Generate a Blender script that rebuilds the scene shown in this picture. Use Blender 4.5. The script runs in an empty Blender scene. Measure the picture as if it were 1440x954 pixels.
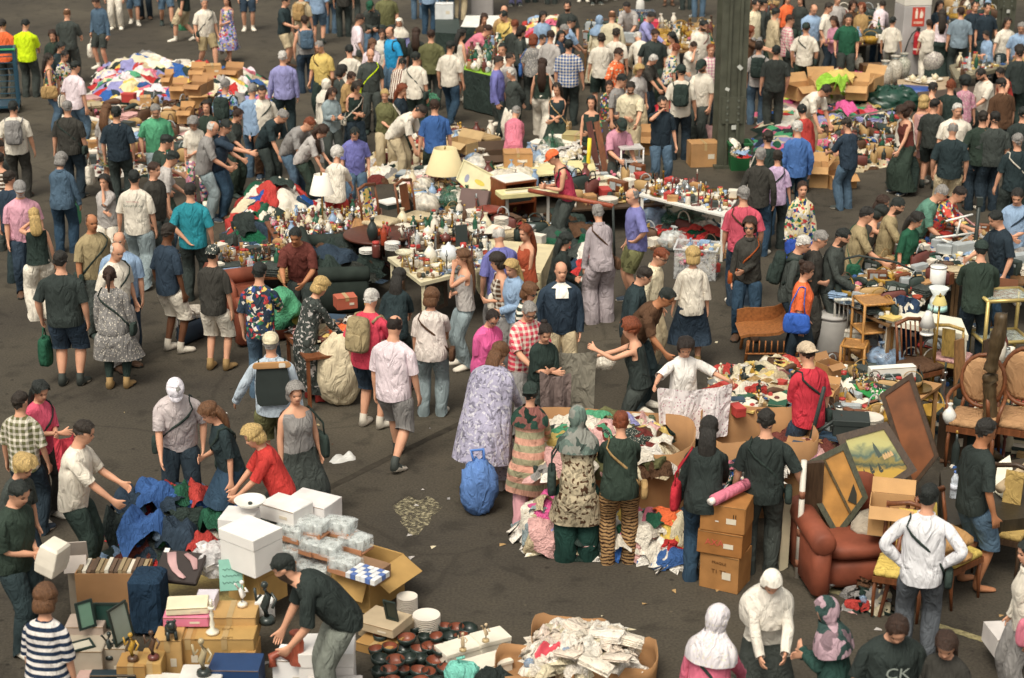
import bpy, math, random, hashlib
import numpy as np
from mathutils import Vector, Matrix, Euler
random.seed(7)
R_ = math.radians
scn = bpy.context.scene
COL = scn.collection

# ------------------------------------------------------------------ camera, world, sun, exposure
CAM_H, PITCH, FPX = 8.0, 19.5, 2480.0
cam_d = bpy.data.cameras.new('camera'); cam = bpy.data.objects.new('camera', cam_d); COL.objects.link(cam)
cam.location = (0, 0, CAM_H); cam.rotation_euler = (R_(90 - PITCH), 0, 0)
cam_d.sensor_width = 36; cam_d.lens = 36 * FPX / 1440; cam_d.clip_end = 2000; cam_d.clip_start = 0.1
scn.camera = cam
cam_d.dof.use_dof = True; cam_d.dof.focus_distance = 20.5; cam_d.dof.aperture_fstop = 2.0
SUN_EL, SUN_ROT = 58, 205      # sun high, behind the camera and to its left
world = bpy.data.worlds.new('World'); scn.world = world; world.use_nodes = True
wn = world.node_tree.nodes; wl = world.node_tree.links; wn.clear()
sky = wn.new('ShaderNodeTexSky'); sky.sky_type = 'NISHITA'; sky.sun_disc = False
sky.sun_elevation = R_(SUN_EL); sky.sun_rotation = R_(SUN_ROT); sky.dust_density = 6; sky.air_density = 1.2; sky.ozone_density = 0.6
hsv = wn.new('ShaderNodeHueSaturation'); hsv.inputs['Saturation'].default_value = 0.12
bg = wn.new('ShaderNodeBackground'); bg.inputs['Strength'].default_value = 0.135
wo = wn.new('ShaderNodeOutputWorld')
wl.new(sky.outputs[0], hsv.inputs['Color']); wl.new(hsv.outputs[0], bg.inputs['Color']); wl.new(bg.outputs[0], wo.inputs['Surface'])
sun_d = bpy.data.lights.new('sun', 'SUN'); sun_d.energy = 1.4; sun_d.angle = R_(24); sun_d.color = (1, 0.93, 0.82)
sun = bpy.data.objects.new('sun', sun_d); COL.objects.link(sun)
_sd = Vector((math.sin(R_(SUN_ROT)) * math.cos(R_(SUN_EL)), math.cos(R_(SUN_ROT)) * math.cos(R_(SUN_EL)), math.sin(R_(SUN_EL))))
sun.rotation_euler = _sd.to_track_quat('Z', 'Y').to_euler()
scn.view_settings.view_transform = 'Standard'; scn.view_settings.look = 'None'
scn.view_settings.exposure = 0.2; scn.view_settings.gamma = 1.0
scn.view_settings.use_white_balance = True; scn.view_settings.white_balance_temperature = 6950; scn.view_settings.white_balance_tint = 6
scn.cycles.max_bounces = 5; scn.cycles.diffuse_bounces = 3

# ------------------------------------------------------------------ pixel of the photograph -> point of the ground or of a plane at height z
_cp, _sp = math.cos(R_(PITCH)), math.sin(R_(PITCH))
def G(u, v, z=0.0):
    x = (u - 720) / FPX; yv = (477 - v) / FPX
    d = (x, _cp + yv * _sp, -_sp + yv * _cp)
    t = (z - CAM_H) / d[2]
    return Vector((d[0] * t, d[1] * t, z))
def pxm(v, z=0.0):                     # photograph pixels per metre there
    p = G(720, v, z); return FPX / (p.y * _cp + (CAM_H - z) * _sp)

# ------------------------------------------------------------------ colours and materials
HEX = dict(blk='343f3b', wht='e6dccd', crm='dccfb2', gry='908c8a', lgr='b9b2ae', dgr='454a47', nvy='33404e', blu='40639c', lbl='93abc8',
  den='52677a', ldn='8f9ca0', dbl='34495c', tea='2f8a98', grn='58a07a', dgn='2b5a45', red='b8443f', pnk='d27a8c', hpk='e0649c', mar='6a3a34', brn='5b4232',
  tan='b08f62', bei='c3b192', olv='6c6b4a', khk='a08f6e', org='f27448', yel='dcbf74', lav='9a98c8', vio='7676b4', pla='c78da0', ros='d8a8a4',
  hiv='d6f02c', lpk='ead8de', rst='b3573e', plm='5d3a55', gld='b98f3a', car='b98a58', car2='c79a66', car3='a97c50', wod='7c4a2e', dwd='4a382a', lim='a4d650',
  mnt='7fc8b8', brk='a4452f', slv='a9aeb0', drk='313836', lyl='efe0b0', brs='9c7a3c')
CNAME = dict(blk='black', wht='white', crm='cream', gry='grey', lgr='light grey', dgr='dark grey', nvy='navy', blu='blue', lbl='light blue', den='denim blue',
  ldn='faded denim', dbl='dark denim', tea='teal', grn='green', dgn='dark green', red='red', pnk='pink', hpk='bright pink', mar='maroon', brn='brown', tan='tan',
  bei='beige', olv='olive', khk='khaki', org='orange', yel='yellow', lav='lavender', vio='violet', pla='dusty pink', ros='rose', hiv='fluorescent yellow', lpk='pale pink',
  rst='rust', plm='plum', gld='golden', car='cardboard brown', car2='cardboard brown', car3='cardboard brown', wod='wooden', dwd='dark wooden', lim='lime green',
  mnt='mint', brk='brick red', slv='silver', drk='black', lyl='pale yellow', brs='brass')
def lin(h):
    h = HEX.get(h, h); out = []
    for i in (0, 2, 4):
        c = int(h[i:i+2], 16) / 255
        out.append(c / 12.92 if c <= 0.04045 else ((c + 0.055) / 1.055) ** 2.4)
    return (*out, 1)
_mats = {}
def nmat(name, rough=0.8, metal=0.0, spec=0.3):
    m = bpy.data.materials.new(name); m.use_nodes = True
    n = m.node_tree.nodes; l = m.node_tree.links
    b = n['Principled BSDF']; b.inputs['Roughness'].default_value = rough; b.inputs['Metallic'].default_value = metal
    b.inputs['Specular IOR Level'].default_value = spec
    return m, n, l, b
def coord(n, l, scale=(1, 1, 1), rot=(0, 0, 0), kind='Object'):
    tc = n.new('ShaderNodeTexCoord'); mp = n.new('ShaderNodeMapping')
    mp.inputs['Scale'].default_value = scale; mp.inputs['Rotation'].default_value = rot
    l.new(tc.outputs[kind], mp.inputs['Vector']); return mp.outputs[0]
def ramp(n, l, fac, stops, const=False):
    r = n.new('ShaderNodeValToRGB'); e = r.color_ramp.elements
    if const: r.color_ramp.interpolation = 'CONSTANT'
    while len(e) < len(stops): e.new(0.5)
    for x, (p, c) in zip(e, stops): x.position = p; x.color = c
    l.new(fac, r.inputs[0]); return r.outputs[0]
def mix(n, l, fac, a, b, mode='MIX'):
    x = n.new('ShaderNodeMix'); x.data_type = 'RGBA'; x.blend_type = mode
    for s, v in ((0, fac), (6, a), (7, b)):
        if hasattr(v, 'is_linked') or hasattr(v, 'node'): l.new(v, x.inputs[s])
        else: x.inputs[s].default_value = v
    return x.outputs[2]
def noise(n, l, vec, scale, detail=3, out=0, dist=0.0):
    x = n.new('ShaderNodeTexNoise'); x.inputs['Scale'].default_value = scale; x.inputs['Detail'].default_value = detail; x.inputs['Distortion'].default_value = dist
    l.new(vec, x.inputs['Vector']); return x.outputs[out]
def bump(n, l, b, h, strength=0.4, dist=0.02):
    x = n.new('ShaderNodeBump'); x.inputs['Strength'].default_value = strength; x.inputs['Distance'].default_value = dist
    l.new(h, x.inputs['Height']); l.new(x.outputs[0], b.inputs['Normal'])
def sc(c, k): return (c[0] * k, c[1] * k, c[2] * k, 1)
FLOR = ['c24a4a', '3c7a5a', 'e0c070', '3a4f8a', 'e6ded4', 'd07a90', '22302c']
def fab(spec):
    """cloth material: 'colour' or 'colour:pattern'"""
    if spec in _mats: return _mats[spec]
    c, _, pat = spec.partition(':'); c2 = None
    if '/' in c: c, c2 = c.split('/')
    m, n, l, b = nmat('cloth ' + spec.replace(':', ' '), 0.9, 0, 0.15)
    base = lin(c); v = coord(n, l)
    col2 = lin(c2) if c2 else None
    src = None
    if pat in ('s', 'v', 'w'):                         # horizontal, vertical, wide stripes
        w = n.new('ShaderNodeTexWave'); w.inputs['Scale'].default_value = {'s': 5, 'v': 7, 'w': 2.2}[pat]; w.bands_direction = 'Z' if pat != 'v' else 'X'; w.inputs['Distortion'].default_value = 0.4
        l.new(v, w.inputs['Vector']); src = ramp(n, l, w.outputs['Color'], [(0.0, base), (0.5, col2 or lin('blk'))], True)
    elif pat == 'z':                                   # animal stripes
        w = n.new('ShaderNodeTexWave'); w.inputs['Scale'].default_value = 9; w.bands_direction = 'Z'; w.inputs['Distortion'].default_value = 5; w.inputs['Detail'].default_value = 2; w.inputs['Detail Scale'].default_value = 1.5
        l.new(v, w.inputs['Vector']); src = ramp(n, l, w.outputs['Color'], [(0.0, base), (0.62, col2 or lin('blk'))], True)
    elif pat in ('f', 'c', 'm'):                       # floral, camouflage, mixed print
        vo = n.new('ShaderNodeTexVoronoi'); vo.inputs['Scale'].default_value = 26 if pat == 'f' else 13
        if pat == 'm': vo.inputs['Scale'].default_value = 40
        nz = noise(n, l, v, 9, 2, 1); vv = mix(n, l, 0.12, v, nz); l.new(vv, vo.inputs['Vector'])
        sep = n.new('ShaderNodeSeparateColor'); l.new(vo.outputs['Color'], sep.inputs[0])
        if pat == 'f': st = [(0.0, base), (0.5, base)] + [(0.5 + 0.1 * i, lin(x)) for i, x in enumerate(FLOR[:5])]
        elif pat == 'm': st = [(0.0, base), (0.45, col2 or lin('blk')), (0.62, base), (0.8, sc(base, 0.55))]
        else: st = [(0.0, base), (0.35, col2 or lin('olv')), (0.6, sc(base, 0.5)), (0.8, sc(base, 1.2))]
        src = ramp(n, l, sep.outputs[0], st, True)
    elif pat in 'dt' and pat:
        vo = n.new('ShaderNodeTexVoronoi'); vo.inputs['Scale'].default_value = 34 if pat == 'd' else 30; l.new(v, vo.inputs['Vector'])
        src = ramp(n, l, vo.outputs['Distance'], [(0.0, col2 or lin('wht')), (0.28 if pat == 'd' else .24, base)], True)
    elif pat == 'p':
        outs = []
        for dr in ('X', 'Z'):
            w = n.new('ShaderNodeTexWave'); w.inputs['Scale'].default_value = 5; w.bands_direction = dr; l.new(v, w.inputs['Vector']); outs.append(w.outputs['Color'])
        a = ramp(n, l, outs[0], [(0.0, base), (0.6, col2 or lin('wht'))], True); bb = ramp(n, l, outs[1], [(0.0, base), (0.6, col2 or lin('wht'))], True)
        src = mix(n, l, 0.5, a, bb)
    nz = noise(n, l, v, 3.5, 4)
    var = ramp(n, l, nz, [(0.3, (0.8, 0.8, 0.8, 1)), (0.7, (1.12, 1.12, 1.12, 1))])
    fin = mix(n, l, 1.0, src if src is not None else base, var, 'MULTIPLY')
    l.new(fin, b.inputs['Base Color'])
    v2 = coord(n, l, (1, 1, 0.5))
    h1 = noise(n, l, v2, 6.5, 3, 0, 2.2)
    bump(n, l, b, h1, 0.85, 0.062)
    _mats[spec] = m; return m
def plain(c, rough=0.6, metal=0.0, spec=0.4, var=0.15, bsc=0, scale=5):
    key = (c, rough, metal, var, bsc, scale)
    if key in _mats: return _mats[key]
    m, n, l, b = nmat('surface ' + str(c), rough, metal, spec)
    v = coord(n, l); nz = noise(n, l, v, scale, 5)
    f = mix(n, l, 1.0, lin(c), ramp(n, l, nz, [(0.3, (1 - var,) * 3 + (1,)), (0.7, (1 + var * 0.6,) * 3 + (1,))]), 'MULTIPLY')
    l.new(f, b.inputs['Base Color'])
    if bsc: bump(n, l, b, noise(n, l, v, bsc, 4), 0.4, 0.01)
    _mats[key] = m; return m
def wood(c, scale=1.0, rough=0.45):
    key = ('wood', c, scale)
    if key in _mats: return _mats[key]
    m, n, l, b = nmat('wood ' + c, rough, 0, 0.4)
    v = coord(n, l, (9 * scale, 9 * scale, 1.2 * scale)); nz = noise(n, l, v, 4, 6, 0, 1.0)
    l.new(ramp(n, l, nz, [(0.3, sc(lin(c), 0.55)), (0.6, lin(c)), (0.8, sc(lin(c), 1.25))]), b.inputs['Base Color'])
    bump(n, l, b, nz, 0.25, 0.005); _mats[key] = m; return m
def cardboard(c='car'):
    key = ('cb', c)
    if key in _mats: return _mats[key]
    m, n, l, b = nmat('cardboard ' + c, 0.9, 0, 0.1)
    v = coord(n, l); nz = noise(n, l, v, 2.5, 6)
    w = n.new('ShaderNodeTexWave'); w.inputs['Scale'].default_value = 40; w.inputs['Distortion'].default_value = 0.6; l.new(v, w.inputs['Vector'])
    f = mix(n, l, 1.0, lin(c), ramp(n, l, nz, [(0.3, (0.74, 0.72, 0.7, 1)), (0.65, (1.08, 1.06, 1.04, 1))]), 'MULTIPLY')
    f = mix(n, l, 0.06, f, w.outputs['Color']); l.new(f, b.inputs['Base Color']); bump(n, l, b, nz, 0.3, 0.01)
    _mats[key] = m; return m
def clear(c='e8ecec', alpha=0.45):
    key = ('clear', c, alpha)
    if key in _mats: return _mats[key]
    m, n, l, b = nmat('clear plastic ' + c, 0.18, 0, 0.6)
    v = coord(n, l); nz = noise(n, l, v, 16, 3)
    b.inputs['Base Color'].default_value = lin(c); l.new(ramp(n, l, nz, [(0.35, (alpha * .5,) * 3 + (1,)), (0.7, (min(1, alpha * 1.7),) * 3 + (1,))]), b.inputs['Alpha'])
    bump(n, l, b, nz, 0.8, 0.03); _mats[key] = m; return m
def skin(c):
    key = ('skin', c)
    if key in _mats: return _mats[key]
    m, n, l, b = nmat('skin ' + c, 0.55, 0, 0.3)
    v = coord(n, l); nz = noise(n, l, v, 8, 3)
    l.new(ramp(n, l, nz, [(0.3, sc(lin(c), 0.86)), (0.7, sc(lin(c), 1.08))]), b.inputs['Base Color']); _mats[key] = m; return m
def hairm(c):
    key = ('hair', c)
    if key in _mats: return _mats[key]
    m, n, l, b = nmat('hair ' + c, 0.55, 0, 0.35)
    v = coord(n, l, (60, 60, 7)); nz = noise(n, l, v, 1.6, 3, 0, 0.6)
    l.new(ramp(n, l, nz, [(0.3, sc(lin(c), 0.55)), (0.7, sc(lin(c), 1.35))]), b.inputs['Base Color']); bump(n, l, b, nz, 0.8, 0.02); _mats[key] = m; return m

# ------------------------------------------------------------------ object helpers
def put(name, V, F, mats, parent=None, mi=None, smooth=True, kind=None, sub=0):
    me = bpy.data.meshes.new(name); me.from_pydata([tuple(map(float, v)) for v in V] if not isinstance(V, np.ndarray) else V.tolist(), [], [tuple(f) for f in F])
    for m in (mats if isinstance(mats, (list, tuple)) else [mats]): me.materials.append(m)
    if mi is not None: me.polygons.foreach_set('material_index', np.array(mi, dtype=np.int32))
    if smooth: me.polygons.foreach_set('use_smooth', np.ones(len(me.polygons), dtype=bool))
    me.update()
    o = bpy.data.objects.new(name, me); COL.objects.link(o)
    if parent: o.parent = parent
    if kind: o['kind'] = kind
    if sub: s = o.modifiers.new('s', 'SUBSURF'); s.levels = s.render_levels = sub
    return o
def tag(o, label, cat, group=None):
    o['label'] = label; o['category'] = cat
    if group: o['group'] = group
    return o
def empty(name, loc, rz=0, label=None, cat=None, group=None, rot=None):
    o = bpy.data.objects.new(name, None); COL.objects.link(o); o.location = loc
    o.rotation_euler = rot if rot else (0, 0, rz); o.empty_display_size = 0.2
    if label: tag(o, label, cat, group)
    return o
# ------------------------------------------------------------------ people: one continuous body mesh, posed by joints, clothing offset from it
NR = 20
#           s      w      f      b
TORSO_M = [(-.085,.150,.085,.100),(-.03,.168,.100,.118),(.04,.163,.105,.108),(.12,.152,.108,.095),(.20,.152,.110,.095),(.27,.160,.112,.102),
           (.325,.168,.116,.108),(.375,.176,.114,.112),(.425,.184,.102,.108),(.47,.172,.082,.095),(.505,.115,.062,.078),(.53,.066,.056,.064),(.56,.056,.056,.060)]
TORSO_F = [(-.085,.155,.082,.105),(-.03,.178,.098,.125),(.04,.168,.100,.110),(.12,.132,.092,.082),(.20,.130,.094,.080),(.27,.143,.115,.088),
           (.325,.150,.132,.094),(.375,.155,.112,.098),(.425,.162,.090,.096),(.47,.152,.074,.084),(.505,.102,.055,.068),(.53,.058,.050,.056),(.56,.050,.050,.053)]
HEADR = [(.030,.052,.078,.064),(.050,.058,.092,.075),(.070,.064,.096,.084),(.080,.066,.097,.088),(.095,.069,.096,.093),(.110,.071,.097,.097),
         (.124,.073,.094,.100),(.135,.074,.093,.101),(.146,.075,.097,.102),(.154,.075,.098,.102),(.180,.075,.094,.100),(.208,.067,.078,.090),(.230,.046,.050,.063),(.242,.022,.024,.032)]
NT, NH = len(TORSO_M), len(HEADR)
KA = 6                                   # arm patch rows KA..KA+3
def nrm(v): return v / (np.linalg.norm(v) + 1e-9)
def rotx(a): c, s = math.cos(a), math.sin(a); return np.array([[1,0,0],[0,c,-s],[0,s,c]])
def rotz(a): c, s = math.cos(a), math.sin(a); return np.array([[c,-s,0],[s,c,0],[0,0,1]])
def rotaxis(ax, a):
    ax = nrm(ax); K = np.array([[0,-ax[2],ax[1]],[ax[2],0,-ax[0]],[-ax[1],ax[0],0]]); return np.eye(3) + math.sin(a) * K + (1 - math.cos(a)) * K @ K
def ik(S, T, l1, l2, hint):
    d = T - S; L = np.linalg.norm(d); L2 = min(L, (l1 + l2) * 0.995)
    if L > 1e-6: T = S + d / L * L2
    d = nrm(T - S); a = math.acos(max(-1, min(1, (l1*l1 + L2*L2 - l2*l2) / (2*l1*L2 + 1e-9))))
    h = nrm(hint - d * np.dot(hint, d)); return S + (d * math.cos(a) + h * math.sin(a)) * l1, T
ARM = {'D': (.09,.05,-.52), 'F': (-.02,.36,-.34), 'R': (-.04,.50,-.14), 'C': (-.15,.27,-.20), 'K': (-.16,.20,-.33), 'H': (.02,.03,-.36), 'U': (-.10,.17,.10),
       'B': (-.10,-.17,-.42), 'X': (-.24,.19,-.24), 'S': (-.07,.15,-.04), 'W': (.02,.28,-.62), 'L': (.20,.12,-.44), 'P': (.02,.30,-.30), 'T': (.28,.34,-.10), 'O': (.02,.47,.02)}
_phi = np.arange(NR) * 2 * math.pi / NR
_cs, _sn = np.cos(_phi), np.sin(_phi)
_sx = np.sign(_sn) * np.abs(_sn) ** 0.85; _cx = np.sign(_cs) * np.abs(_cs) ** 0.9
BF = None
def build_body(p):
    """p: dict pose -> vertices (metres, feet on z=0, facing -Y) and skeleton"""
    global BF
    first = BF is None
    V = []; F = []; T = []; VT = []
    fem = p['f']; g = p['girth']; TT = TORSO_F if fem else TORSO_M
    bend, nod, turn = R_(p['bend']), R_(p['nod']), R_(p['turn']); legs = p['legs']
    hipz = .905; py = 0.0
    if legs == 'c': hipz = .42
    if legs == 't': hipz = .52
    if legs == 'w': hipz = .885
    if legs == 'k': hipz = .60
    py = 0.16 * math.sin(bend)
    if legs == 'c': py = .22
    P0 = np.array([0, py, hipz])
    ss = [t[0] for t in TT]; cents = []; frames = []
    pos = P0.copy(); prev = 0.0
    # integrate spine
    fine = np.linspace(-.085, .56, 44); pp = {}
    cur = P0.copy(); th0 = bend * .45
    def theta(s): return bend * (.5 + .5 * max(0, min(1, s / .42)))
    c = P0.copy(); pts = [(0.0, c.copy())]; s = 0
    while s < .60:
        th = theta(s); c = c + .01 * np.array([0, -math.sin(th), math.cos(th)]); s += .01; pts.append((s, c.copy()))
    def sp(s):
        if s <= 0: th = theta(0); return P0 + s * np.array([0, -math.sin(th), math.cos(th)]), th
        i = min(len(pts) - 2, int(s / .01)); f = (s - pts[i][0]) / .01
        return pts[i][1] * (1 - f) + pts[i+1][1] * f, theta(s)
    rings = []
    for k, (s, w, f, b) in enumerate(TT):
        c, th = sp(s)
        if k == 0 and legs in 'sw': c = c * [1, .6, 1] + [0, py * .4, 0]
        if k < 2: th *= .6
        fw = np.array([0, -math.cos(th), -math.sin(th)])
        gg = g if k < 9 else 1 + (g - 1) * .4
        bel = p['belly'] * math.exp(-((s - .13) / .10) ** 2)
        W = w * .945 * (1 + (gg - 1) * .9); f2 = f * gg + bel; b2 = b * (1 + (gg - 1) * .7)
        ring = c + np.outer(_sx * W, [1, 0, 0]) + np.outer(np.where(_cs > 0, _cx * f2, _cx * b2), fw)
        if fem and k in (5, 6):
            for i in (1, 2, 18, 19): ring[i] += fw * .018
            ring[0] -= fw * .008
        if k == 0: pass
        rings.append(ring)
    nb, th = sp(.56)
    hpitch = th * .45 + nod
    RH = rotz(turn) @ rotx(hpitch) if True else None
    up = RH @ np.array([0, 0, 1.]); fwd = RH @ np.array([0, -1., 0]); lf = RH @ np.array([1., 0, 0])
    for k, (h, w, f, b) in enumerate(HEADR):
        w, f, b, h = w * .95, f * .96, b * .96, h * .965
        if fem: w, f, b = w * .94, f * .94, b * .95
        ring = nb + up * h + fwd * .012 + np.outer(_sx * w, lf) + np.outer(np.where(_cs > 0, _cs * f, _cs * b), fwd)
        if k in (4, 5): ring[0] += fwd * (.016 if k == 4 else .024)
        if k == 6: ring[0] += fwd * .014
        if k in (6, 7):
            for i in (1, 2, 19, 18): ring[i] -= fwd * .007
        if k in (5, 6, 7):
            for i, sgn in ((5, 1), (15, -1), (6, 1), (14, -1)): ring[i] += lf * sgn * .014
        rings.append(ring)
    for k, r in enumerate(rings):
        V.extend(r); VT.extend([(0 if k < NT else 1, k if k < NT else k - NT)] * NR)
    V.append(nb + up * .239 + fwd * .01); VT.append((1, NH)); top = len(V) - 1
    if first:
        for k in range(len(rings) - 1):
            for i in range(NR):
                j = (i + 1) % NR
                if KA <= k < KA + 3 and i in (4, 5, 14, 15): continue
                F.append((k*NR+i, k*NR+j, (k+1)*NR+j, (k+1)*NR+i)); T.append((0 if k < NT - 1 else 1, k if k < NT - 1 else k - NT, i))
        k = len(rings) - 1
        for i in range(NR): F.append((k*NR+i, k*NR+(i+1)%NR, top)); T.append((1, NH - 1, i))
    # legs
    c0, _ = sp(-.085)
    V.append((rings[0][0] + rings[0][10]) / 2 + np.array([0, 0, -.02])); VT.append((0, 0)); mid = len(V) - 1
    hw = .092 * (1.04 if fem else 1)
    if legs == 's': ft = [(hw + .015, .0), (-hw - .015, -.03)]
    elif legs == 'w': ft = [(hw, -.26), (-hw, .24)]
    elif legs == 'v': ft = [(hw, .24), (-hw, -.26)]
    elif legs == 'o': ft = [(hw + .12, -.03), (-hw - .12, .03)]
    elif legs == 'c': ft = [(.17, -.02), (-.15, -.02)]
    elif legs == 't': ft = [(.13, -.42), (-.13, -.36)]
    elif legs == 'k': ft = [(.15, -.25), (-.15, .1)]
    else: ft = [(hw, 0), (-hw, 0)]
    sk = {'ft': ft, 'knee': [], 'ank': [], 'hip': []}
    for si, s in enumerate((1, -1)):
        Hj = np.array([s * hw * .95, P0[1] * .9, hipz - .02]); A = np.array([ft[si][0], ft[si][1], .085])
        back = (legs == 'w' and s == -1) or (legs == 'v' and s == 1)
        if back: A[2] = .12
        Kj, A = ik(Hj, A, .425, .42, np.array([s * .15, -1, .15])); sk['knee'].append(Kj); sk['ank'].append(A); sk['hip'].append(Hj)
        ring0 = [(s * i) % NR for i in range(0, 11)] + [mid]
        prevr = ring0; part = 4 + si
        st = []
        d1, d2 = nrm(Kj - Hj), nrm(A - Kj); L1, L2 = np.linalg.norm(Kj - Hj), np.linalg.norm(A - Kj)
        gl = 1 + (g - 1) * .8
        for t, r in ((.20, .088), (.42, .080), (.68, .067), (.93, .056)): st.append((Hj + d1 * L1 * t, d1, r * gl, r * gl))
        for t, r in ((.10, .055), (.32, .058), (.60, .047), (.82, .038), (.96, .036)): st.append((Kj + d2 * L2 * t, nrm(d1 * .25 + d2) if t < .2 else d2, r * (gl if t < .7 else 1), r * (gl if t < .7 else 1)))
        toe = R_(12) * s; fd = rotz(toe) @ np.array([0, -1, 0]); dz = -.02 if not back else -.35
        fdn = nrm(fd + np.array([0, 0, dz]))
        bz = A[2] - .085
        st.append((A + fd * .010 + [0, 0, -.040], nrm(fd * .6 + np.array([0, 0, -1])), .038, .052))
        st.append((A + fdn * .075 + [0, 0, -.048], fdn, .042, .034))
        st.append((A + fdn * .145 + [0, 0, -.058], fdn, .046, .024))
        st.append((A + fdn * .195 + [0, 0, -.063], fdn, .034, .016))
        for k, (c, d, r1, r2) in enumerate(st):
            out = np.array([s, 0, 0.]); out = nrm(out - d * np.dot(out, d)); bk = -s * np.cross(d, out) * -1
            bk = np.cross(d, out) * s
            if np.dot(bk, [0, 1, -.6]) < 0: bk = -bk
            a = (np.arange(12) - 5) * math.pi / 6
            ring = c + np.outer(np.cos(a) * r1, out) + np.outer(np.sin(a) * r2, bk)
            base = len(V); V.extend(ring); VT.extend([(part, k)] * 12); cur = list(range(base, base + 12))
            if first:
                for i in range(12):
                    j = (i + 1) % 12; F.append((prevr[i], prevr[j], cur[j], cur[i])); T.append((part, k, i))
            prevr = cur
        V.append(st[-1][0] + fdn * .012); VT.append((part, len(st)))
        if first:
            for i in range(12): F.append((prevr[i], prevr[(i+1) % 12], len(V) - 1)); T.append((part, len(st), i))
    # arms
    chc, cth = sp(.43)
    arms = p['arms']; hands = []; elb = []
    for si, s in enumerate((1, -1)):
        Sj = (rings[8][5 * s % NR] + rings[9][5 * s % NR]) / 2; Sj = Sj + np.array([-s * .012, 0, 0])
        mode = arms[si]; ox, fy, uz = ARM[mode]
        if mode == 'W': Mx = rotx(cth * .1)
        else: Mx = rotx(cth * (.75 if mode in 'CKUSXHB' else .42))
        tgt = Sj + Mx @ np.array([s * ox, -fy, uz]) + np.array([0, 0, 0]) + np.array([0, 0, 0.])
        if p.get('jit'): tgt = tgt + np.array(p['jit'][si])
        hint = Mx @ np.array([s * (.55 if mode not in 'H' else 1.6), .6, -.55 if mode != 'H' else -.1])
        fa = .94 if fem else 1
        E, Wp = ik(Sj, tgt, .285 * fa, .25 * fa, hint)
        d1, d2 = nrm(E - Sj), nrm(Wp - E)
        ref = nrm(np.array([s * 1., 0, .55 * (1 - abs(d1[2]))]))
        part = 2 + si
        ra = (.9 if fem else 1) * (1 + (g - 1) * .7)
        st = [(Sj + d1 * .035, d1, .050, .052), (Sj + d1 * .10, d1, .047, .048), (Sj + d1 * .19, d1, .041, .042), (Sj + d1 * .265, nrm(d1 * 2 + d2), .037, .037),
              (E + d2 * .03, nrm(d1 + 2 * d2), .037, .037), (E + d2 * .09, d2, .037, .037), (E + d2 * .17, d2, .030, .030), (E + d2 * .235, d2, .024, .020)]
        st = [(c, d, a * ra, b * ra) for c, d, a, b in st]
        hs = .92 if fem else 1
        st += [(E + d2 * .275, d2, .034 * hs, .017 * hs), (E + d2 * .33, d2, .040 * hs, .014 * hs)]
        kk = [KA, KA + 1, KA + 2, KA + 3]; ci = lambda c: (s * c) % NR
        prevr = [kk[0]*NR+ci(4), kk[0]*NR+ci(5), kk[0]*NR+ci(6), kk[1]*NR+ci(6), kk[2]*NR+ci(6), kk[3]*NR+ci(6), kk[3]*NR+ci(5), kk[3]*NR+ci(4), kk[2]*NR+ci(4), kk[1]*NR+ci(4)]
        for k, (c, d, r1, r2) in enumerate(st):
            o = nrm(ref - d * np.dot(ref, d)); bk = -s * np.cross(d, o)
            if k < 8: a = R_(-126) + np.arange(10) * R_(36); ring = c + np.outer(np.cos(a) * r1, bk) + np.outer(np.sin(a) * r2, o)
            else:
                ring = [None] * 10
                for j in range(5):
                    x = r1 * (1 - j / 2); e = 1 if 0 < j < 4 else .75
                    ring[4 + j] = c + bk * x + o * r2 * e; ring[(3 - j) % 10] = c + bk * x - o * r2 * e
                ring = np.array(ring)
            base = len(V); V.extend(ring); VT.extend([(part, k)] * 10); cur = list(range(base, base + 10))
            if first:
                for i in range(10):
                    if k == 9 and i == 8: continue            # thumb leaves here
                    j = (i + 1) % 10; F.append((prevr[i], prevr[j], cur[j], cur[i])); T.append((part, k, i))
            if k == 9: th_prev = prevr
            prevr = cur
        # fingers
        curl0 = .28 if mode in 'DLBW' else .5
        if mode in 'SKX': curl0 = .75
        for j in range(4):
            q = [cur[4 + j], cur[5 + j], cur[(3 - j - 1) % 10], cur[(3 - j) % 10]]
            ln = (.056, .070, .076, .068)[j] * hs; cen = np.mean([V[x] for x in q], axis=0); d = d2.copy(); pr = q; rr = .0085 * hs
            for seg in range(3):
                d = nrm(rotaxis(bk, 0) @ d - o * (curl0 + .05 * (3 - j)) * .8); cen = cen + d * ln * (.42, .33, .25)[seg]; no = nrm(o - d * np.dot(o, d))
                r = rr * (1, .9, .7)[seg]
                ring = [cen + bk * r + no * r, cen - bk * r + no * r, cen - bk * r - no * r, cen + bk * r - no * r]
                base = len(V); V.extend(ring); VT.extend([(part, 10 + seg)] * 4); c4 = list(range(base, base + 4))
                if first:
                    for i in range(4): F.append((pr[i], pr[(i+1) % 4], c4[(i+1) % 4], c4[i])); T.append((part, 10 + seg, i))
                pr = c4
            if first: F.append(tuple(pr)); T.append((part, 13, 0))
        q = [th_prev[8], th_prev[9], cur[9], cur[8]]; cen = np.mean([V[x] for x in q], axis=0); d = nrm(-bk * .75 + d2 * .8 - o * .25); pr = q
        for seg in range(2):
            cen = cen + d * .033 * hs; d = nrm(d + d2 * .35 - o * .2); r = (.011, .008)[seg]; no = nrm(o - d * np.dot(o, d)); sd = nrm(np.cross(d, no))
            sd = sd if np.dot(sd, d2) < 0 else -sd
            ring = [cen + sd * r + no * r, cen + sd * r - no * r, cen - sd * r - no * r, cen - sd * r + no * r]
            base = len(V); V.extend(ring); VT.extend([(part, 10)] * 4); c4 = list(range(base, base + 4))
            if first:
                for i in range(4): F.append((pr[i], pr[(i+1) % 4], c4[(i+1) % 4], c4[i])); T.append((part, 10, i))
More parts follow.
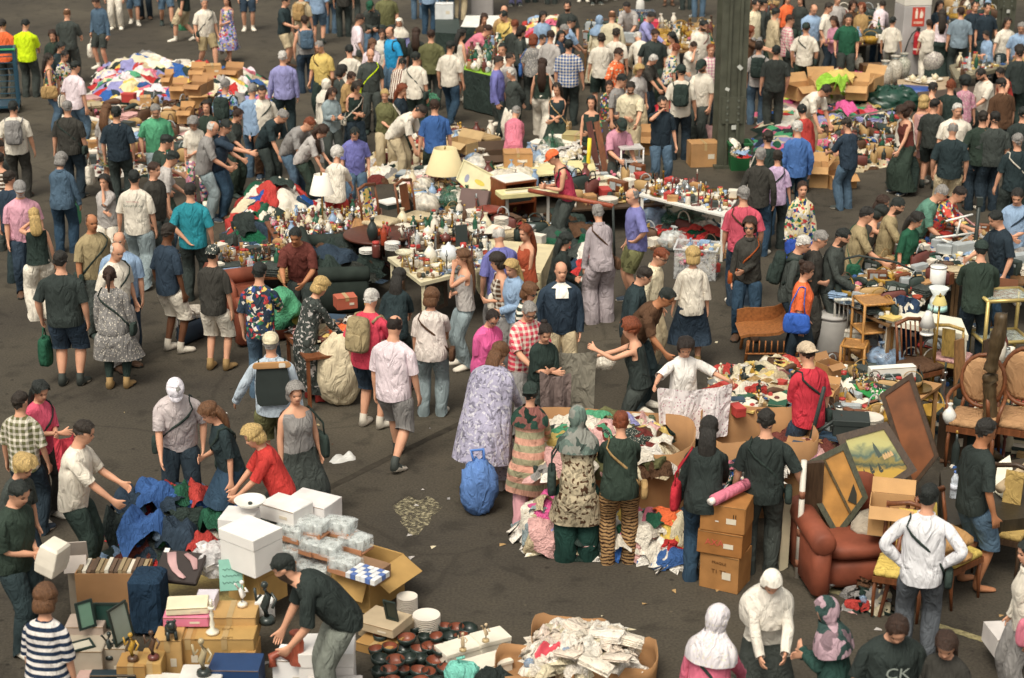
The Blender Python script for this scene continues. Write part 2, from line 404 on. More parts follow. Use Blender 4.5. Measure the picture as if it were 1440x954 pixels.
            pr = c4
        if first: F.append(tuple(pr)); T.append((part, 13, 0))
        hands.append(E + d2 * .36); elb.append(E)
    V = np.array(V, dtype=float)
    if first:
        import bmesh
        bm = bmesh.new(); vs = [bm.verts.new(v) for v in V]; fs = []
        for f in F: fs.append(bm.faces.new([vs[i] for i in f]))
        bm.verts.index_update(); bmesh.ops.recalc_face_normals(bm, faces=bm.faces[:])
        FF = [tuple(v.index for v in f.verts) for f in bm.faces]; bm.free()
        BF = dict(F=FF, T=T, VT=VT, tri=np.array([(f[0], f[1], f[2], f[3] if len(f) > 3 else f[2]) for f in FF]), vp=np.array([t[0] for t in VT]), vk=np.array([t[1] for t in VT]))
    q = BF['tri']; nrmf = np.cross(V[q[:, 2]] - V[q[:, 0]], V[q[:, 3]] - V[q[:, 1]]); N = np.zeros_like(V)
    for i in range(4): np.add.at(N, q[:, i], nrmf)
    N /= (np.linalg.norm(N, axis=1, keepdims=True) + 1e-9)
    S = p['H'] / 1.735
    def tors(s, ang, off=.02):        # point on the torso surface
        c, th = sp(s); k = max(i for i in range(len(TT)) if TT[i][0] <= s + 1e-6); k2 = min(k + 1, len(TT) - 1); t = (s - TT[k][0]) / max(1e-6, TT[k2][0] - TT[k][0])
        r = rings[k] * (1 - t) + rings[k2] * t; a = (ang % 360) / 360 * NR; i = int(a) % NR; f = a - int(a)
        q = r[i] * (1 - f) + r[(i + 1) % NR] * f; return (q + nrm(q - c) * off) * S
    sk.update(hands=[h * S for h in hands], elb=elb, head=nb * S, up=up, fwd=fwd, lf=lf, S=S, tors=tors, top=(nb + up * .243) * S, chest=(chc * S, cth), hip0=P0 * S,
              knee=[k * S for k in sk['knee']], ank=[k * S for k in sk['ank']], sp=sp, P0=P0)
    return V * S, N, sk
def subset(V, N, keep, off, extra=None):
    """faces of the body kept by keep(part, k, i), pushed out by off(part, k) ; a mesh of its own"""
    fi = [i for i, t in enumerate(BF['T']) if keep(*t)]
    used = sorted({v for i in fi for v in BF['F'][i]}); mp = {v: j for j, v in enumerate(used)}
    o = np.array([off(*BF['VT'][v]) for v in used])
    W = V[used] + N[used] * o[:, None]
    return W, [tuple(mp[v] for v in BF['F'][i]) for i in fi], used
def loft(rings, close0=False, close1=False):
    V = []; F = []; n = len(rings[0])
    for r in rings: V.extend(r)
    for k in range(len(rings) - 1):
        for i in range(n): F.append((k*n+i, k*n+(i+1)%n, (k+1)*n+(i+1)%n, (k+1)*n+i))
    if close0: F.append(tuple(range(n))[::-1])
    if close1: F.append(tuple(range((len(rings)-1)*n, len(rings)*n)))
    return np.array(V, dtype=float), F
def tube(pts, r, n=8, r2=None, ref=(0, 0, 1), caps=True):
    pts = [np.array(p, dtype=float) for p in pts]; rings = []; ref = np.array(ref, dtype=float)
    for i, p in enumerate(pts):
        d = nrm(pts[min(i+1, len(pts)-1)] - pts[max(i-1, 0)]); u = ref - d * np.dot(ref, d)
        if np.linalg.norm(u) < .05: u = np.array([1., 0.1, 0]) - d * np.dot([1., 0.1, 0], d)
        u = nrm(u); w = np.cross(d, u); rr = r[i] if hasattr(r, '__len__') else r; rb = (r2[i] if hasattr(r2, '__len__') else r2) if r2 is not None else rr
        a = np.arange(n) * 2 * math.pi / n; rings.append(p + np.outer(np.cos(a) * rr, w) + np.outer(np.sin(a) * rb, u))
    return loft(rings, caps, caps)
def ball(c, r, n=10, m=7, jit=0.0, rng=random):
    rings = []; c = np.array(c, dtype=float); r = np.array(r if hasattr(r, '__len__') else (r, r, r), dtype=float)
    for k in range(1, m):
        t = math.pi * k / m; a = np.arange(n) * 2 * math.pi / n
        q = np.stack([np.sin(t) * np.cos(a), np.sin(t) * np.sin(a), np.full(n, np.cos(t))], 1)
        if jit: q = q * (1 + np.array([rng.uniform(-jit, jit) for _ in range(n)]))[:, None]
        rings.append(c + q * r)
    V, F = loft(rings, True, True); return V, F
def join(parts):
    V = []; F = []; M = []; b = 0
    for it in parts:
        v, f = it[0], it[1]; mi = it[2] if len(it) > 2 else 0
        V.append(np.array(v, dtype=float)); F += [tuple(i + b for i in q) for q in f]; M += [mi] * len(f); b += len(v)
    return np.concatenate(V), F, M
HAIRC = dict(t='6b5a50', p='8f8a86', h='2a211d', k='1c1a19', b='3a281f', m='6b4a33', l='9a7650', y='bfa06a', g='8f8a86', w='cfc9c2', r='7c4028', n='2a211d')
SKINC = dict(l='d9a184', p='e3b49a', m='b47a58', d='6b4632', t='c68a68')
PEOPLE_SEEN = {}
def make_person(row, idx):
    nums, top, bot, hair, opts, label = [q.strip() for q in row.split('|')]
    x, y, yaw, pose, bend, nod = nums.split(); x, y, yaw = float(x), float(y), float(yaw)
    O = {}
    for t in opts.split(): k, _, v = t.partition('='); O[k] = v
    rng = random.Random(idx * 77 + 5)
    fem = 'f' in O
    p = dict(f=fem, girth=float(O.get('w', rng.uniform(.92, 1.04))), belly=float(O.get('belly', 0)), bend=float(bend), nod=float(nod), turn=float(O.get('turn', rng.uniform(-14, 14))),
             legs=pose[2], arms=pose[:2], H=float(O.get('H', 1.62 if fem else 1.75)), jit=[[rng.uniform(-.03, .03) for _ in range(3)] for _ in (0, 1)])
    if pose[2] == 'c' or pose[2] == 't': p['jit'] = None
    V, N, sk = build_body(p); S = sk['S']
    R = rotz(R_(yaw))
    if 'F' in O: base = np.array(G(x, y, 0)); 
    else:
        tp = R @ sk['top']; zb = float(O.get('z', 0)); hit = G(x, y, tp[2] + zb); base = np.array([hit.x - tp[0], hit.y - tp[1], 0])
    base[2] = float(O.get('z', 0))
    PEOPLE_SEEN[idx] = (base[0], base[1])
    near = pxm(y if 'F' in O else y + 100) > 82
    root = empty('person', base, R_(yaw), label, 'person')
    sm = skin(SKINC[O.get('skin', 'l')]); hk = HAIRC[hair[-1]]; hk = rng.choice(['232624', '2b2825', '322a24', '262b28']) if hk == '1c1a19' else hk; hm = hairm(hk)
    mi = []
    beard = 'beard' in O
    lips = _mats.setdefault('lips' + O.get('skin', 'l'), skin({'d': '4a2a26', 'm': '8a4a40'}.get(O.get('skin', 'l'), 'a85c50')))
    for (pt, k, i) in BF['T']:
        c = min(i, NR - 1 - i); m = 0
        if pt == 1:
            if k == 6 and c == 1: m = 1
            elif k == 8 and c in (1,): m = 3
            elif k == 2 and c == 0: m = 2
            elif beard and -1 <= k <= 3 and c <= 4 and not (k >= 4): m = 3
            if beard and k == 2 and c == 0: m = 2
        mi.append(m)
    bm_ = hairm('4a3a30') if beard and hk[0] in '23' and O.get('skin') != 'd' else hm
    put('body', V, BF['F'], [sm, plain('241a16', .3, 0, .5, 0), lips, bm_], root, mi, sub=1 if near else 0)
    tt, _, tc = top.partition('.'); bt, _, bc = bot.partition('.'); BV = ['303c38', '383f3d', '3e423f', '2f3b3e', '413f3b', '354139', '2c3740']
    tc = rng.choice(BV) if tc == 'blk' else tc; bc = rng.choice(BV) if bc == 'blk' else bc
    # ---- bottoms
    if bt in ('tr', 'wt', 'sh', 'sw', 'lg', 'ns'):
        last = {'tr': 9, 'wt': 9, 'sh': 3, 'sw': 4, 'lg': 8, 'ns': 2}[bt]; L = {'tr': (.014, .024, .034, .040), 'wt': (.016, .05, .07, .085), 'sh': (.014, .03, .035, .035), 'sw': (.016, .035, .045, .05), 'lg': (.006, .006, .006, .006), 'ns': (.01, .015, .015, .02)}[bt]
        def off(pt, k):
            if pt == 0: return L[0] if k < 3 else L[0] * .8
            t = k / max(1, last); return L[1] + (L[3] - L[1]) * t + (.004 * math.sin(k * 2.3) if bt != 'lg' else 0)
        keep = lambda pt, k, i: (pt == 0 and k < 3) or (pt in (4, 5) and k <= last)
        W, F, used = subset(V, N, keep, off)
        if bt != 'lg': W = W + np.array([[rng.uniform(-.006, .006) for _ in range(3)] for _ in used])
        put({'tr': 'trousers', 'wt': 'trousers', 'sh': 'shorts', 'sw': 'shorts', 'lg': 'leggings', 'ns': 'shorts'}[bt], W, F, fab(bc), root, sub=1 if near else 0)
    elif bt in ('sk', 'lk', 'mk'):
        zend = {'sk': .52, 'mk': .34, 'lk': .10}[bt] * S; rr = []
        for k, o in ((3, .012), (2, .020), (1, .030)): rr.append(V[k*NR:(k+1)*NR] + N[k*NR:(k+1)*NR] * o)
        z0 = rr[-1][:, 2].mean() - .06; ph = rng.uniform(0, 6)
        def legat(i, z):
            h, kn, an = sk['hip'][i] * S, sk['knee'][i], sk['ank'][i]
            a, b = (h, kn) if z > kn[2] else (kn, an); t = (z - a[2]) / (b[2] - a[2] + 1e-9); return a + (b - a) * max(0, min(1, t))
        n = 7 if bt != 'sk' else 5; fl = {'sk': .03, 'mk': .08, 'lk': .12}[bt]
        for j in range(n):
            z = z0 + (zend - z0) * j / (n - 1); a, b = legat(0, z), legat(1, z); c = (a + b) / 2; t = j / (n - 1)
            hwid = abs(a[0] - b[0]) / 2 + .115 * S * max(1, p['girth']) + fl * t; hd = abs(a[1] - b[1]) / 2 + .135 * S + fl * t * .8
            q = 1 + t * .07 * np.sin(_phi * 6 + ph) + t * .03 * np.sin(_phi * 11 + 2 * ph)
            rr.append(np.stack([c[0] + _sn * hwid * q, c[1] - _cs * hd * q, np.full(NR, z)], 1))
        W, F = loft(rr); put('skirt', W, F, fab(bc), root, sub=1 if near else 0)
    # ---- tops
    if tt:
        sl = {'ts': 3, 'ls': 8, 'tk': -1, 'th': 5, 'jk': 8, 'kt': 8, 'kr': 8}[tt]; lo = 0 if tt in ('ts', 'ls', 'jk', 'kt', 'kr', 'th') else 1
        if 'tuck' in O: lo = 3
        loose = float(O.get('loose', .5 if tt in ('ts', 'ls', 'th') else .25)); jk = .012 if tt == 'jk' else 0
        def off(pt, k):
            if pt == 0:
                if k >= 10: return .006 + jk
                if k >= 8: return .012 + jk
                a = .014 + jk + loose * (.022 if k <= 5 else .01)
                if not fem and k in (3, 4, 5): a += .014
                if fem and k in (3, 4): a += .010 + .018 * loose
                if k == 0: a = .026 + jk + loose * .03
                return a
            return .010 + jk + (.016 if tt in ('ts', 'th') else .006) * (.4 + k / 4)
        hi = 11 if tt != 'tk' else 9
        if tt == 'jk': hi = 12
        keep = lambda pt, k, i: (pt == 0 and lo <= k < hi and not (tt == 'tk' and k == 8 and min(i, NR - 1 - i) < 1)) or (pt in (2, 3) and k <= sl)
        W, F, used = subset(V, N, keep, off)
        W = W + np.array([[rng.uniform(-.007, .007) for _ in range(3)] for _ in used])
        mats = [fab(tc)]; mi2 = None
        put({'ts': 'shirt', 'ls': 'long_sleeve_top', 'tk': 'tank_top', 'th': 'shirt', 'jk': 'jacket', 'kt': 'tunic', 'kr': 'tunic'}[tt], W, F, mats, root, mi2, sub=1 if near else 0)
        if tt in ('kt', 'kr'):                              # tunic or dress skirt falling from the hips
            zend = (.42 if tt == 'kt' else .16) * S; rr = [V[:NR] + N[:NR] * .036]; z0 = rr[0][:, 2].mean(); cc = (sk['knee'][0] + sk['knee'][1]) / 2; ph = rng.uniform(0, 6)
            for j in range(1, 6):
                t = j / 5; z = z0 + (zend - z0) * t; hwid = (.20 + .06 * t) * p['girth'] + abs(sk['ank'][0][0]) * .2 * t; cy = rr[0][:, 1].mean() * (1 - t) + cc[1] * t; q = 1 + t * .06 * np.sin(_phi * 5 + ph)
                rr.append(np.stack([_sn * hwid * q, cy - _cs * (.16 + .07 * t + abs(sk['ank'][0][1]) * .4 * t) * q, np.full(NR, z)], 1))
            W, F = loft(rr); put('skirt', W, F, fab(O.get('hem', tc)), root, sub=1 if near else 0)
        if tt in ('ls', 'jk') and near:
            c = sk['sp'](.535); th = c[1]; c = c[0] * S; fw = np.array([0, -math.cos(th), -math.sin(th)]); upv = np.array([0, -math.sin(th), math.cos(th)]); rr = []
            for w_, z_ in ((.082, -.03), (.078, .012), (.070, .012), (.068, -.02)): rr.append(c + upv * z_ + np.outer(_sn * w_, [1, 0, 0]) + np.outer(_cs * (w_ + .004), fw))
            W, F = loft(rr); put('collar', W, F, fab(tc), root)
    # ---- shoes
    shc = O.get('shoe', rng.choice(['wht', 'blk', 'brn', 'dgr', 'wht', 'nvy']))
    if shc != 'no':
        for si, s in ((0, 'L'), (1, 'R')):
            W, F, used = subset(V, N, lambda pt, k, i: pt == 4 + si and k >= 8, lambda pt, k: .008 + (.008 if k > 8 else 0))
            W[:, 2] = np.maximum(W[:, 2], .004)
            sole = [1 if np.mean([W[v][2] for v in f]) < .028 + (sk['ank'][si][2] - .085 * S if sk['ank'][si][2] > .1 else 0) else 0 for f in F]
            put('shoe', W, F, [plain(shc, .6, 0, .3), plain('wht' if shc in ('wht', 'nvy', 'dgr') else 'drk', .7)], root, sole)
    # ---- hair and head cover
    ht = hair[:-1]
    hv = lambda k0, c, *a: None
    RH = np.stack([sk['lf'], -sk['fwd'], sk['up']], 1)
    def H(x_, f_, u_): return sk['head'] + (sk['lf'] * x_ + sk['fwd'] * f_ + sk['up'] * u_) * S
    thick = {'sh': .010, 'bz': .004, 'lo': .022, 'bo': .030, 'po': .014, 'bu': .014, 'cu': .040, 'ba': .006, 'ca': .010}.get(ht, .012)
    hj = [rng.choice((0, 0, 0, 1)) for _ in range(11)]
    def hairline(k, c):
        k = k - hj[c] if 0 < c < 10 else k
        if ht == 'sh' and not fem:
            return k >= (11, 11, 10, 9, 8, 7, 5, 3, 2, 2, 2)[c]
        if ht == 'ba': return 4 <= k <= 10 and c >= 5
        if c <= 1: return k >= 11
        if c == 2: return k >= 10
        if c == 3: return k >= 9
        if c == 4: return k >= 6
        if c == 5: return k >= 5
        return k >= 2
    parts = []
    hijab = 'hijab' in O
    if ht != 'no' and not hijab:
        W, F, used = subset(V, N, lambda pt, k, i: pt == 1 and hairline(k, min(i, NR - 1 - i)), lambda pt, k: thick * (1.35 if k > 9 else 1 if k > 7 else .75 if k > 4 else .4))
        if ht == 'cu': W = W + np.array([[rng.uniform(-.014, .014) for _ in range(3)] for _ in used])
        elif ht != 'ba': W = W + np.array([[rng.uniform(-.011, .011) for _ in range(3)] for _ in used])
        parts.append((W, F))
        if ht in ('lo', 'cl'):
            ln = float(O.get('hl', .30)); cy = -.055
            cpt, cth = sk['chest']; dn = np.array([0, 0, -1.])
            q0 = H(0, cy + .0, .16); q1 = H(0, cy - .015, .08); q2 = H(0, cy - .03, .0); q3 = q2 + dn * ln * .5 - sk['fwd'] * .035; q4 = q2 + dn * ln * 1.0 - sk['fwd'] * .03
            if p['bend'] > 35: q3 = q2 + (dn * .7 + sk['fwd'] * .4) * ln * .5; q4 = q2 + (dn * .9 + sk['fwd'] * .45) * ln
            parts.append(tube([q0, q1, q2, q3, q4], [.075*S, .088*S, .088*S, .095, .05], 12, [.055*S, .058*S, .05, .036, .02], ref=sk['fwd']))
        if ht == 'bo':
            parts.append(tube([H(0, -.03, .19), H(0, -.035, .13), H(0, -.035, .06), H(0, -.035, .015)], [.07*S, .098*S, .104*S, .085*S], 14, [.06*S, .080*S, .082*S, .07*S], ref=sk['fwd']))
        if ht == 'po':
            q = H(0, -.105, .16); parts.append(tube([H(0, -.08, .17), q, q + np.array([0, 0, -.10]) - sk['fwd'] * .05, q + np.array([0, 0, -.24]) - sk['fwd'] * .055], [.02, .03, .034, .012], 8))
        if ht == 'bu': parts.append(ball(H(0, -.085, .215), .045, 9, 6, .06, rng))
        W, F, M = join(parts); put('hair', W, F, hm, root, sub=1 if near else 0)
    if hijab:
        hc = fab(O['hijab'])
        W, F, used = subset(V, N, lambda pt, k, i: pt == 1 and not (1 <= k <= 10 and min(i, NR - 1 - i) <= (3 if k < 9 else 2)), lambda pt, k: .022 if k < 12 else .02)
        rr = []
        for (s_, w, d, f_) in ((None, .086, .094, .05), (.53, .125, .115, .02), (.475, .200, .135, .02), (.42, .225, .155, .01), (.34, .225, .165, .0)):
            if s_ is None: c = H(0, .012, .035); th = 0
            else: c, th = sk['sp'](s_); c = c * S
            fw = np.array([0, -math.cos(th * .6), -math.sin(th * .6)]); q = 1 + (.05 * np.sin(_phi * 5 + 1) if s_ and s_ < .5 else 0)
            rr.append(c + np.outer(_sn * w * q * S, [1, 0, 0]) + np.outer(_cs * d * q * S, fw))
        V2, F2 = loft(rr); W, F, M = join([(W, F), (V2, F2)]); put('headscarf', W, F, hc, root, sub=1 if near else 0)
    if 'cap' in O:
        back = 'capb' in O; sg = -1 if back else 1
        W, F, used = subset(V, N, lambda pt, k, i: pt == 1 and k >= (9 if min(i, NR-1-i) <= 4 else 8), lambda pt, k: .019)
        a = np.linspace(-1.1, 1.1, 9); vis = []
        for r0, u0, in ((.092, .162), (.165, .150)):
            for zz in (0, -.008): vis += [H(math.sin(t) * (.078 if r0 < .1 else .085), sg * (math.cos(t) * r0 + (.0 if r0 < .1 else .004)), u0 + zz - (.012 if r0 > .1 else 0) * abs(math.sin(t))) for t in a]
        F2 = []
        for i in range(8): F2 += [(i, i+1, 18+i+1, 18+i), (9+i, 27+i, 27+i+1, 9+i+1), (18+i, 18+i+1, 27+i+1, 27+i)]
        W, F, M = join([(W, F), (np.array(vis), F2)]); put('cap', W, F, fab(O['cap']), root, sub=0)
    if 'gl' in O or 'sg' in O:
        dk = 'sg' in O; pr = []
        for s in (1, -1): pr.append(ball(H(s * .033, .096, .130), (.024, .008, .016), 8, 5)) if dk else pr.append(tube([H(s*(.033+.022*math.cos(t)), .101, .130+.016*math.sin(t)) for t in np.linspace(0, 6.283, 9)], .0025, 5, caps=False))
        pr.append(tube([H(-.075, .02, .135), H(-.06, .088, .134), H(0, .106, .134), H(.06, .088, .134), H(.075, .02, .135)], .003, 5))
        W, F, M = join(pr); put('sunglasses' if dk else 'glasses', W, F, plain('drk', .2, 0, .6, 0), root)
    def cape(name, col, rs, drape=.05):
        rr = []
        for s_, w, d in rs:
            c, th = sk['sp'](s_); c = c * S; fw = np.array([0, -math.cos(th * .8), -math.sin(th * .8)]); q = 1 + (drape * np.sin(_phi * 7 + 1) if s_ < .5 else 0)
            rr.append(c + np.outer(_sn * w * q * S * p['girth'], [1, 0, 0]) + np.outer(_cs * d * q * S * p['girth'], fw))
        W, F = loft(rr); put(name, W, F, fab(col), root, sub=1)
    if 'shawl' in O and 'hijab' in O: cape('shawl', O['shawl'], [(.54, .08, .085), (.50, .16, .12), (.45, .225, .15), (.36, .245, .175), (.27, .245, .19), (.20, .23, .19)])
    elif 'shawl' in O: cape('shawl', O['shawl'], [(.55, .072, .075), (.52, .12, .11), (.48, .185, .135), (.42, .215, .15), (.34, .22, .165), (.24, .225, .175), (.12, .225, .18), (.0, .235, .20), (-.1, .25, .22), (-.22, .26, .235), (-.36, .27, .25), (-.5, .28, .26)])
    if 'scarf' in O: cape('scarf', O['scarf'], [(.55, .078, .08), (.51, .13, .11), (.46, .185, .13), (.40, .205, .145), (.33, .20, .15)])
    if 'inner' in O:
        W, F, used = subset(V, N, lambda pt, k, i: pt == 0 and 7 <= k <= 11 and min(i, NR - 1 - i) <= (0 if k < 9 else 1), lambda pt, k: .046 if k < 10 else .026)
        put('shirt_front', W, F, fab('f0eae0'), root)
    if 'stud' in O: pass
    def lettering(lines, s_, ang, size, off=.03):
        c = sk['tors'](s_, ang, off + .012); c2, th = sk['sp'](s_); nv = nrm(c - c2 * S); nv[2] = 0; nv = nrm(nv)
        zz = rotaxis([1, 0, 0], 0) @ np.array([0, 0, 1.]); zz = nrm(zz - np.array([0, 1, 0]) * 0)
        tz = nrm(sk['tors'](s_ + .05, ang, off) - sk['tors'](s_ - .05, ang, off)); xx = nrm(np.cross(tz, nv)); nn = np.cross(xx, tz)
        for j, (tx, col, k_) in enumerate(lines):
            q = c - tz * (size * 1.05 * j); letters(tx, size * k_, plain(col, .8, 0, .2, .05), root, Matrix(((xx[0], tz[0], nn[0], q[0]), (xx[1], tz[1], nn[1], q[1]), (xx[2], tz[2], nn[2], q[2]), (0, 0, 0, 1))))
    if 'ck' in O: lettering([('CK', 'a8b0a8', 1)], .30, 0, .14, .052)
    if 'nort' in O: lettering([('NORT', 'e0e4e0', 1)], .40, 20, .06, .04)
    if 'logo' in O: lettering([('~~~~~', 'b8404c', 1.1), ('Beautiful de', '3a4a40', 1)], .37, 180, .06, .045)
    # ---- things worn or carried stay top-level
    short = ' '.join(label.split()[:8])
    def thing_root(name, lab, cat):
        return empty(name, base, R_(yaw), lab, cat)
    def strap_pts(a0, s0, a1, s1, off=.034):   # over one shoulder, across the body to the other hip, front then back
        front = [sk['tors'](s0 + (s1 - s0) * t, a0 + (a1 - a0) * t, off) for t in np.linspace(0, 1, 9)]
        return front
    def strap(root_, side, col, wide=.014):
        f = strap_pts(side * 62, .505, -side * 88, -.02); b = strap_pts(side * 118, .505, side * 118 + side * 152, -.02)
        W, F = tube([f[-1]] + f[::-1] + b, wide * .5, 6, wide, ref=(0, 0, 1)); put('strap', W, F, fab(col), root_)
    def boxy(c, w, d, h, M3=None, e=.55, n=14):
        rings = []; M3 = np.eye(3) if M3 is None else M3
        for t, sc_ in ((-1, .0), (-1, .8), (-.85, .97), (-.3, 1.04), (.3, 1), (.85, .92), (1, .72), (1, 0.)):
            a = np.arange(n) * 2 * math.pi / n; q = np.stack([np.sign(np.cos(a)) * np.abs(np.cos(a)) ** e * w / 2 * sc_, np.sign(np.sin(a)) * np.abs(np.sin(a)) ** e * d / 2 * sc_, np.full(n, t * h / 2)], 1)
            rings.append(np.array(c) + q @ M3.T)
        return loft(rings)
    for k_, v in O.items():
        if k_ == 'bp':
            r = thing_root('backpack', f"{CNAME.get(v.split(':')[0], v)} backpack worn by {short}", 'backpack')
            cpt, cth = sk['chest']; c = sk['tors'](.30, 180, .095); M3 = rotx(cth)
            W, F = boxy(c, .30, .17, .42, M3); put('bag', W, F, fab(v), r, sub=1)
            c2 = sk['tors'](.22, 180, .19); W, F = boxy(c2, .22, .05, .2, M3); put('pocket', W, F, fab(v), r)
            for s in (1, -1):
                pts = [sk['tors'](.14, s * 140, .04), sk['tors'](.22, s * 95, .035), sk['tors'](.34, s * 52, .030), sk['tors'](.44, s * 42, .028), sk['tors'](.495, s * 60, .028), sk['tors'](.49, s * 120, .03), sk['tors'](.44, s * 150, .04)]
                W, F = tube(pts, .010, 6, .022); put('strap', W, F, fab(v), r)
        elif k_ in ('xb', 'xl'):     # crossbody bag on the right / left hip
            side = 1 if k_ == 'xb' else -1
            r = thing_root('crossbody_bag', f"{CNAME.get(v.split(':')[0], v)} crossbody bag worn by {short}", 'bag')
            c = sk['tors'](-.04, -side * 88, .075); W, F = boxy(c, .075, .20, .16); put('bag', W, F, fab(v), r, sub=1); strap(r, side, v)
        elif k_ in ('sb', 'sl'):     # shoulder bag hanging under the arm
            side = -1 if k_ == 'sb' else 1
            r = thing_root('shoulder_bag', f"{CNAME.get(v.split(':')[0], v)} shoulder bag worn by {short}", 'bag')
            c = sk['tors'](.02, side * 92, .10); W, F = boxy(c, .09, .34, .26); put('bag', W, F, fab(v), r, sub=1)
            sh = sk['tors'](.485, side * 80, .025)
            for dy in (-.10, .10): W, F = tube([c + [0, dy, .11], c + [0, dy * .8, .25], sh + [0, dy * .35, 0], sh + [0, 0, .01]], .007, 6, .012); put('handle', W, F, fab(v), r)
        elif k_ in ('tr', 'tl', 'pr', 'pl'):   # tote or plastic bag in the right / left hand
            hnd = sk['hands'][1 if k_[1] == 'r' else 0]; pl = k_[0] == 'p'
            r = thing_root('plastic_bag' if pl else 'tote_bag', f"{CNAME.get(v.split(':')[0], v)} {'plastic bag' if pl else 'tote bag'} carried by {short}", 'bag')
            bw, bh = (.26, .34) if pl else (.32, .34); sc_ = float(O.get('bs', 1)); bw *= sc_; bh *= sc_
            c = hnd + np.array([0, 0, -.16 - bh / 2]); c[2] = max(c[2], bh / 2 + .01)
            W, F = boxy(c, .14 * sc_, bw, bh, None, .8 if pl else .55); W = W + np.array([[rng.uniform(-.012, .012) for _ in range(3)] for _ in W]) * (1 if pl else .3); put('bag', W, F, fab(v), r, sub=1)
            for dy in (-.07, .07): W, F = tube([c + [0, dy, bh * .47], hnd + [0, dy * .3, -.05], hnd + [0, 0, -.02]], .010, 6, .006); put('handle', W, F, fab(v), r)
        elif k_ == 'hold':           # cloth held up between the two hands
            a, b = sk['hands']; w, h = float(O.get('hw', .7)), float(O.get('hh', .7)); cen = (a + b) / 2; ax = nrm(a - b); ax, cen = (np.array([0, -1., 0]), cen + np.array([0, -.22, 0])) if 'hx' in O else (ax, cen); r = thing_root('held_cloth', O.get('hlab', f"{CNAME.get(v.split(':')[0], v)} cloth held up by {short}").replace('_', ' '), 'cloth')
            V_ = []; n = 13
            for j in range(n):
                for i in range(n):
                    t, q = i / (n - 1) - .5, j / (n - 1); V_.append(cen + ax * t * w * (1 - .12 * q) + np.array([0, -.03 + .035 * math.sin(t * 14 + q * 2) * (.4 + q) - .05 * q, -q * h + .03 - .10 * (1 - 4 * t * t) * (1 - q) * (.6)]))
            put('cloth', V_, [(j*n+i, j*n+i+1, (j+1)*n+i+1, (j+1)*n+i) for j in range(n-1) for i in range(n-1)], fab(v), r, sub=1)
        elif k_ == 'vest':
            r = thing_root('display_panel', f"black panel worn on the back of {short}", 'panel')
            cpt, cth = sk['chest']; M3 = rotx(cth); c = sk['tors'](.27, 180, .06)
            W, F = boxy(c, .36, .03, .46, M3, .12); put('panel', W, F, plain('drk', .9), r, smooth=False)
            W, F = boxy(c + M3 @ np.array([0, .02, .24]), .40, .035, .07, M3, .12); put('cardboard_strip', W, F, cardboard(), r, smooth=False)
            W, F = boxy(c + M3 @ np.array([-.11, .042, .24]), .07, .006, .05, M3, .12); put('paper_label', W, F, plain('wht'), r, smooth=False)
            for s in (1, -1):
                W, F = tube([sk['tors'](.44, s * 140, .04), sk['tors'](.495, s * 120, .03), sk['tors'](.495, s * 60, .028), sk['tors'](.40, s * 45, .03)], .008, 6, .018); put('strap', W, F, fab(v), r)
        elif k_ == 'phone':
            c = (sk['hands'][0] + sk['hands'][1]) / 2 if v == '2' else sk['hands'][1]; r = thing_root('mobile_phone', f"black mobile phone held by {short}", 'phone')
            W, F = boxy(c + [0, -.01, .04], .075, .012, .14, rotx(-.5), .3); put('case', W, F, plain('drk', .3), r)
        elif k_ == 'box':
            c = (sk['hands'][0] + sk['hands'][1]) / 2 + np.array([0, -.10, .0]); r = thing_root('held_box', f"{CNAME.get(v, v)} box held by {short}", 'box')
            W, F = boxy(c, .24, .20, .30, rotx(.3), .12, 16); put('carton', W, F, plain(v, .8), r, smooth=False)
    return root, sk, base
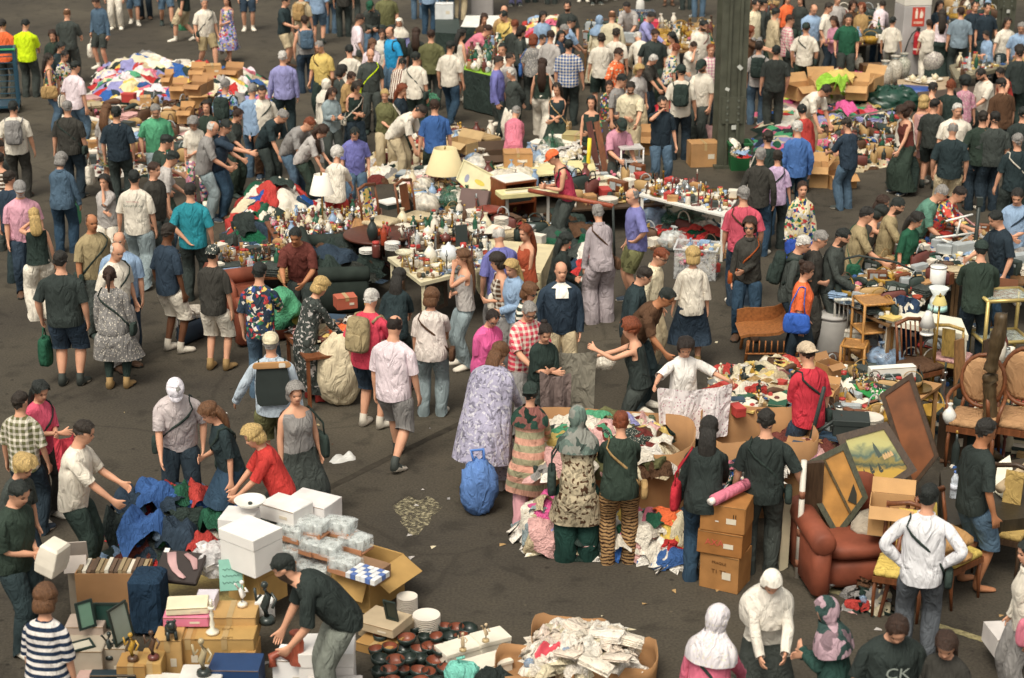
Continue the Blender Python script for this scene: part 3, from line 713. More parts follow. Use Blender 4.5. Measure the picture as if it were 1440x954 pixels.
def ground():
    m, n, l, b = nmat('asphalt', 0.9, 0, 0.2)
    v = coord(n, l); big = noise(n, l, v, .35, 6); fine = noise(n, l, v, 38, 5); mid = noise(n, l, v, 3.2, 5, 0, .4)
    c = ramp(n, l, big, [(0.3, lin('413c36')), (0.55, lin('4d473e')), (0.75, lin('5a5348'))])
    c = mix(n, l, 1.0, c, ramp(n, l, fine, [(0.3, (.72, .72, .72, 1)), (0.65, (1.15, 1.15, 1.15, 1))]), 'MULTIPLY')
    c = mix(n, l, 1.0, c, ramp(n, l, mid, [(0.32, (.70, .70, .70, 1)), (0.45, (1, 1, 1, 1)), (0.72, (1.06, 1.05, 1.03, 1))]), 'MULTIPLY')
    # hairline cracks and gum spots
    vo = n.new('ShaderNodeTexVoronoi'); vo.feature = 'DISTANCE_TO_EDGE'; vo.inputs['Scale'].default_value = .33; nv = mix(n, l, .10, v, noise(n, l, v, 2.5, 4, 1)); l.new(nv, vo.inputs['Vector'])
    c = mix(n, l, 1.0, c, ramp(n, l, vo.outputs['Distance'], [(0.0, (.78, .78, .78, 1)), (0.005, (.86, .86, .86, 1)), (0.010, (1, 1, 1, 1))]), 'MULTIPLY')
    g = n.new('ShaderNodeTexVoronoi'); g.inputs['Scale'].default_value = 3.2; l.new(v, g.inputs['Vector'])
    c = mix(n, l, 1.0, c, ramp(n, l, g.outputs['Distance'], [(0.0, (.45, .45, .45, 1)), (0.07, (.55, .55, .55, 1)), (0.09, (1, 1, 1, 1))]), 'MULTIPLY')
    g2 = n.new('ShaderNodeTexVoronoi'); g2.inputs['Scale'].default_value = 2.1; l.new(coord(n, l, (1, 1, 1), (0, 0, 1)), g2.inputs['Vector'])
    c = mix(n, l, 1.0, c, ramp(n, l, g2.outputs['Distance'], [(0.0, (1.7, 1.65, 1.5, 1)), (0.028, (1.5, 1.5, 1.4, 1)), (0.036, (1, 1, 1, 1))]), 'MULTIPLY')
    l.new(c, b.inputs['Base Color']); bump(n, l, b, fine, .5, .01)
    put('ground', [(-150, -20, 0), (150, -20, 0), (150, 260, 0), (-150, 260, 0)], [(0, 1, 2, 3)], m, smooth=False, kind='structure')
ground()
PEOPLE = '''
3 27 170 DDs 0 10|ts.org|tr.dgr|shk||man in orange t-shirt at the far left edge behind the blue cart
36 27 172 DFs 5 15|ts.hiv|tr.dgr|shk|w=1.15|worker in fluorescent yellow t-shirt beside the blue cart
94 12 172 DFs 5 10|ts.dgr|tr.dgr|bam|w=1.15|balding man in dark grey t-shirt seen from behind, upper left
73 43 5 KDs 5 10|ts.blk|tr.blk|lob|f|long-haired woman in black top facing the camera behind the pile's left end
87 60 40 KDs 5 25|ts.blk|tr.dgr|lok|f|dark-haired woman in black looking down beside the striped tote
68 76 100 DDs 0 5|tk.dgr:f|tr.den|lok|f sb=tan|woman in patterned sleeveless top and flared jeans with tan shoulder bag
92 72 60 KDs 5 20|ts.wht:f|sk.red|shk|f|person in white floral shirt and red skirt behind the striped tote
107 86 150 DDs 5 15|ts.lpk|tr.den|shk|w=1.05 sl=wht/dgr:v|short-haired person in pale pink t-shirt with big striped tote
133 -2 -25 DDs 3 30|ls.den|sh.blk|shb|shoe=wht tr=wht|young man in denim shirt and black shorts at the pile's back corner
94 142 172 DDs 0 8|ts.blk|tr.blk|shg|w=1.2 xb=blk pr=wht|grey balding man in black t-shirt and trousers from behind, left
18 142 188 DDs 0 8|ts.wht|tr.blk|shk|w=1.1 bp=gry|person in white t-shirt with grey backpack at the left edge
-2 214 175 DDs 0 8|tk.wht/brn:s|tr.dgr|shk|f|person in striped sleeveless top cut by the left edge
-4 196 150 DDs 0 8|ts.blk|tr.blk|shk||dark-clad person at the left edge behind the striped sleeveless top
86 216 178 KDs 5 20|ls.den|tr.dbl|bog|f w=1.15 tl=grn|grey-haired woman in denim jacket with green bag, back turned
150 147 165 DFs 3 15|ts.lgr|sk.crm:f|lom|f|woman with tied brown hair, grey top and flowery skirt
163 150 182 DDs 0 5|ts.blk|tr.blk|shk|w=1.1|broad man in black t-shirt beside the woman in flowery skirt, from behind
218 148 15 DDs 3 28|ts.grn|tr.ldn|shg|w=1.12|grey-haired man in bright green t-shirt looking down
237 190 120 FDs 15 20|ts.blk|tr.blk|shk||black-haired man in black leaning right beside the green t-shirt man
247 213 110 FDs 20 25|ts.lgr|tr.den|shk||black-haired youth in light grey t-shirt leaning to the stall
216 228 60 DDs 0 5|ts.blk|tr.dgr|shb||man with brown hair and black football shirt beside the printed white t-shirt
270 167 5 KDs 10 30|ts.wht|tr.pla:f|bog|f|grey-haired woman in white lace top and flowery trousers
302 171 95 FFs 15 18|ts.gry|tr.ldn|baw|w=1.1|bald man in grey t-shirt and pale jeans reaching out a garment
320 169 85 FRs 15 18|ts.nvy|tr.dbl|shk|gl|man in navy t-shirt with glasses reaching over the stall
290 142 5 DDs 0 0|ts.blk|tr.blk|lok|f hl=.36|woman with long curly black hair facing the camera, upper left
317 111 165 DDs 0 12|ts.lbl:f|tr.den|shg|bp=blk|grey-haired person in blue floral shirt with black backpack
337 154 60 KFs 15 20|ts.dgr|tr.blk|bub|f|woman with hair bun in dark top beside the navy t-shirt man
355 118 170 DDs 5 15|ts.lbl|tr.den|shg||grey-haired man in light blue shirt near the yellow pile
165 41 0 DDs 0 5|ts.lbl|tr.wht|shk|F shoe=wht|person in white trousers at the top left, head out of frame
190 34 10 DDw 0 5|ts.nvy|sh.den|shk|F f shoe=wht|bare-legged woman in short denim shorts, head out of frame
206 27 0 DDs 0 5|ts.blk|tr.blk|shk|F|person in black trousers with a white cane at the top
235 37 20 DDw 0 5|ts.red|sh.den|shk|F shoe=blk|person in denim shorts and black trainers at the top
262 58 -85 DDw 0 5|ts.blk|sw.bei|shk|F shoe=wht w=1.15 tr=grn|walking man in beige cargo shorts and black top at the top
287 -3 35 DDw 0 5|ts.wht|sh.khk|shg|shoe=wht w=1.15 xb=blk|man in white t-shirt and khaki shorts walking right
318 -5 -10 KDw 0 5|tk.lav:f|mk.lav:f|lob|f shoe=no pr=wht|woman in lavender flowery dress with white bag
350 43 10 DDs 0 5|ts.wht|sh.nvy|shk|F|person in navy shorts at the top, head out of frame
403 -5 70 DFs 3 15|ts.blk|sh.bei|shk|w=1.05 pl=wht|man in black t-shirt and beige shorts with white plastic bags
423 -14 165 DDs 0 5|ts.bei|sh.blk|shb|bp=tan|person with tan backpack at the top edge
448 63 175 DDs 0 5|ts.lbl|sh.den|shk|F w=1.1|man in light blue t-shirt and denim shorts from behind
465 47 175 DDs 0 5|ts.dgr|tr.den|shk|F|person in blue jeans at the top between two men
484 52 185 DDs 0 5|ts.blk|tr.blk|shk|F|person all in black at the top edge
497 35 180 DDs 0 5|ts.blk|tr.dgr|shk|F|second dark-clad person at the top edge left of the dark cap
519 3 0 KKs 25 30|ls.dgr|tr.den|shk|cap=dgn|man with dark green cap bending forward in jeans
543 -16 5 DDs 0 10|ts.olv|tr.blk|shk|w=1.15|man in olive grey t-shirt with belt at the top
428 22 195 DDs 3 10|tk.gry|tr.nvy|shb|bp=den|person in grey vest with blue backpack from behind
588 27 180 DDs 0 5|ls.den|tr.den|shk|F shoe=wht|person in blue jeans with white shoes at the top edge
603 48 170 DDs 0 5|ls.lbl|tr.dbl|shk|F|man in light blue shirt and dark jeans at the top
630 30 190 DDs 0 5|ts.lbl|tr.den|shk|F|person behind the white printer box at the top
646 28 170 DDs 0 5|ls.crm|tr.bei|shk|F|person in beige clothes next to the light grey pillar
508 20 110 DDs 3 20|ts.lpk|tr.bei|shk|xb=dgr|dark-haired man in pale pink t-shirt with dark strap
547 38 -55 DDs 3 15|ts.2f9ad0|tr.den|bam|w=1.15 bp=blk|balding man in bright turquoise t-shirt with black backpack
561 26 -20 DDs 3 15|ls.lav|tr.gry|shk|f hijab=wht|woman in white headscarf and lavender top
537 41 0 DDs 3 15|ts.wht|tr.bei|shb|f|short-haired woman in white top left of the turquoise t-shirt
585 40 190 DDs 0 10|ts.dgr|tr.blk|lob|f|woman with long brown hair and dark clothes from behind
606 42 180 DDs 0 8|ts.olv|tr.dgr|shb|w=1.15|large man in dark olive t-shirt seen from behind
447 59 -25 DDs 3 25|ts.yel|tr.blk|shg|w=1.1 xl=brn|man in pale yellow polo with brown strap looking down
397 72 188 DDs 0 8|ls.lav|tr.blk|shw|w=1.15 H=1.78|white-haired man in lavender shirt seen from behind
491 63 182 DDs 5 18|ts.wht|tr.blk|shk||dark-haired man in white t-shirt from behind the pale yellow polo
524 56 5 CDs 5 20|ls.lpk|tr.wht|lom|f|brown-haired woman in pale pink top looking down
521 69 10 DDs 0 15|ts.dgr|tr.dgr|ban|xb=hiv|stocky man in dark grey t-shirt with yellow bag
567 82 165 FFs 35 15|ls.wht/mar:v|tr.blk|shk|f|person in striped red and white shirt bending over
585 73 160 DDs 5 15|ts.wht|tr.blk|shk|xb=blk|youth in white t-shirt with black strap behind the striped shirt
634 58 160 DDw 0 12|ts.wht|tr.dbl|shk|w=1.05|man in white t-shirt and jeans walking beside the glassware table
650 42 125 DDs 3 12|tk.wht|sk.wht|lok|f shoe=wht|woman in white sleeveless dress beside the glassware table
689 36 85 RRs 55 5|ts.pnk|tr.dgr|shb||man in pink t-shirt bending far over the glassware table
681 20 10 DDs 0 15|ts.brn|tr.blk|lob|f|brown-haired woman behind the glassware table
706 16 -35 FDs 10 20|ts.yel|tr.blk|shk|xb=blk|man in yellow t-shirt behind the glassware table
709 8 10 DDs 0 5|ts.tan|tr.blk|bam||bald man standing behind the yellow t-shirt
706 61 -30 DDs 5 10|ts.wht|tr.dgr|shk||dark-haired man in white at the right end of the glassware table
702 79 80 DDs 0 10|ls.vio|tr.blk|shk||young man in violet shirt and black trousers
718 74 60 DDs 0 8|ts.lgr|tr.blk|shk||black-haired man right behind the violet shirt
717 96 -60 BBs 3 15|ls.dgr|tr.wht|shw|f w=1.1|white-haired person in dark jumper and white trousers
368 121 15 DDs 3 18|ts.wht|tr.brn|shk|xb=blk|man in white t-shirt with black strap facing the camera
402 157 60 FWs 45 25|ts.blk|tr.blk|shg||grey-haired man in black t-shirt bending over the clothes
440 167 60 FWs 50 20|ts.gry|tr.den|shr||auburn-haired person in grey t-shirt and jeans bending
458 178 75 FWs 45 20|ts.lgr|tr.blk|lob|f|woman in light grey top bending right with hair hanging
474 208 165 FFs 15 20|ts.wht|tr.red|cuw|f|curly pale-haired woman in white top and red trousers
468 125 25 CCs 3 25|jk.ldn|tr.dgr|lob|f|woman in pale denim jacket looking at her hands
459 111 150 DDs 3 10|ls.wht|tr.gry|shk|f hijab=wht|woman in white headscarf behind the denim jacket
482 93 120 DDs 5 15|ts.dgr|tr.blk|bok|f|black-haired person in dark top behind the pale denim jacket
496 102 50 CCs 8 25|ts.tan|tr.blk|shb|f|person with brown hair and tan top bending between two women
504 117 30 KKs 12 30|tk.blk|tr.blk|bok|f xb=wht/blk:m|woman in black sleeveless top with patterned scarf bag
541 126 2 DKs 3 15|ts.olv|tr.bei|shy|f w=1.12 sl=wht|short-haired blonde woman in olive shirt with white bag
566 119 70 DCs 5 10|ts.blk|tr.blk|lor|f phone=1|auburn woman in black top holding out a phone
611 140 195 DDw 3 10|ts.blu|tr.blk|shb|w=1.1|man in royal blue t-shirt walking by the bric-a-brac
598 150 70 FWs 60 20|ts.wht|tr.bei|shk||person in white shirt bending beside the royal blue t-shirt
499 182 15 DDs 3 35|ts.vio|tr.den|shk|H=1.6|boy in violet t-shirt and ripped jeans among the toys
798 2 -15 DDs 0 8|ts.blk|tr.blk|shk|beard|bearded man in black behind the top stall
764 17 5 DDs 0 10|ts.lbl|tr.den|lok|f|woman with long black hair and light blue top at the top stall
724 28 170 DDs 3 8|ts.blk|tr.blk|shr||man in black t-shirt with small print left of the top stall
735 38 100 DDs 3 15|ts.dgr|tr.blk|bon|f|person with brown hair beside the black printed t-shirt
750 50 178 DDs 0 8|ts.gry:d|tr.blk|bor|f w=1.15 sl=blu|auburn woman in grey with a blue bag from behind
764 49 30 DDs 0 15|ts.wht|tr.nvy|shk|H=1.5|boy in white t-shirt left of the grey t-shirt man
775 43 150 DDs 3 12|ts.lgr|tr.nvy|shb||man in light grey t-shirt beside the royal blue patterned shirt
796 35 70 DFs 3 20|ts.nvy|tr.nvy|shg||grey-haired man in dark blue shirt facing the stall
806 24 120 FFs 20 15|ts.lbl|tr.blk|shk||man in light blue shirt leaning to the top stall
789 44 30 DDs 0 5|tk.blk|tr.blk|lok|f|woman with dark hair beside the dark blue shirt man
800 56 175 DDs 0 5|ts.blu:p|tr.blk|shk|w=1.2 H=1.8|large man in royal blue patterned shirt seen from behind
763 83 172 DDw 0 5|tk.blk|wt.wht|lob|f hl=.42 sb=wht|bare-backed woman with long ponytail and wide white trousers
783 118 -20 KKs 0 12|tk.blk|lk.blk|lok|f xl=tan:d|woman in black tank top and skirt with woven bag
843 22 172 DDs 0 5|ls.crm|lk.crm|shk|f hijab=lbl|woman in light blue headscarf and cream dress
861 15 178 DDs 3 10|ls.crm|tr.bei|bam|w=1.15|bald man in cream shirt seen from behind
846 47 178 DFs 0 8|ts.wht|sw.blk|shk||man in white t-shirt and black shorts from behind, top middle
867 40 165 SDs 0 10|ts.wht|tr.bei|shk||man in white t-shirt with raised arm beside the black shorts man
896 46 190 FWs 55 20|ls.wht|tr.crm|shw||person in white shirt bending with back to the camera
922 42 5 DDs 0 25|ts.blk|tr.blk|shb|w=1.2|heavy man in black polo looking down, top middle
871 68 55 DDs 3 12|ts.org/crm:m|tr.blk|shb|sg w=1.1|man in orange patterned shirt and sunglasses
991 29 25 DDs 3 20|ts.wht|tr.blk|shk|beard xb=mar|bearded man in white t-shirt with red strap left of the dark column
977 60 30 CUs 5 30|ts.wht|tr.gry|shb|H=1.5|boy in white t-shirt with hand at his mouth
953 62 100 FDs 12 20|ts.wht/ros:f|tr.den|shr|f|short-haired woman in pink flowery blouse
922 78 60 FFs 15 30|ts.blk|tr.blk|shw|f w=1.15|white-haired woman in black t-shirt reaching for the red cloth
944 46 -60 KDs 5 10|tk.wht|tr.blk|lok|f|woman in white sleeveless top right of the heavy man
1000 62 10 DDs 0 5|ls.pla:p|tr.blk|shr||red-haired person half hidden by the dark column
985 85 -50 DFs 0 25|ts.wht|tr.dgr|shk|cap=blk beard w=1.05 H=1.8|man in black cap and white t-shirt looking down
958 91 175 DDs 0 10|ts.wht|tr.blk|shk|cap=blk bp=blk H=1.85|tall man in black cap and white t-shirt with black backpack
887 116 -10 FKs 12 25|ts.crm|tr.bei|shk|beard w=1.15|bearded man in cream t-shirt beside the red cloth
857 114 15 KKs 5 15|ts.brn:f|lk.brn:f|shb|f|woman in brown patterned dress left of the cream t-shirt
832 136 0 KDs 0 0|tk.blk|tr.blk|lok|f|pale woman with black hair by the leaning frames
932 136 12 DUs 0 15|ts.blk|tr.den|shk|beard|bearded man in black t-shirt and blue jeans, arm raised
877 105 60 DDs 8 20|ts.gry|tr.blk|shk||man in grey t-shirt behind the cream t-shirt
900 92 30 DDs 5 20|ts.lgr|tr.bei|boy|f|fair-haired woman in light grey top beside the orange shirt
876 169 30 FFk 25 25|ts.pla|tr.blk|shk|cap=blk beard w=1.1|man in black cap and dusty pink t-shirt crouching by the white rack
773 212 -75 CCs 22 22|tk.c2455e|tr.dgr|shk|cap=org xb=blk|man in orange cap and crimson vest by the keyboard
727 150 175 FFs 38 20|ls.pnk|lg.blk|shg|f|woman in pink jacket and black leggings bending away
880 4 -20 FFs 35 20|ts.lgr|tr.nvy|shk||man in grey t-shirt bending at the top edge
857 0 10 DDs 5 5|ts.blu|tr.blk|shk|F|person in blue top at the top edge behind the bending man
919 18 60 FFs 15 30|ls.lav|tr.blk|shk||black-haired man in pale lavender shirt by the pink trays
940 8 0 DDs 0 5|tk.wht|sk.wht|lok|F f|woman in white dress at the top edge, head out of frame
905 2 175 DDs 0 5|ts.tan|tr.blk|lob|F f|woman with tan top at the top edge
965 14 180 DDs 0 5|ts.dgr|tr.blk|shk|F|dark-clad man at the top edge left of the column
982 24 175 DDs 0 5|ts.blk|tr.den|shk|F|man in blue jeans at the top edge left of the column
747 4 175 DDs 0 5|ts.blk|tr.blk|shk|F|dark-clad person at the top edge behind the light blue top
725 8 0 DDs 0 5|ts.gry|tr.lav|shk|F|person in lavender trousers at the top edge
775 6 180 DDs 0 5|ts.olv|tr.dgr|shk|F|person in olive clothes at the top edge
820 2 0 DDs 0 5|ls.gry:f|tr.dgr|lob|F f|woman in grey patterned dress at the top edge
838 6 10 DDs 0 5|ts.red|tr.blk|shk|F|person in red top at the top edge
1146 7 10 DFs 3 25|ts.lbl|tr.blk|bam|w=1.2|heavy man in light blue t-shirt looking down, top right
1167 4 60 DDs 0 15|ts.wht|tr.blk|shk||man in white t-shirt right of the heavy light blue man
1134 32 172 DDs 0 5|ts.wht|tr.blk|shk|cap=blk xb=blk|man in black cap and white t-shirt with diagonal strap from behind
1172 24 -50 CCs 8 15|ls.pla|tr.blk|lob|f|woman in dusty pink blouse with tan jacket, top right
1112 21 100 DDs 0 12|ls.pnk:p|tr.dgr|shb|xb=blk|person in pink plaid shirt with dark strap
1092 11 110 FDs 3 10|ls.bei|tr.bei|shk||person in beige shirt left of the pink plaid shirt
1075 -2 90 DDs 0 8|ls.blk|tr.blk|shk||dark-clad man right of the dark column, top
1064 0 30 DDs 0 12|ts.crm|tr.gry|shk||man in cream shirt right of the dark column
1056 38 80 RRs 5 5|ts.brn|tr.blk|bor|f|auburn woman stretching her arms right of the dark column
1068 58 170 DDs 0 5|ts.lgr|tr.den|shk|bp=blk|youth in light grey t-shirt right of the dark column
1092 64 178 DDs 0 5|ts.blk|tr.blk|shk|w=1.2|broad man in black t-shirt seen from behind, top right
1194 20 -10 DDs 0 15|ts.dgn|tr.blk|shk||person in dark green top behind the yellow cloths
1200 2 20 DDs 0 10|ts.brn|tr.blk|bob|f|brown-haired woman at the top right holding things
1212 5 -30 KKs 0 10|ts.tan|tr.blk|bor|f|auburn woman in tan top left of the fire extinguisher
1178 -8 10 DDs 0 5|ts.lgr|tr.dgr|shk||grey-clad man at the top edge right of the white t-shirt
1126 -6 -30 DDs 0 5|ts.blk|tr.blk|lok|f|woman in black at the top edge behind the pink plaid
1108 -8 20 DDs 0 5|ts.org|tr.blk|lok|f|woman in orange top at the top edge, right
1242 1 150 FFs 40 15|ls.lpk|tr.dbl|shk|f|person in pale pink top bending behind the white pillar
1256 24 160 DDs 0 5|ts.wht|tr.gry|shk|H=1.5|child in white left of the white pillar
1307 28 178 DDs 0 5|ts.wht|tr.wht|shb|H=1.4|child in white right of the white pillar
1325 15 175 DDs 0 5|tk.lpk|lk.blk|lok|f|woman in pale sleeveless top and black skirt from behind
1352 10 178 DDs 0 5|ts.8494a0|tr.blk|shb|w=1.15|man in blue grey shirt seen from behind, top right
1322 2 10 DDs 0 5|ts.blk|tr.blk|lon|f|dark-haired woman at the top edge right of the pillar
1372 2 -10 DDs 0 5|ts.blk|tr.blk|shk||dark man at the top edge under the white bundle
1389 4 0 DDs 0 5|ts.blk|tr.blk|shk||man in black at the top edge left of the grey post
1418 26 10 DLs 5 10|ts.wht|wt.blk|lok|f|dark-haired woman in white top and black trousers, right edge
1437 32 -20 KDs 10 20|ts.lbl|tr.dgr|shg||person in light blue shirt cut by the right edge, top
1386 44 -60 KKs 5 20|ts.lbl|tr.dgr|shk|f H=1.4|girl in light blue top behind the tall vase
1432 63 -60 FFs 20 20|ts.tan|tr.blk|shk||person bending by the right edge above the bottles
1376 98 -65 FDs 8 35|ts.wht|tr.blk|shk|beard|black-haired bearded man in white t-shirt facing left, right side
1405 96 -60 FDs 25 20|tk.red|tr.blk|shk|f|person in red sleeveless top bending left
1408 110 -160 DDs 10 15|ts.brn|tr.blk|shk|w=1.15|person in brown shirt behind the bearded white t-shirt
1358 108 170 DDs 3 10|ts.pla:d|tr.blk|cuk|f|curly-haired woman in dusty pink top from behind
1338 112 160 DDs 5 10|ts.blk|tr.blk|shr||brown-haired person left of the curly-haired woman
1313 116 165 FFs 20 10|tk.c98a6c|tr.brn|shk||bare-shouldered man by the blue tarpaulin
1340 128 175 DDs 3 10|ts.lpk|tr.bei|shk|f H=1.5|person in pale pink top above the old man in white
1347 146 2 DDs 0 10|ts.wht|tr.dgr|shw|w=1.2|old man in white short-sleeved shirt facing the camera
1341 172 172 DDs 0 10|ts.blk|sw.bei|bag|w=1.15|grey balding man in black t-shirt and beige shorts from behind
1383 156 175 DDs 0 5|ts.blk|tr.blk|shk|w=1.1|man in black left of a pair seen from behind, right
1400 157 185 DDs 0 5|ts.dgr|tr.blk|shk|w=1.2|wide man in dark grey from behind, right side
1266 150 -70 WDs 12 20|tk.mar|lk.blk|bob|f|woman in maroon sleeveless top and long black skirt
1279 145 120 DDs 3 10|ls.wht|lk.blk|bob|f|woman in white blouse and black skirt
1300 136 160 DDs 3 5|tk.ros|sk.ros|boy|f|fair-haired woman in rose dress
1315 139 150 DDs 0 10|ts.blk|sh.blk|shk|H=1.65|youth in black t-shirt with white print beside the rose dress
1190 167 -150 FFs 8 15|ts.nvy|tr.den|shk|H=1.6|boy in navy t-shirt and jeans at the low stall
1127 147 -150 DDs 12 15|ls.red|tr.blk|shk|f|black-haired person in red top beside the white shirt bender
1166 122 50 WWs 50 25|ts.wht|tr.bei|shk|w=1.1|man in white t-shirt and beige trousers bending over the clothes
1121 170 185 DDs 3 12|ls.4f74b0|tr.dbl|shw||grey-haired man in blue shirt seen from behind
1434 66 180 DDs 0 5|ts.blk|tr.blk|shk||dark-haired man cut by the right edge
1432 188 185 DDs 0 5|ts.blk|tr.blk|shg|xb=wht|person in black with light bag at the right edge
1440 150 175 DDs 0 5|ts.blk|tr.blk|shk||dark person cut by the right edge behind the light bag
1094 211 170 DDs 3 5|ts.d0b4d4|tr.blk|shk|f xl=blk|person in pale lilac t-shirt and black trousers
1080 184 175 DDs 3 5|ls.blk|tr.dbl|shk|sl=wht|person in black carrying a big white lettered bag
1070 208 160 DDs 0 5|ls.blk|tr.dbl|shg||grey-haired man in black right behind the dusty red polo
27 255 22 DDs 3 12|ts.d8a0b0|tr.nvy|shw|cap=gry beard w=1.15|bearded man in grey cap and pink striped shirt, left edge
47 293 -155 UDs 0 5|tk.blk|wt.wht|cly|f hl=.16|curly blonde woman in black top and white trousers
146 246 -15 UXs 0 5|ts.lgr|tr.wht|lok|f H=1.55|girl with long black hair and grey t-shirt, hand at ear
188 239 176 DDw 0 5|ts.wht|wt.ldn|shk|w=1.05 H=1.8 logo|young man in printed white t-shirt and baggy pale jeans
128 301 45 DDs 0 5|ts.khk|tr.dgr|bat|w=1.2 xb=blk skin=m|bald man in khaki t-shirt with two black straps
167 326 3 DDs 0 5|ts.lbl|tr.nvy|baw|w=1.2|balding man in light blue t-shirt facing the camera
166 342 55 DDs 3 20|ts.wht|tr.gry|baw|xb=blk w=1.1|bald elderly man in white shirt with black strap
153 376 178 DDs 0 5|kt.gry/wht:d|lg.blk|pob|f w=1.2 xb=blk shoe=tan|woman with ponytail, dotted grey tunic and black leggings
84 353 176 DDs 0 8|ts.blk|sw.nvy|shk|w=1.3 pl=dgn bs=1.1 H=1.8|large man in black t-shirt and navy shorts with green bag
267 257 176 BDs 0 8|ts.tea|tr.blk|shk|w=1.12 H=1.78|man in teal t-shirt and black trousers from behind
237 314 140 DDs 3 12|ts.nvy|sw.wht|shk|skin=d H=1.8 shoe=wht|man in dark navy t-shirt and white shorts
299 345 165 KDs 3 10|ts.blk|sw.wht|shk|cap=dgr:d capb H=1.7 shoe=tan|youth in patterned cap, black t-shirt and pale shorts
12 240 160 DDs 0 5|ts.nvy|tr.blk|shk||dark-haired person at the left edge behind the grey cap
414 322 -10 FFs 28 15|ts.mar|tr.blk|shk|w=1.15 skin=m|man in maroon t-shirt leaning forward with a green garment
365 369 172 DFs 5 10|ts.nvy/gry:f|tr.den|shk|H=1.76|man in navy patterned shirt and blue jeans from behind
455 392 125 FFs 22 20|kr.dgr/lgr:m|lg.dgr|boy|f w=1.1 shoe=red|woman in long grey dress leaning over the goods
523 406 150 DFs 8 15|ts.d84a5e|sw.nvy|shw|w=1.15 bp=khk|grey-haired man in coral t-shirt with khaki backpack
556 443 160 DDw 3 15|ts.lpk|sw.gry|ban|w=1.12 H=1.82 shoe=dgr|balding man in pale pink polo and grey shorts, striding
562 378 170 DFs 22 15|ts.blk|tr.blk|lok|f hl=.3|woman with long black hair and black top at the marble table
607 407 175 DFs 3 8|ts.e4d8d0|tr.ldn|bom|f w=1.2 xb=brn shoe=wht|brown-haired woman in white top and faded jeans from behind
651 351 -75 UXs 0 5|tk.lgr|tr.ldn|lom|f hl=.42|young woman with very long brown hair, hand at her chin
701 318 -155 DFs 8 12|ts.vio|tr.gry|baw|w=1.15|balding man in violet blue shirt at the marble table
698 357 -80 KDs 5 10|tk.brn:p|tr.gry|bok|f sb=wht|black-haired woman in brown checked top
718 366 -55 KDs 5 12|jk.lbl|tr.gry|loy|f|blonde woman in light blue sleeveless jacket
695 439 35 KKs 10 30|ts.hpk|tr.gry|shn|f gl w=1.15 shoe=no|short-haired woman in bright pink top with glasses
380 468 188 LDs 0 5|ls.c0ccd8|sw.olv:c|shg|cap=crm vest=blk w=1.1|man in cream cap with big black display vest and camouflage shorts
738 317 -60 KDs 0 10|tk.rst|tr.bei|lor|f|auburn woman in rust sleeveless top
797 328 100 KKk 10 10|ls.drk|tr.drk|lok|f w=1.15|woman in black seated among the goods beside the grey suit
789 368 6 DDs 0 5|jk.nvy|tr.bei|bat|w=1.15 inner|balding man in navy blazer and white shirt facing the camera
747 400 60 DDs 5 15|ls.wht/blk:s|tr.blk|bom|f sg|woman in sunglasses and black and white striped top
746 427 30 FFs 8 25|ts.d84a5e:p|tr.gry|shg|gl w=1.12|elderly man in red checked shirt and glasses looking down
768 458 20 CCs 10 20|ts.blk|tr.blk|bun|f hold=7c6c68 hw=.4 hh=.7|woman with dark bun holding up brown fabric
840 287 -165 DFs 18 12|ls.b0a4a8|wt.b0a4a8|shg|f H=1.72 xb=brn shoe=brn|person in loose mauve grey suit leaning over the table
888 265 -80 HDs 5 12|ts.7c7cb4|sh.olv:c|bap|w=1.1 skin=l|bald man in violet t-shirt with hand on hip
911 376 85 DDs 10 22|jk.blk|tr.blk|shk||man in black jacket looking down beside the white blouse man
934 350 65 DDs 8 25|ls.crm|tr.bei|shr|gl|auburn-haired man in cream shirt and glasses looking down
945 408 60 DFs 40 22|ts.brn|tr.blk|shk|w=1.1 skin=m|man in dark brown t-shirt bending forward
975 349 178 DDs 0 5|th.wht|mk.nvy|boy|f H=1.64 shoe=tan|blonde woman in white top and navy skirt from behind
886 450 -100 ORs 12 5|tk.blk|tr.dgr|cur|f hx hold=8f897c hw=.75 hh=.75|curly auburn woman in black sleeveless top stretching fabric
1046 262 176 DDs 0 10|ts.cf5a6c|tr.nvy|shg|w=1.12 xb=brn H=1.78|grey-haired man in dusty red polo with brown strap
1055 307 -8 KDs 0 5|ls.blk|tr.dbl|bob|f H=1.72 sg xb=a4522c shoe=brn|woman in sunglasses with large brown leather bag and jeans
1129 255 4 DDs 0 5|ls.crm:f|wt.3350a4|shb|f H=1.7|woman in colourful floral blouse and wide blue trousers
1134 332 80 DDs 12 18|ls.dgr|tr.blk|shw|bp=blk|white-haired man in dark jacket with black backpack
1158 325 75 DKs 8 20|ts.blk|tr.blk|shg|w=1.1 nort|grey-haired man in black lettered t-shirt
1190 322 60 DFs 10 20|ls.dgr|tr.dgr|shk|beard|dark bearded man right of the lettered black t-shirt
1222 291 80 DFs 10 15|ts.khk|tr.den|shk|xb=dgn|person in khaki top with green strap
1243 291 95 DRs 25 18|tk.blk|tr.gry|bok|f|woman in black strappy top reaching far right over the table
1243 276 60 DDs 0 10|ts.lgr|tr.blk|lob|f|woman behind the strappy top reaching woman
1267 279 70 DFs 10 20|ts.khk|tr.den|shk|beard|bearded man in khaki shirt facing the right stall
1293 300 40 DDs 12 20|ts.dgn|tr.blk|lok|f|woman in dark green leaning over the right stall
1330 262 60 DFs 30 20|ts.5c8474|tr.blk|shg|w=1.1|grey-haired man in sea green t-shirt bending right
1356 264 55 FRs 35 20|ts.d0564a:f|tr.blk|shn||person in coral red shirt bending over the right stall
1398 297 -75 DFs 10 20|ts.blk|tr.dbl|shk|w=1.1|tall man in black t-shirt with white stripe at the right stall
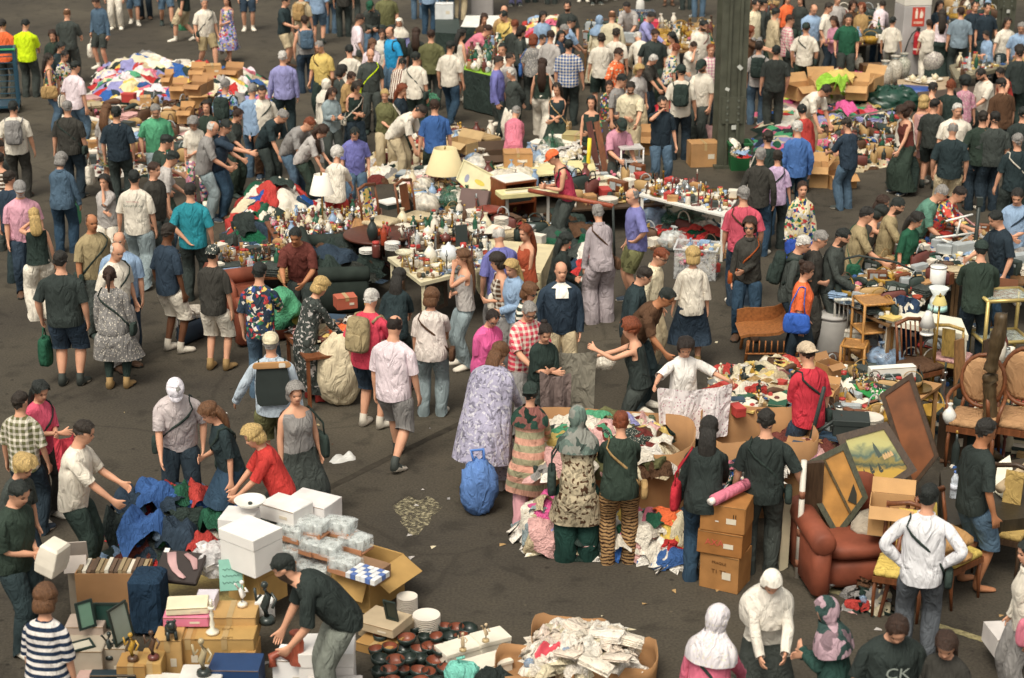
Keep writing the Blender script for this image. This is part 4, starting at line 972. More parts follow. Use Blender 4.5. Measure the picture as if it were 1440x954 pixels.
1431 267 -20 KKs 5 25|ts.lbl|tr.gry|shk|xb=nvy|man in light blue t-shirt with camera strap, right edge
1381 338 168 FFs 5 12|ts.blk|tr.blk|shk|cap=blk w=1.1|man in black cap and black t-shirt behind the right stall
1137 369 75 DDs 3 12|ts.org|tr.blk|bub|f w=1.1 sb=3a62b8|woman in orange t-shirt with hair bun and blue tote
58 538 55 CCs 8 18|ts.e0607a|tr.blk|lok|f xb=blk hold=d84a58 hw=.34 hh=.5|woman in pink t-shirt with long black hair holding a red garment
27 551 170 DDs 0 5|ts.olv:p|tr.blk|shk|H=1.6|boy in plaid shirt behind the pink t-shirt woman
121 592 85 FFs 12 15|ts.wht|tr.blk|shk|w=1.08|dark-haired man in white shirt behind the clothes stall
38 645 60 DDs 15 25|ts.dgr|tr.blk|cuy|f|curly blonde woman at the left edge of the clothes stall
30 678 70 KKs 8 22|ts.blk|tr.blk|shk|w=1.15 box=wht|man in black t-shirt holding a white box
246 539 10 DWs 18 32|ts.c4b8b8|tr.blk|shg|cap=e8e2ea beard w=1.1 xb=blk|man in white cap and light grey t-shirt reaching for clothes
287 569 -65 DCs 15 25|ts.blk|sk.dbl|lom|f hl=.26 xb=blk|woman with long fair brown hair and black top by the clothes stall
350 601 -75 FFs 25 15|ts.c4403c|tr.blk|boy|f w=1.1|short fair-haired woman in red top leaning left
415 540 35 DDs 0 8|tk.gry|mk.dgr|bog|f w=1.22 sl=blk|grey-haired woman in grey vest with black handbag
706 482 155 FFs 30 15|kr.bcb8c8/8f8aac:d|tr.lgr|lom|f w=1.2 H=1.72 shawl=aaa5bb/c6c2cc:m shoe=tan|woman in lavender shawl and patterned dress leaning forward
746 538 165 KFs 5 10|kt.d8a08c/a8a284:w|tr.d8a0a8|shk|f w=1.05 cap=blk capb H=1.62 scarf=2f4a40/8a5a54:c shoe=tan|woman in black cap, colourful scarf and striped tunic
812 571 178 KFs 5 15|kt.c8b89c/5b4232:m|wt.1f3a34|shk|f w=1.05 hijab=66756e/8f8f88:c H=1.66 sl=blk shoe=blk|woman in sea grey headscarf and printed coat
873 578 178 FFs 5 15|ts.blk|tr.a8845c/3c2a20:z|shr|f w=1.12 H=1.64 xb=tan shoe=wht|woman in black top and tiger striped trousers
998 587 165 DFs 15 15|ls.drk|tr.dbl|lok|f hl=.3 w=1.08 H=1.72 sl=b8303c shoe=blk|woman with long dark hair, black top and dark jeans
1078 575 172 DLs 3 10|ts.drk|tr.dgr|shk|w=1.08 H=1.76 xb=blk shoe=slv|man in dark t-shirt and washed black jeans from behind
965 479 10 TTs 3 28|ts.f0eae4|tr.den|bon|f H=1.62 hold=efe6e6/c490a0:t hw=.86 hh=.62 hlab=white_and_pink_printed_cloth_held_out_by_the_woman_in_white|dark-haired woman in white t-shirt holding out a printed cloth
1133 481 -150 CDs 5 15|ts.cc3c4a|tr.nvy|shb|cap=c8b49c capb xb=blk w=1.08|man in tan cap and red t-shirt behind the bric-a-brac
1390 589 110 DDs 3 12|ts.drk|sw.den|shk|H=1.8 skin=m shoe=no|man in black t-shirt and denim shorts among the furniture
1308 681 165 HHs 3 10|ls.e8e6ea|tr.5c6066|shk|H=1.74 xb=blk w=1.05|man in white shirt and grey trousers with hands on hips
63 825 165 DDs 5 15|ts.e4dcd8/26344a:s|tr.blk|bom|f hl=.2 w=1.1|woman with straight fair hair and striped t-shirt, bottom left
390 781 -80 FWs 58 5|ts.drk|tr.7c8078|shk|beard w=1.1 belly=.01|bearded man in black t-shirt bending over the boxes
1012 851 150 DFs 8 15|ls.d87088|tr.gry|shk|f hijab=e4dce0:d scarf=e4dce0:d xb=blk w=1.1|woman in white lace headscarf and pink top
1088 811 0 FFs 12 38|ls.e0d8cc|lk.blk|shk|f hijab=e8e0d4 shawl=e8e0d4 w=1.0|woman in plain white headscarf and white top looking down
1160 840 -120 CCs 8 15|ls.2f4a44|lk.blk|shk|f hijab=b89aa4/3a4f4c:c|woman in pink and green patterned headscarf
1264 874 3 DDs 8 35|ts.drk|tr.drk|shb|w=1.2 skin=l ck|man in black lettered t-shirt looking down, bottom right
1331 896 -30 DDs 8 28|ts.blk|tr.blk|lob|f hl=.36|woman with long brown hair, bottom right
1446 760 -90 DDs 3 10|ls.wht|tr.gry|shk|f sl=pnk|person in white top cut by the right edge, bottom
'''
# ------------------------------------------------------------------ goods: one mesh per shape, shared by its copies, colours set on each object
def lathe(prof, n=14):
    a = np.arange(n) * 2 * math.pi / n
    return loft([np.stack([np.cos(a) * r, np.sin(a) * r, np.full(n, z)], 1) for r, z in prof], True, True)
def boxm(w, d, h, c=(0, 0, 0), rz=0.0, bev=0.0, M3=None):
    x, y, z = w / 2, d / 2, h / 2
    if bev:
        b = bev; pr = []
        for zz, q in ((-z, b), (-z + b, 0), (z - b, 0), (z, b)):
            X, Y = x - q, y - q; pr.append([(-X + b, -Y, zz), (X - b, -Y, zz), (X, -Y + b, zz), (X, Y - b, zz), (X - b, Y, zz), (-X + b, Y, zz), (-X, Y - b, zz), (-X, -Y + b, zz)])
        V, F = loft([np.array(p_, dtype=float) for p_ in pr], True, True)
    else:
        V = np.array([(-x,-y,-z),(x,-y,-z),(x,y,-z),(-x,y,-z),(-x,-y,z),(x,-y,z),(x,y,z),(-x,y,z)], dtype=float)
        F = [(3,2,1,0),(4,5,6,7),(0,1,5,4),(1,2,6,5),(2,3,7,6),(3,0,4,7)]
    M = rotz(rz) if M3 is None else M3
    return V @ M.T + np.array(c, dtype=float), F
LIB = {}
def lib(name, parts, smooth=True, nm=1):
    V, F, M = join(parts); me = bpy.data.meshes.new(name); me.from_pydata(V.tolist(), [], F)
    nm = max(M) + 1
    for i in range(nm): me.materials.append(None)
    me.polygons.foreach_set('material_index', np.array(M, dtype=np.int32))
    if smooth: me.polygons.foreach_set('use_smooth', np.ones(len(me.polygons), dtype=bool))
    me.update(); LIB.setdefault(name, []).append(me)
_lr = random.Random(11)
for q in range(3):
    k = (1, .8, 1.25)[q]
    lib('vase', [lathe([(.03,0),(.045,.01),(.06*k,.07),(.065*k,.12),(.045,.18),(.022,.215),(.022,.24),(.034,.26),(.020,.255)]) + (0,)])
    lib('bottle', [lathe([(.032,0),(.036,.01),(.036,.14*k),(.03,.17*k),(.012,.20*k),(.012,.25*k)], 10) + (0,), lathe([(.014,.25*k),(.014,.275*k)], 8) + (1,)])
    b = _lr.uniform(-.01, .01)
    lib('figurine', [lathe([(.038,0),(.036,.02),(.022,.03)], 10) + (1,), tube([(0,0,.02),(b,0,.08),(-b,.004,.13),(b*.5,0,.165)], [.020,.026*k,.024,.010], 8, [.016,.02,.016,.009]) + (0,), ball((b*.5,0,.185), .017, 8, 6) + (0,),
                     tube([(.022,0,.14),(.042,-.012,.11),(.02,-.03,.10*k)], .007, 6) + (0,), tube([(-.022,0,.14),(-.045,-.01,.15*k),(-.05,-.01,.18)], .007, 6) + (0,)])
    lib('bowl', [lathe([(.03,0),(.04,.008),(.075*k,.05),(.072*k,.05),(.04,.015)], 14) + (0,)])
    lib('cup', [lathe([(.022,0),(.032,.005),(.036,.07),(.033,.07),(.028,.012)], 10) + (0,), tube([(.034,0,.06),(.055,0,.055),(.055,0,.025),(.032,0,.018)], .005, 5) + (0,)])
    lib('book', [boxm(.15*k, .21, .018, (0,0,.012)) + (0,), boxm(.15*k-.008, .204, .026, (.003,0,.0135)) + (1,), boxm(.15*k, .21, .003, (0,0,.0285)) + (0,)], False)
    lib('book_stack', [x for i in range(5) for x in [boxm(.15+.02*_lr.random(), .21+.02*_lr.random(), .026, (.01*_lr.uniform(-1,1), .01*_lr.uniform(-1,1), .014+.029*i), _lr.uniform(-.15,.15)) + (i % 3,)]], False)
    lib('small_box', [boxm(.16*k, .12, .09, (0,0,.045)) + (0,), boxm(.166*k, .126, .025, (0,0,.095)) + (1,)], False)
    lib('shoe', [tube([(0,.11,.035),(0,.08,.045),(0,.03,.05),(0,-.04,.04),(0,-.10,.028),(0,-.13,.02)], [.026,.034,.036,.038,.04,.02], 10, [.03,.042,.046,.036,.022,.014]) + (0,), boxm(.07,.24,.014,(0,-.01,.007),0,.004) + (1,)])
    lib('jar', [lathe([(.034,0),(.04,.01),(.04,.09*k),(.032,.105*k)], 10) + (0,), lathe([(.034,.105*k),(.034,.125*k)], 10) + (1,)])
    lib('toy_animal', [ball((0,0,.055), (.035,.05*k,.032), 9, 6) + (0,), ball((0,-.055*k,.095), .026, 8, 6) + (0,), ball((.018,-.05,.12), .010, 6, 5) + (0,), ball((-.018,-.05,.12), .010, 6, 5) + (0,)] + [tube([(sx*.02,sy*.03,.05),(sx*.022,sy*.034,0)], .011, 6) + (1,) for sx in (1,-1) for sy in (1,-1)])
    lib('candlestick', [lathe([(.04,0),(.038,.012),(.012,.03),(.016,.06),(.009,.09),(.014,.15*k),(.008,.18*k),(.02,.2*k),(.02,.21*k)], 10) + (0,), lathe([(.009,.21*k),(.009,.27*k)], 8) + (1,)])
    lib('plate_stack', [lathe([(.06,.012*i),(.115,.012*i+.012),(.11,.012*i+.014),(.05,.012*i+.006)], 18) + (0,) for i in range(3+q*2)])
    lib('radio', [boxm(.24*k,.1,.15,(0,0,.075),0,.008) + (0,), boxm(.10,.004,.10,(-.05,-.052,.075)) + (1,), boxm(.08,.004,.03,(.06,-.052,.105)) + (1,), lathe([(.012,0),(.012,.01)],8) + (1,)], False)
    lib('teapot', [lathe([(.04,0),(.065,.03),(.07,.07),(.045,.11),(.02,.12),(.012,.135),(.004,.145)], 14) + (0,), tube([(.06,0,.05),(.10,0,.075),(.115,0,.11)], [.016,.011,.008], 7) + (0,), tube([(-.055,0,.095),(-.10,0,.09),(-.10,0,.045),(-.06,0,.035)], .007, 6) + (0,)])
    lib('tray', [lathe([(.10,0),(.14*k,.015),(.15*k,.025),(.14*k,.022),(.10,.006)], 18) + (0,)])
    lib('basket', [lathe([(.09,0),(.12,.05),(.13,.10),(.125,.10),(.10,.02)], 14) + (0,), tube([(.125*math.cos(t),0,.10+.11*math.sin(t)) for t in np.linspace(0,math.pi,9)], .006, 6) + (0,)])
    lib('handbag', [boxm(.26*k,.09,.18,(0,0,.09),0,.03) + (0,), tube([(.08*math.cos(t),0,.17+.10*math.sin(t)) for t in np.linspace(0,math.pi,8)], .007, 6) + (1,)])
    lib('frame', [boxm(.24,.02,.03,(0,0,.015)) + (0,), boxm(.24,.02,.03,(0,0,.285)) + (0,), boxm(.03,.02,.24,(-.105,0,.15)) + (0,), boxm(.03,.02,.24,(.105,0,.15)) + (0,), boxm(.18,.008,.24,(0,.002,.15)) + (1,)], False)
    lib('utensil', [tube([(0,-.12,.006),(0,.04,.006)], .006, 6) + (0,), tube([(0,.04,.006),(.0,.12,.008)], [.012,.022], 8, [.004,.006]) + (1,)])
# crumpled cloths
def crumple(seed, n=15, amp=.065):
    rg = random.Random(seed); V = []; ph = [rg.uniform(0, 6.28) for _ in range(8)]; dirs = [rg.uniform(0, 3.14) for _ in range(4)]; fr = [rg.uniform(5, 11) for _ in range(4)]
    el = rg.uniform(.6, 1.0)
    for j in range(n):
        for i in range(n):
            u, v = i / (n - 1) * 2 - 1, j / (n - 1) * 2 - 1
            k = 1 - .22 * (abs(u * v)) + .12 * math.sin(3 * math.atan2(v, u) + ph[0])
            x, y = u * .5 * k, v * .5 * k * el; z = 0
            for d, f, p_ in zip(dirs, fr, ph[1:5]): z += amp * (.6 - abs(math.sin((x * math.cos(d) + y * math.sin(d)) * f + p_ + 1.4 * math.sin(3 * (x * math.sin(d) - y * math.cos(d)) + ph[5])))) * .6
            r = math.hypot(u, v); z -= .30 * max(0, r - .5) ** 1.3
            V.append((x + rg.uniform(-.008, .008), y + rg.uniform(-.008, .008), z + .07 + rg.uniform(-.005, .005)))
    F = [(j*n+i, j*n+i+1, (j+1)*n+i+1, (j+1)*n+i) for j in range(n-1) for i in range(n-1)]
    return V, F
for q in range(10):
    V_, F_ = crumple(q + 3); V_ = np.array(V_)
    lib('garment', [(V_, F_, 0)])
for q in range(4):
    V_, F_ = ball((0, 0, .13), (.2, .16, .14), 12, 9, .16, _lr); lib('plastic_bag', [(V_, F_, 0), tube([(-.03,0,.24),(-.05,0,.31),(.03,0,.33)], .018, 6) + (0,)])
for q in range(3):
    lib('folded_cloth', [boxm(.30, .22, .022, (_lr.uniform(-.01,.01), _lr.uniform(-.01,.01), .012 + .024 * i), _lr.uniform(-.1,.1), .008) + (i % 2,) for i in range(2 + q)])
NAMES = dict(figurine='figurine', bowl='bowl', cup='cup', book='book', book_stack='stack of books', small_box='small carton', shoe='shoe', jar='jar', toy_animal='toy animal', candlestick='candlestick',
  plate_stack='stack of plates', radio='radio', teapot='teapot', tray='round tray', basket='basket', handbag='handbag', frame='picture frame', utensil='kitchen utensil', vase='vase', bottle='bottle',
  garment='crumpled garment', plastic_bag='plastic bag', folded_cloth='folded cloth')
ONAME = dict(frame='picture_frame', small_box='carton', tray='round_tray')
PAL = dict(
  vase=['wht:s','lbl:s','mar:s','dgn:s','crm:s'], bottle=['dgn:s','brn:s','clear','drk:s'], figurine=['crm:s','wht:s','brn:s','gld:s','drk:s'], bowl=['wht:s','crm:s','brk:s'], cup=['wht:s','lbl:s','red:s'],
  book=['mar:m','dbl:m','crm:m','dgn:m','yel:m'], book_stack=['brn:m','crm:m','dbl:m'], small_box=['wht:m','car:c','red:m','dgr:m'], shoe=['brn:m','blk:m','wht:m','tan:m'], jar=['clear','wht:s','tan:s'],
  toy_animal=['yel:f','brn:f','pnk:f','wht:f'], candlestick=['brs:b','slv:b','mar:s'], plate_stack=['wht:s','crm:s'], radio=['blk:m','slv:m','wod:w'], teapot=['slv:b','wht:s','mar:s'], tray=['slv:b','brs:b','wht:s'],
  basket=['tan:w','gld:w'], handbag=['brn:m','blk:m','mar:m','tan:m'], frame=['gld:s','dwd:w','blk:m'], utensil=['slv:b','wod:w','blk:m'], plastic_bag=['clear','wht:p','lbl:p','dgn:p'],
  folded_cloth=['wht:f','lbl:f','ros:f','bei:f','dgr:f'], garment=['wht:f','crm:f','pnk:f','red:f','nvy:f','blk:f','lbl:f','grn:f','lav:f','yel:f','bei:f','brn:f'])
def gmat(c):
    if c == 'clear': return clear()
    if c.startswith('F|'): return fab(c[2:])
    a, _, k = c.partition(':')
    return {'s': lambda: plain(a, .25, 0, .5), 'm': lambda: plain(a, .6), 'b': lambda: plain(a, .28, .9, .5), 'f': lambda: fab(a), 'w': lambda: wood(a), 'c': lambda: cardboard(a), 'p': lambda: clear(HEX.get(a, a), .8)}[k or 'm']()
def item(kind, loc, rz, scale=1.0, col=None, label=None, group=None, rot=None, place='', rng=_lr, second=None, sc3=None):
    me = rng.choice(LIB[kind]); col = col or rng.choice(PAL[kind]); o = bpy.data.objects.new(ONAME.get(kind, kind), me); COL.objects.link(o)
    o.location = loc; o.rotation_euler = rot if rot else (0, 0, rz); s = scale; o.scale = sc3 if sc3 else (s, s, s)
    sec = second or (col if kind in ('folded_cloth', 'garment', 'plastic_bag', 'bowl', 'cup') else None) or {'shoe': 'drk:m', 'book': 'crm:m', 'frame': rng.choice(['olv:m', 'crm:m', 'lbl:m', 'dgr:m']), 'figurine': 'brn:m', 'bottle': 'gld:s', 'small_box': col, 'jar': rng.choice(['red:m', 'slv:b']), 'radio': 'slv:m'}.get(kind, rng.choice(['wht:m', 'blk:m', 'brn:m', 'slv:m']))
    for i, sl in enumerate(o.material_slots): sl.link = 'OBJECT'; sl.material = gmat([col, sec, rng.choice(['red:m', 'dgr:m', 'wht:m'])][i % 3])
    cn = 'clear' if col == 'clear' else CNAME.get(col.replace('F|', '').split(':')[0].split('/')[0], 'pale' if col[:3] in ('F|f', 'F|e') else 'coloured')
    o['label'] = label or f"{cn} {NAMES[kind]} {place}"; o['category'] = NAMES[kind] if len(NAMES[kind].split()) < 3 else NAMES[kind].split()[-1]
    o['group'] = group or f"{cn} {NAMES[kind]}s {place}"
    return o
KCOUNT = {}
def bil(q, u, v): return (q[0] * (1 - u) + q[1] * u) * (1 - v) + (q[3] * (1 - u) + q[2] * u) * v
TINY = ['e6dccd', 'dccfb2', 'b08f62', '5b4232', '343f3b', 'b8443f', 'dcbf74', '40639c', 'a9aeb0', '6a3a34', 'e6dccd', '8a7458']
def debris(place, quad, z, dens=70, seed=0, size=(.012, .04)):
    rg = random.Random(seed + 300); q = [np.array(G(u, v, z)) for u, v in quad]; area = np.linalg.norm(np.cross(q[1] - q[0], q[3] - q[0])); P = []
    for t in range(int(min(1100, area * dens))):
        p_ = bil(q, rg.random(), rg.random()) + [0, 0, z * 0]; s = rg.uniform(*size); k = rg.random()
        if k < .5: P.append(boxm(s * 2, s * rg.uniform(.6, 2.6), s * rg.uniform(.3, 2), (p_[0], p_[1], z + s * .6), rg.uniform(0, 3)) + (rg.randrange(len(TINY)),))
        elif k < .8: P.append(ball((p_[0], p_[1], z + s), (s, s, s * rg.uniform(.5, 1.6)), 6, 4) + (rg.randrange(len(TINY)),))
        else: a = rg.uniform(0, 3); P.append(tube([(p_[0] - math.cos(a) * s * 2, p_[1] - math.sin(a) * s * 2, z + s * .4), (p_[0] + math.cos(a) * s * 2, p_[1] + math.sin(a) * s * 2, z + s * .5)], s * .35, 5) + (rg.randrange(len(TINY)),))
    V, F, M = join(P); o = put('small_odds_and_ends', V, F, [plain(c, .5) for c in TINY], None, M, smooth=False, kind='stuff'); o['label'] = f"tiny odds and ends strewn {place}"
def scatter(place, quad, z, kinds, step=.2, scale=(1, 1.3), seed=0, clear_of=(), fill=.95, drop=None):
    """goods laid out on a table or on the ground; quad = four corners in photograph pixels (back left, back right, front right, front left) on height z"""
    rg = random.Random(seed + 91); q = [np.array(G(u, v, z)) for u, v in quad]
    w = (np.linalg.norm(q[1] - q[0]) + np.linalg.norm(q[2] - q[3])) / 2; d = (np.linalg.norm(q[3] - q[0]) + np.linalg.norm(q[2] - q[1])) / 2
    nx, ny = max(1, int(w / step)), max(1, int(d / step))
    if w * d > .5 and 'mat' not in place: debris(place, quad, z + (drop(q[0]) if drop else 0), 75, seed)
    for j in range(ny):
        for i in range(nx):
            if rg.random() > fill: continue
            p_ = bil(q, (i + .5 + rg.uniform(-.32, .32)) / nx, (j + .5 + rg.uniform(-.32, .32)) / ny)
            if any(math.hypot(p_[0] - cx, p_[1] - cy) < r for cx, cy, r in clear_of): continue
            k = rg.choice(kinds)
            item(k, (p_[0], p_[1], z + (drop(p_) if drop else 0)), rg.uniform(-.9, .9) if k in ('frame', 'radio') else rg.uniform(0, 6.3), rg.uniform(*scale), None, None, None, None, place, rg)
MIXC = [*[],('e6ded4','dccfb2','de6f8a','3a64a8','26332e','52a878','c23c3c','e6ded4','9a98c8','e6c468','c3b192','454a47'), ('e6ded4','c3b192','5b4232','26332e','d8a8a4','dccfb2','8f8b88','6d3430'), ('26332e','34495c','2f5a9e','1f5a40','454a47','c23c3c','e6ded4'), ('f0e6da','e8dccc','dccfb2','f0e6da','e0d0c0'), ('3a3c38','343f3b','4a3a30','33404e','3a3c38')]
def mixed(i, scale=3.5):
    key = ('mix', i, scale)
    if key in _mats: return _mats[key]
    m, n, l, b = nmat('mixed cloth', .9, 0, .1); v = coord(n, l); nz = noise(n, l, v, 3, 3, 1); vv = mix(n, l, .25, v, nz)
    vo = n.new('ShaderNodeTexVoronoi'); vo.inputs['Scale'].default_value = scale; l.new(vv, vo.inputs['Vector']); se = n.new('ShaderNodeSeparateColor'); l.new(vo.outputs['Color'], se.inputs[0])
    cs = MIXC[i]; l.new(ramp(n, l, se.outputs[0], [(j / len(cs), lin(c)) for j, c in enumerate(cs)], True), b.inputs['Base Color'])
    bump(n, l, b, noise(n, l, v, 9, 4, 0, 1.5), 1.0, .08); _mats[key] = m; return m
def heap(place, quad, z0, h, cols, n, seed=0, mixi=0, size=(.38, .62), name='clothes_heap', kind='garment', pw=3.0, lab=None):
    """a mound of cloth nobody could count, with the garments that can be told apart lying on it"""
    rg = random.Random(seed + 5); q = [np.array(G(u, v, z0)) for u, v in quad]; N_ = 22; ph = [rg.uniform(0, 6) for _ in range(6)]
    def hh(u, v):
        a = (1 - abs(2 * u - 1) ** pw) * (1 - abs(2 * v - 1) ** pw)
        return h * max(0, a) * (.72 + .18 * math.sin(u * 9 + ph[0] + 3 * v) + .14 * math.sin(v * 11 + ph[1]) + .10 * math.sin(u * 23 + v * 17 + ph[2]))
    V = []; 
    for j in range(N_):
        for i in range(N_):
            u, v = i / (N_ - 1), j / (N_ - 1); p_ = bil(q, u, v); ed = (i in (0, N_ - 1) or j in (0, N_ - 1)); w_ = .05 if not ed else .1
            V.append((p_[0] + rg.uniform(-w_, w_), p_[1] + rg.uniform(-w_, w_), z0 + .006 + hh(u, v) * (1 if not ed else 0) + (rg.uniform(-.03, .03) if not ed else 0)))
    o = put(name, V, [(j*N_+i, j*N_+i+1, (j+1)*N_+i+1, (j+1)*N_+i) for j in range(N_-1) for i in range(N_-1)], mixed(mixi), kind='stuff'); o['label'] = lab or f"heap of mixed cloth goods {place}"
    cen = bil(q, .5, .5); dist = math.hypot(cen[1], CAM_H); merge = FPX / dist < 118 and kind == 'garment'; MV, MF, MM, mats, nb = [], [], [], [], 0
    for t in range(n):
        u, v = rg.uniform(.04, .96), rg.uniform(.04, .96); p_ = bil(q, u, v); e = .03
        gx = (hh(min(1, u + e), v) - hh(max(0, u - e), v)); gy = (hh(u, min(1, v + e)) - hh(u, max(0, v - e))); s = rg.uniform(*size)
        wx = np.linalg.norm(q[1] - q[0]) * 2 * e; wy = np.linalg.norm(q[3] - q[0]) * 2 * e
        rot = Euler((math.atan(-gy / wy) * .8 + rg.uniform(-.2, .2), -math.atan(gx / wx) * .8 + rg.uniform(-.2, .2), 0)).to_matrix() @ Euler((0, 0, rg.uniform(0, 6.3))).to_matrix()
        loc = (p_[0], p_[1], z0 + hh(u, v)); s3 = (s, s * rg.uniform(.6, 1), s * rg.uniform(.9, 1.7)); c_ = rg.choice(cols)
        if merge:
            me = rg.choice(LIB['garment']); Mx = (Matrix.Translation(loc) @ rot.to_4x4() @ Matrix.Diagonal((*s3, 1)))
            vv = np.empty(len(me.vertices) * 3); me.vertices.foreach_get('co', vv); vv = vv.reshape(-1, 3) @ np.array(Mx.to_3x3()).T + np.array(Mx.translation)
            if c_ not in mats: mats.append(c_)
            MV.append(vv); MF += [tuple(i + nb for i in p.vertices) for p in me.polygons]; MM += [mats.index(c_)] * len(me.polygons); nb += len(vv)
        else:
            kd = kind if rg.random() < .95 or kind != 'garment' else 'plastic_bag'
            item(kd, loc, 0, s, 'F|' + c_ if kd == 'garment' else None, None, None, rot.to_euler(), place, rg, sc3=s3 if kd == 'garment' else (s * .9,) * 3)
    if merge:
        o2 = put('crumpled_garments', np.concatenate(MV), MF, [fab(c_) for c_ in mats], None, MM, kind='stuff'); o2['label'] = f"crumpled garments lying {place}"
# lettering as flat meshes
def letters(tx, size, mat, parent, M, extrude=.0004):
    cu = bpy.data.curves.new('lettering', 'FONT'); cu.body = tx; cu.size = size; cu.align_x = 'CENTER'; cu.extrude = extrude; t = bpy.data.objects.new('t', cu)
    me = bpy.data.meshes.new_from_object(t); bpy.data.objects.remove(t); me.materials.clear(); me.materials.append(mat); o = bpy.data.objects.new('lettering', me); COL.objects.link(o)
    if parent: o.parent = parent
    o.matrix_local = M; return o
# ---- furniture and boxes
def T(name, u, v, z, rz, label, cat, group=None): return empty(name, G(u, v, z), R_(rz), label, cat, group)
def part(name, root, ms, mat, smooth=False, sub=0):
    V, F, M = join(ms if isinstance(ms, list) else [ms]); return put(name, V, F, mat, root, M if isinstance(mat, list) else None, smooth, sub=sub)
def carton(u, v, w, d, h, rz, label, col='car', z=0, flaps=0, fa=(-.5, .9, .35, 1.0), mat=None, group=None, lid=False, cat='box', name='cardboard_box', tape=True, tilt=0, marks=None, loc=None):
    m = mat or cardboard(col); r = empty(name, loc if loc is not None else G(u, v, z), R_(rz), label, cat, group, rot=(R_(tilt), 0, R_(rz)) if tilt else None); t = .008
    if flaps:
        part('box_body', r, [boxm(w, t, h, (0, -d/2 + t/2, h/2)), boxm(w, t, h, (0, d/2 - t/2, h/2)), boxm(t, d - 2*t, h, (-w/2 + t/2, 0, h/2)), boxm(t, d - 2*t, h, (w/2 - t/2, 0, h/2)), boxm(w - 2*t, d - 2*t, t, (0, 0, t))], m)
        fl = [(0, -1), (0, 1), (-1, 0), (1, 0)][:flaps]
        for i, (fx, fy) in enumerate(fl):
            L = .45 * (d if fy else w); a = fa[i]
            if fy: M3 = rotx(-fy * a * -1); part('flap', r, boxm(w * .98, L, .005, np.array([0, fy * (d/2 + math.cos(a) * L/2), h + math.sin(a) * L/2 + .003]), 0, 0, rotx(fy * a)), m)
            else: part('flap', r, boxm(L, d * .96, .005, np.array([fx * (w/2 + math.cos(a) * L/2), 0, h + math.sin(a) * L/2 + .003]), 0, 0, rotaxis([0, 1, 0], -fx * a)), m)
    else:
        V, F = boxm(w, d, h if not lid else h * .72, (0, 0, h/2 if not lid else h * .36), 0, .006); rj = random.Random(int(w * 1e4 + d * 1e3 + rz)); V = V + np.array([[rj.uniform(-.005, .005), rj.uniform(-.0012, .005), rj.uniform(-.003, .0003)] for _ in V]); part('box_body', r, (V, F), m)
        if lid: part('lid', r, boxm(w + .012, d + .012, h * .28, (0, 0, h * .86), 0, .004), m)
        if not lid and w > .2: part('paper_label', r, boxm(w * .22, .0015, h * .2, (w * .2, -d/2 - .002, h * .45)), plain('d8ccb8' if str(col).startswith('car') else 'b8a890', .8)); part('edge_wear', r, [boxm(w * .98, .0012, .006, (0, -d/2 - .0016, h - .008))], plain('8a6c48' if str(col).startswith('car') else 'bcb0a4', .9))
        if not lid and tape: part('tape', r, [boxm(.05, d + .002, .001, (0, 0, h + .0012)), boxm(.05, .0012, h * .3, (0, -d/2 - .0012, h * .85))], plain('b89a6c' if col.startswith('car') else 'd8d0c4', .3))
    for mk in (marks or []):
        txt, x, zz, s, c = mk; letters(txt, s, plain(c, .8, 0, .2, .05), r, Matrix.Translation((x, -d/2 - .002, zz)) @ Euler((R_(90), 0, 0)).to_matrix().to_4x4())
    return r
def table(quad, z, label, mat, edge=.03, legs=True, cloth=None, name='table'):
    """a table under four pixel corners of its top; each leg its own part"""
    q = [np.array(G(u, v, z)) for u, v in quad]; c = sum(q) / 4; base = (c[0], c[1], 0); r = empty(name, base, 0, label, 'table'); V = []
    for zz in (z - edge, z): V += [(p_[0] - c[0], p_[1] - c[1], zz) for p_ in q]
    part('table_top', r, (np.array(V), [(3,2,1,0),(4,5,6,7),(0,1,5,4),(1,2,6,5),(2,3,7,6),(3,0,4,7)]), mat)
    if cloth:
        V = []; n = 10; pts = []
        for a, b in ((3, 2), (2, 1), (1, 0), (0, 3)):
            for i in range(n): pts.append(q[a] * (1 - i / n) + q[b] * (i / n))
        rings = []
        for t in (0, .3, .65, 1): rings.append(np.array([((p_[0] - c[0]) * (1.012 + .02 * t + .015 * t * math.sin(i * 2.1)), (p_[1] - c[1]) * (1.012 + .02 * t + .015 * t * math.cos(i * 1.7)), (z + .004) * (1 - t) + .03 * t) for i, p_ in enumerate(pts)]))
        part('tablecloth', r, loft(rings, False, False), cloth, True)
    if legs:
        for p_ in q:
            x, y = (p_[0] - c[0]) * .93, (p_[1] - c[1]) * .93; part('leg', r, boxm(.045, .045, z - edge, (x, y, (z - edge) / 2)), mat)
    return r
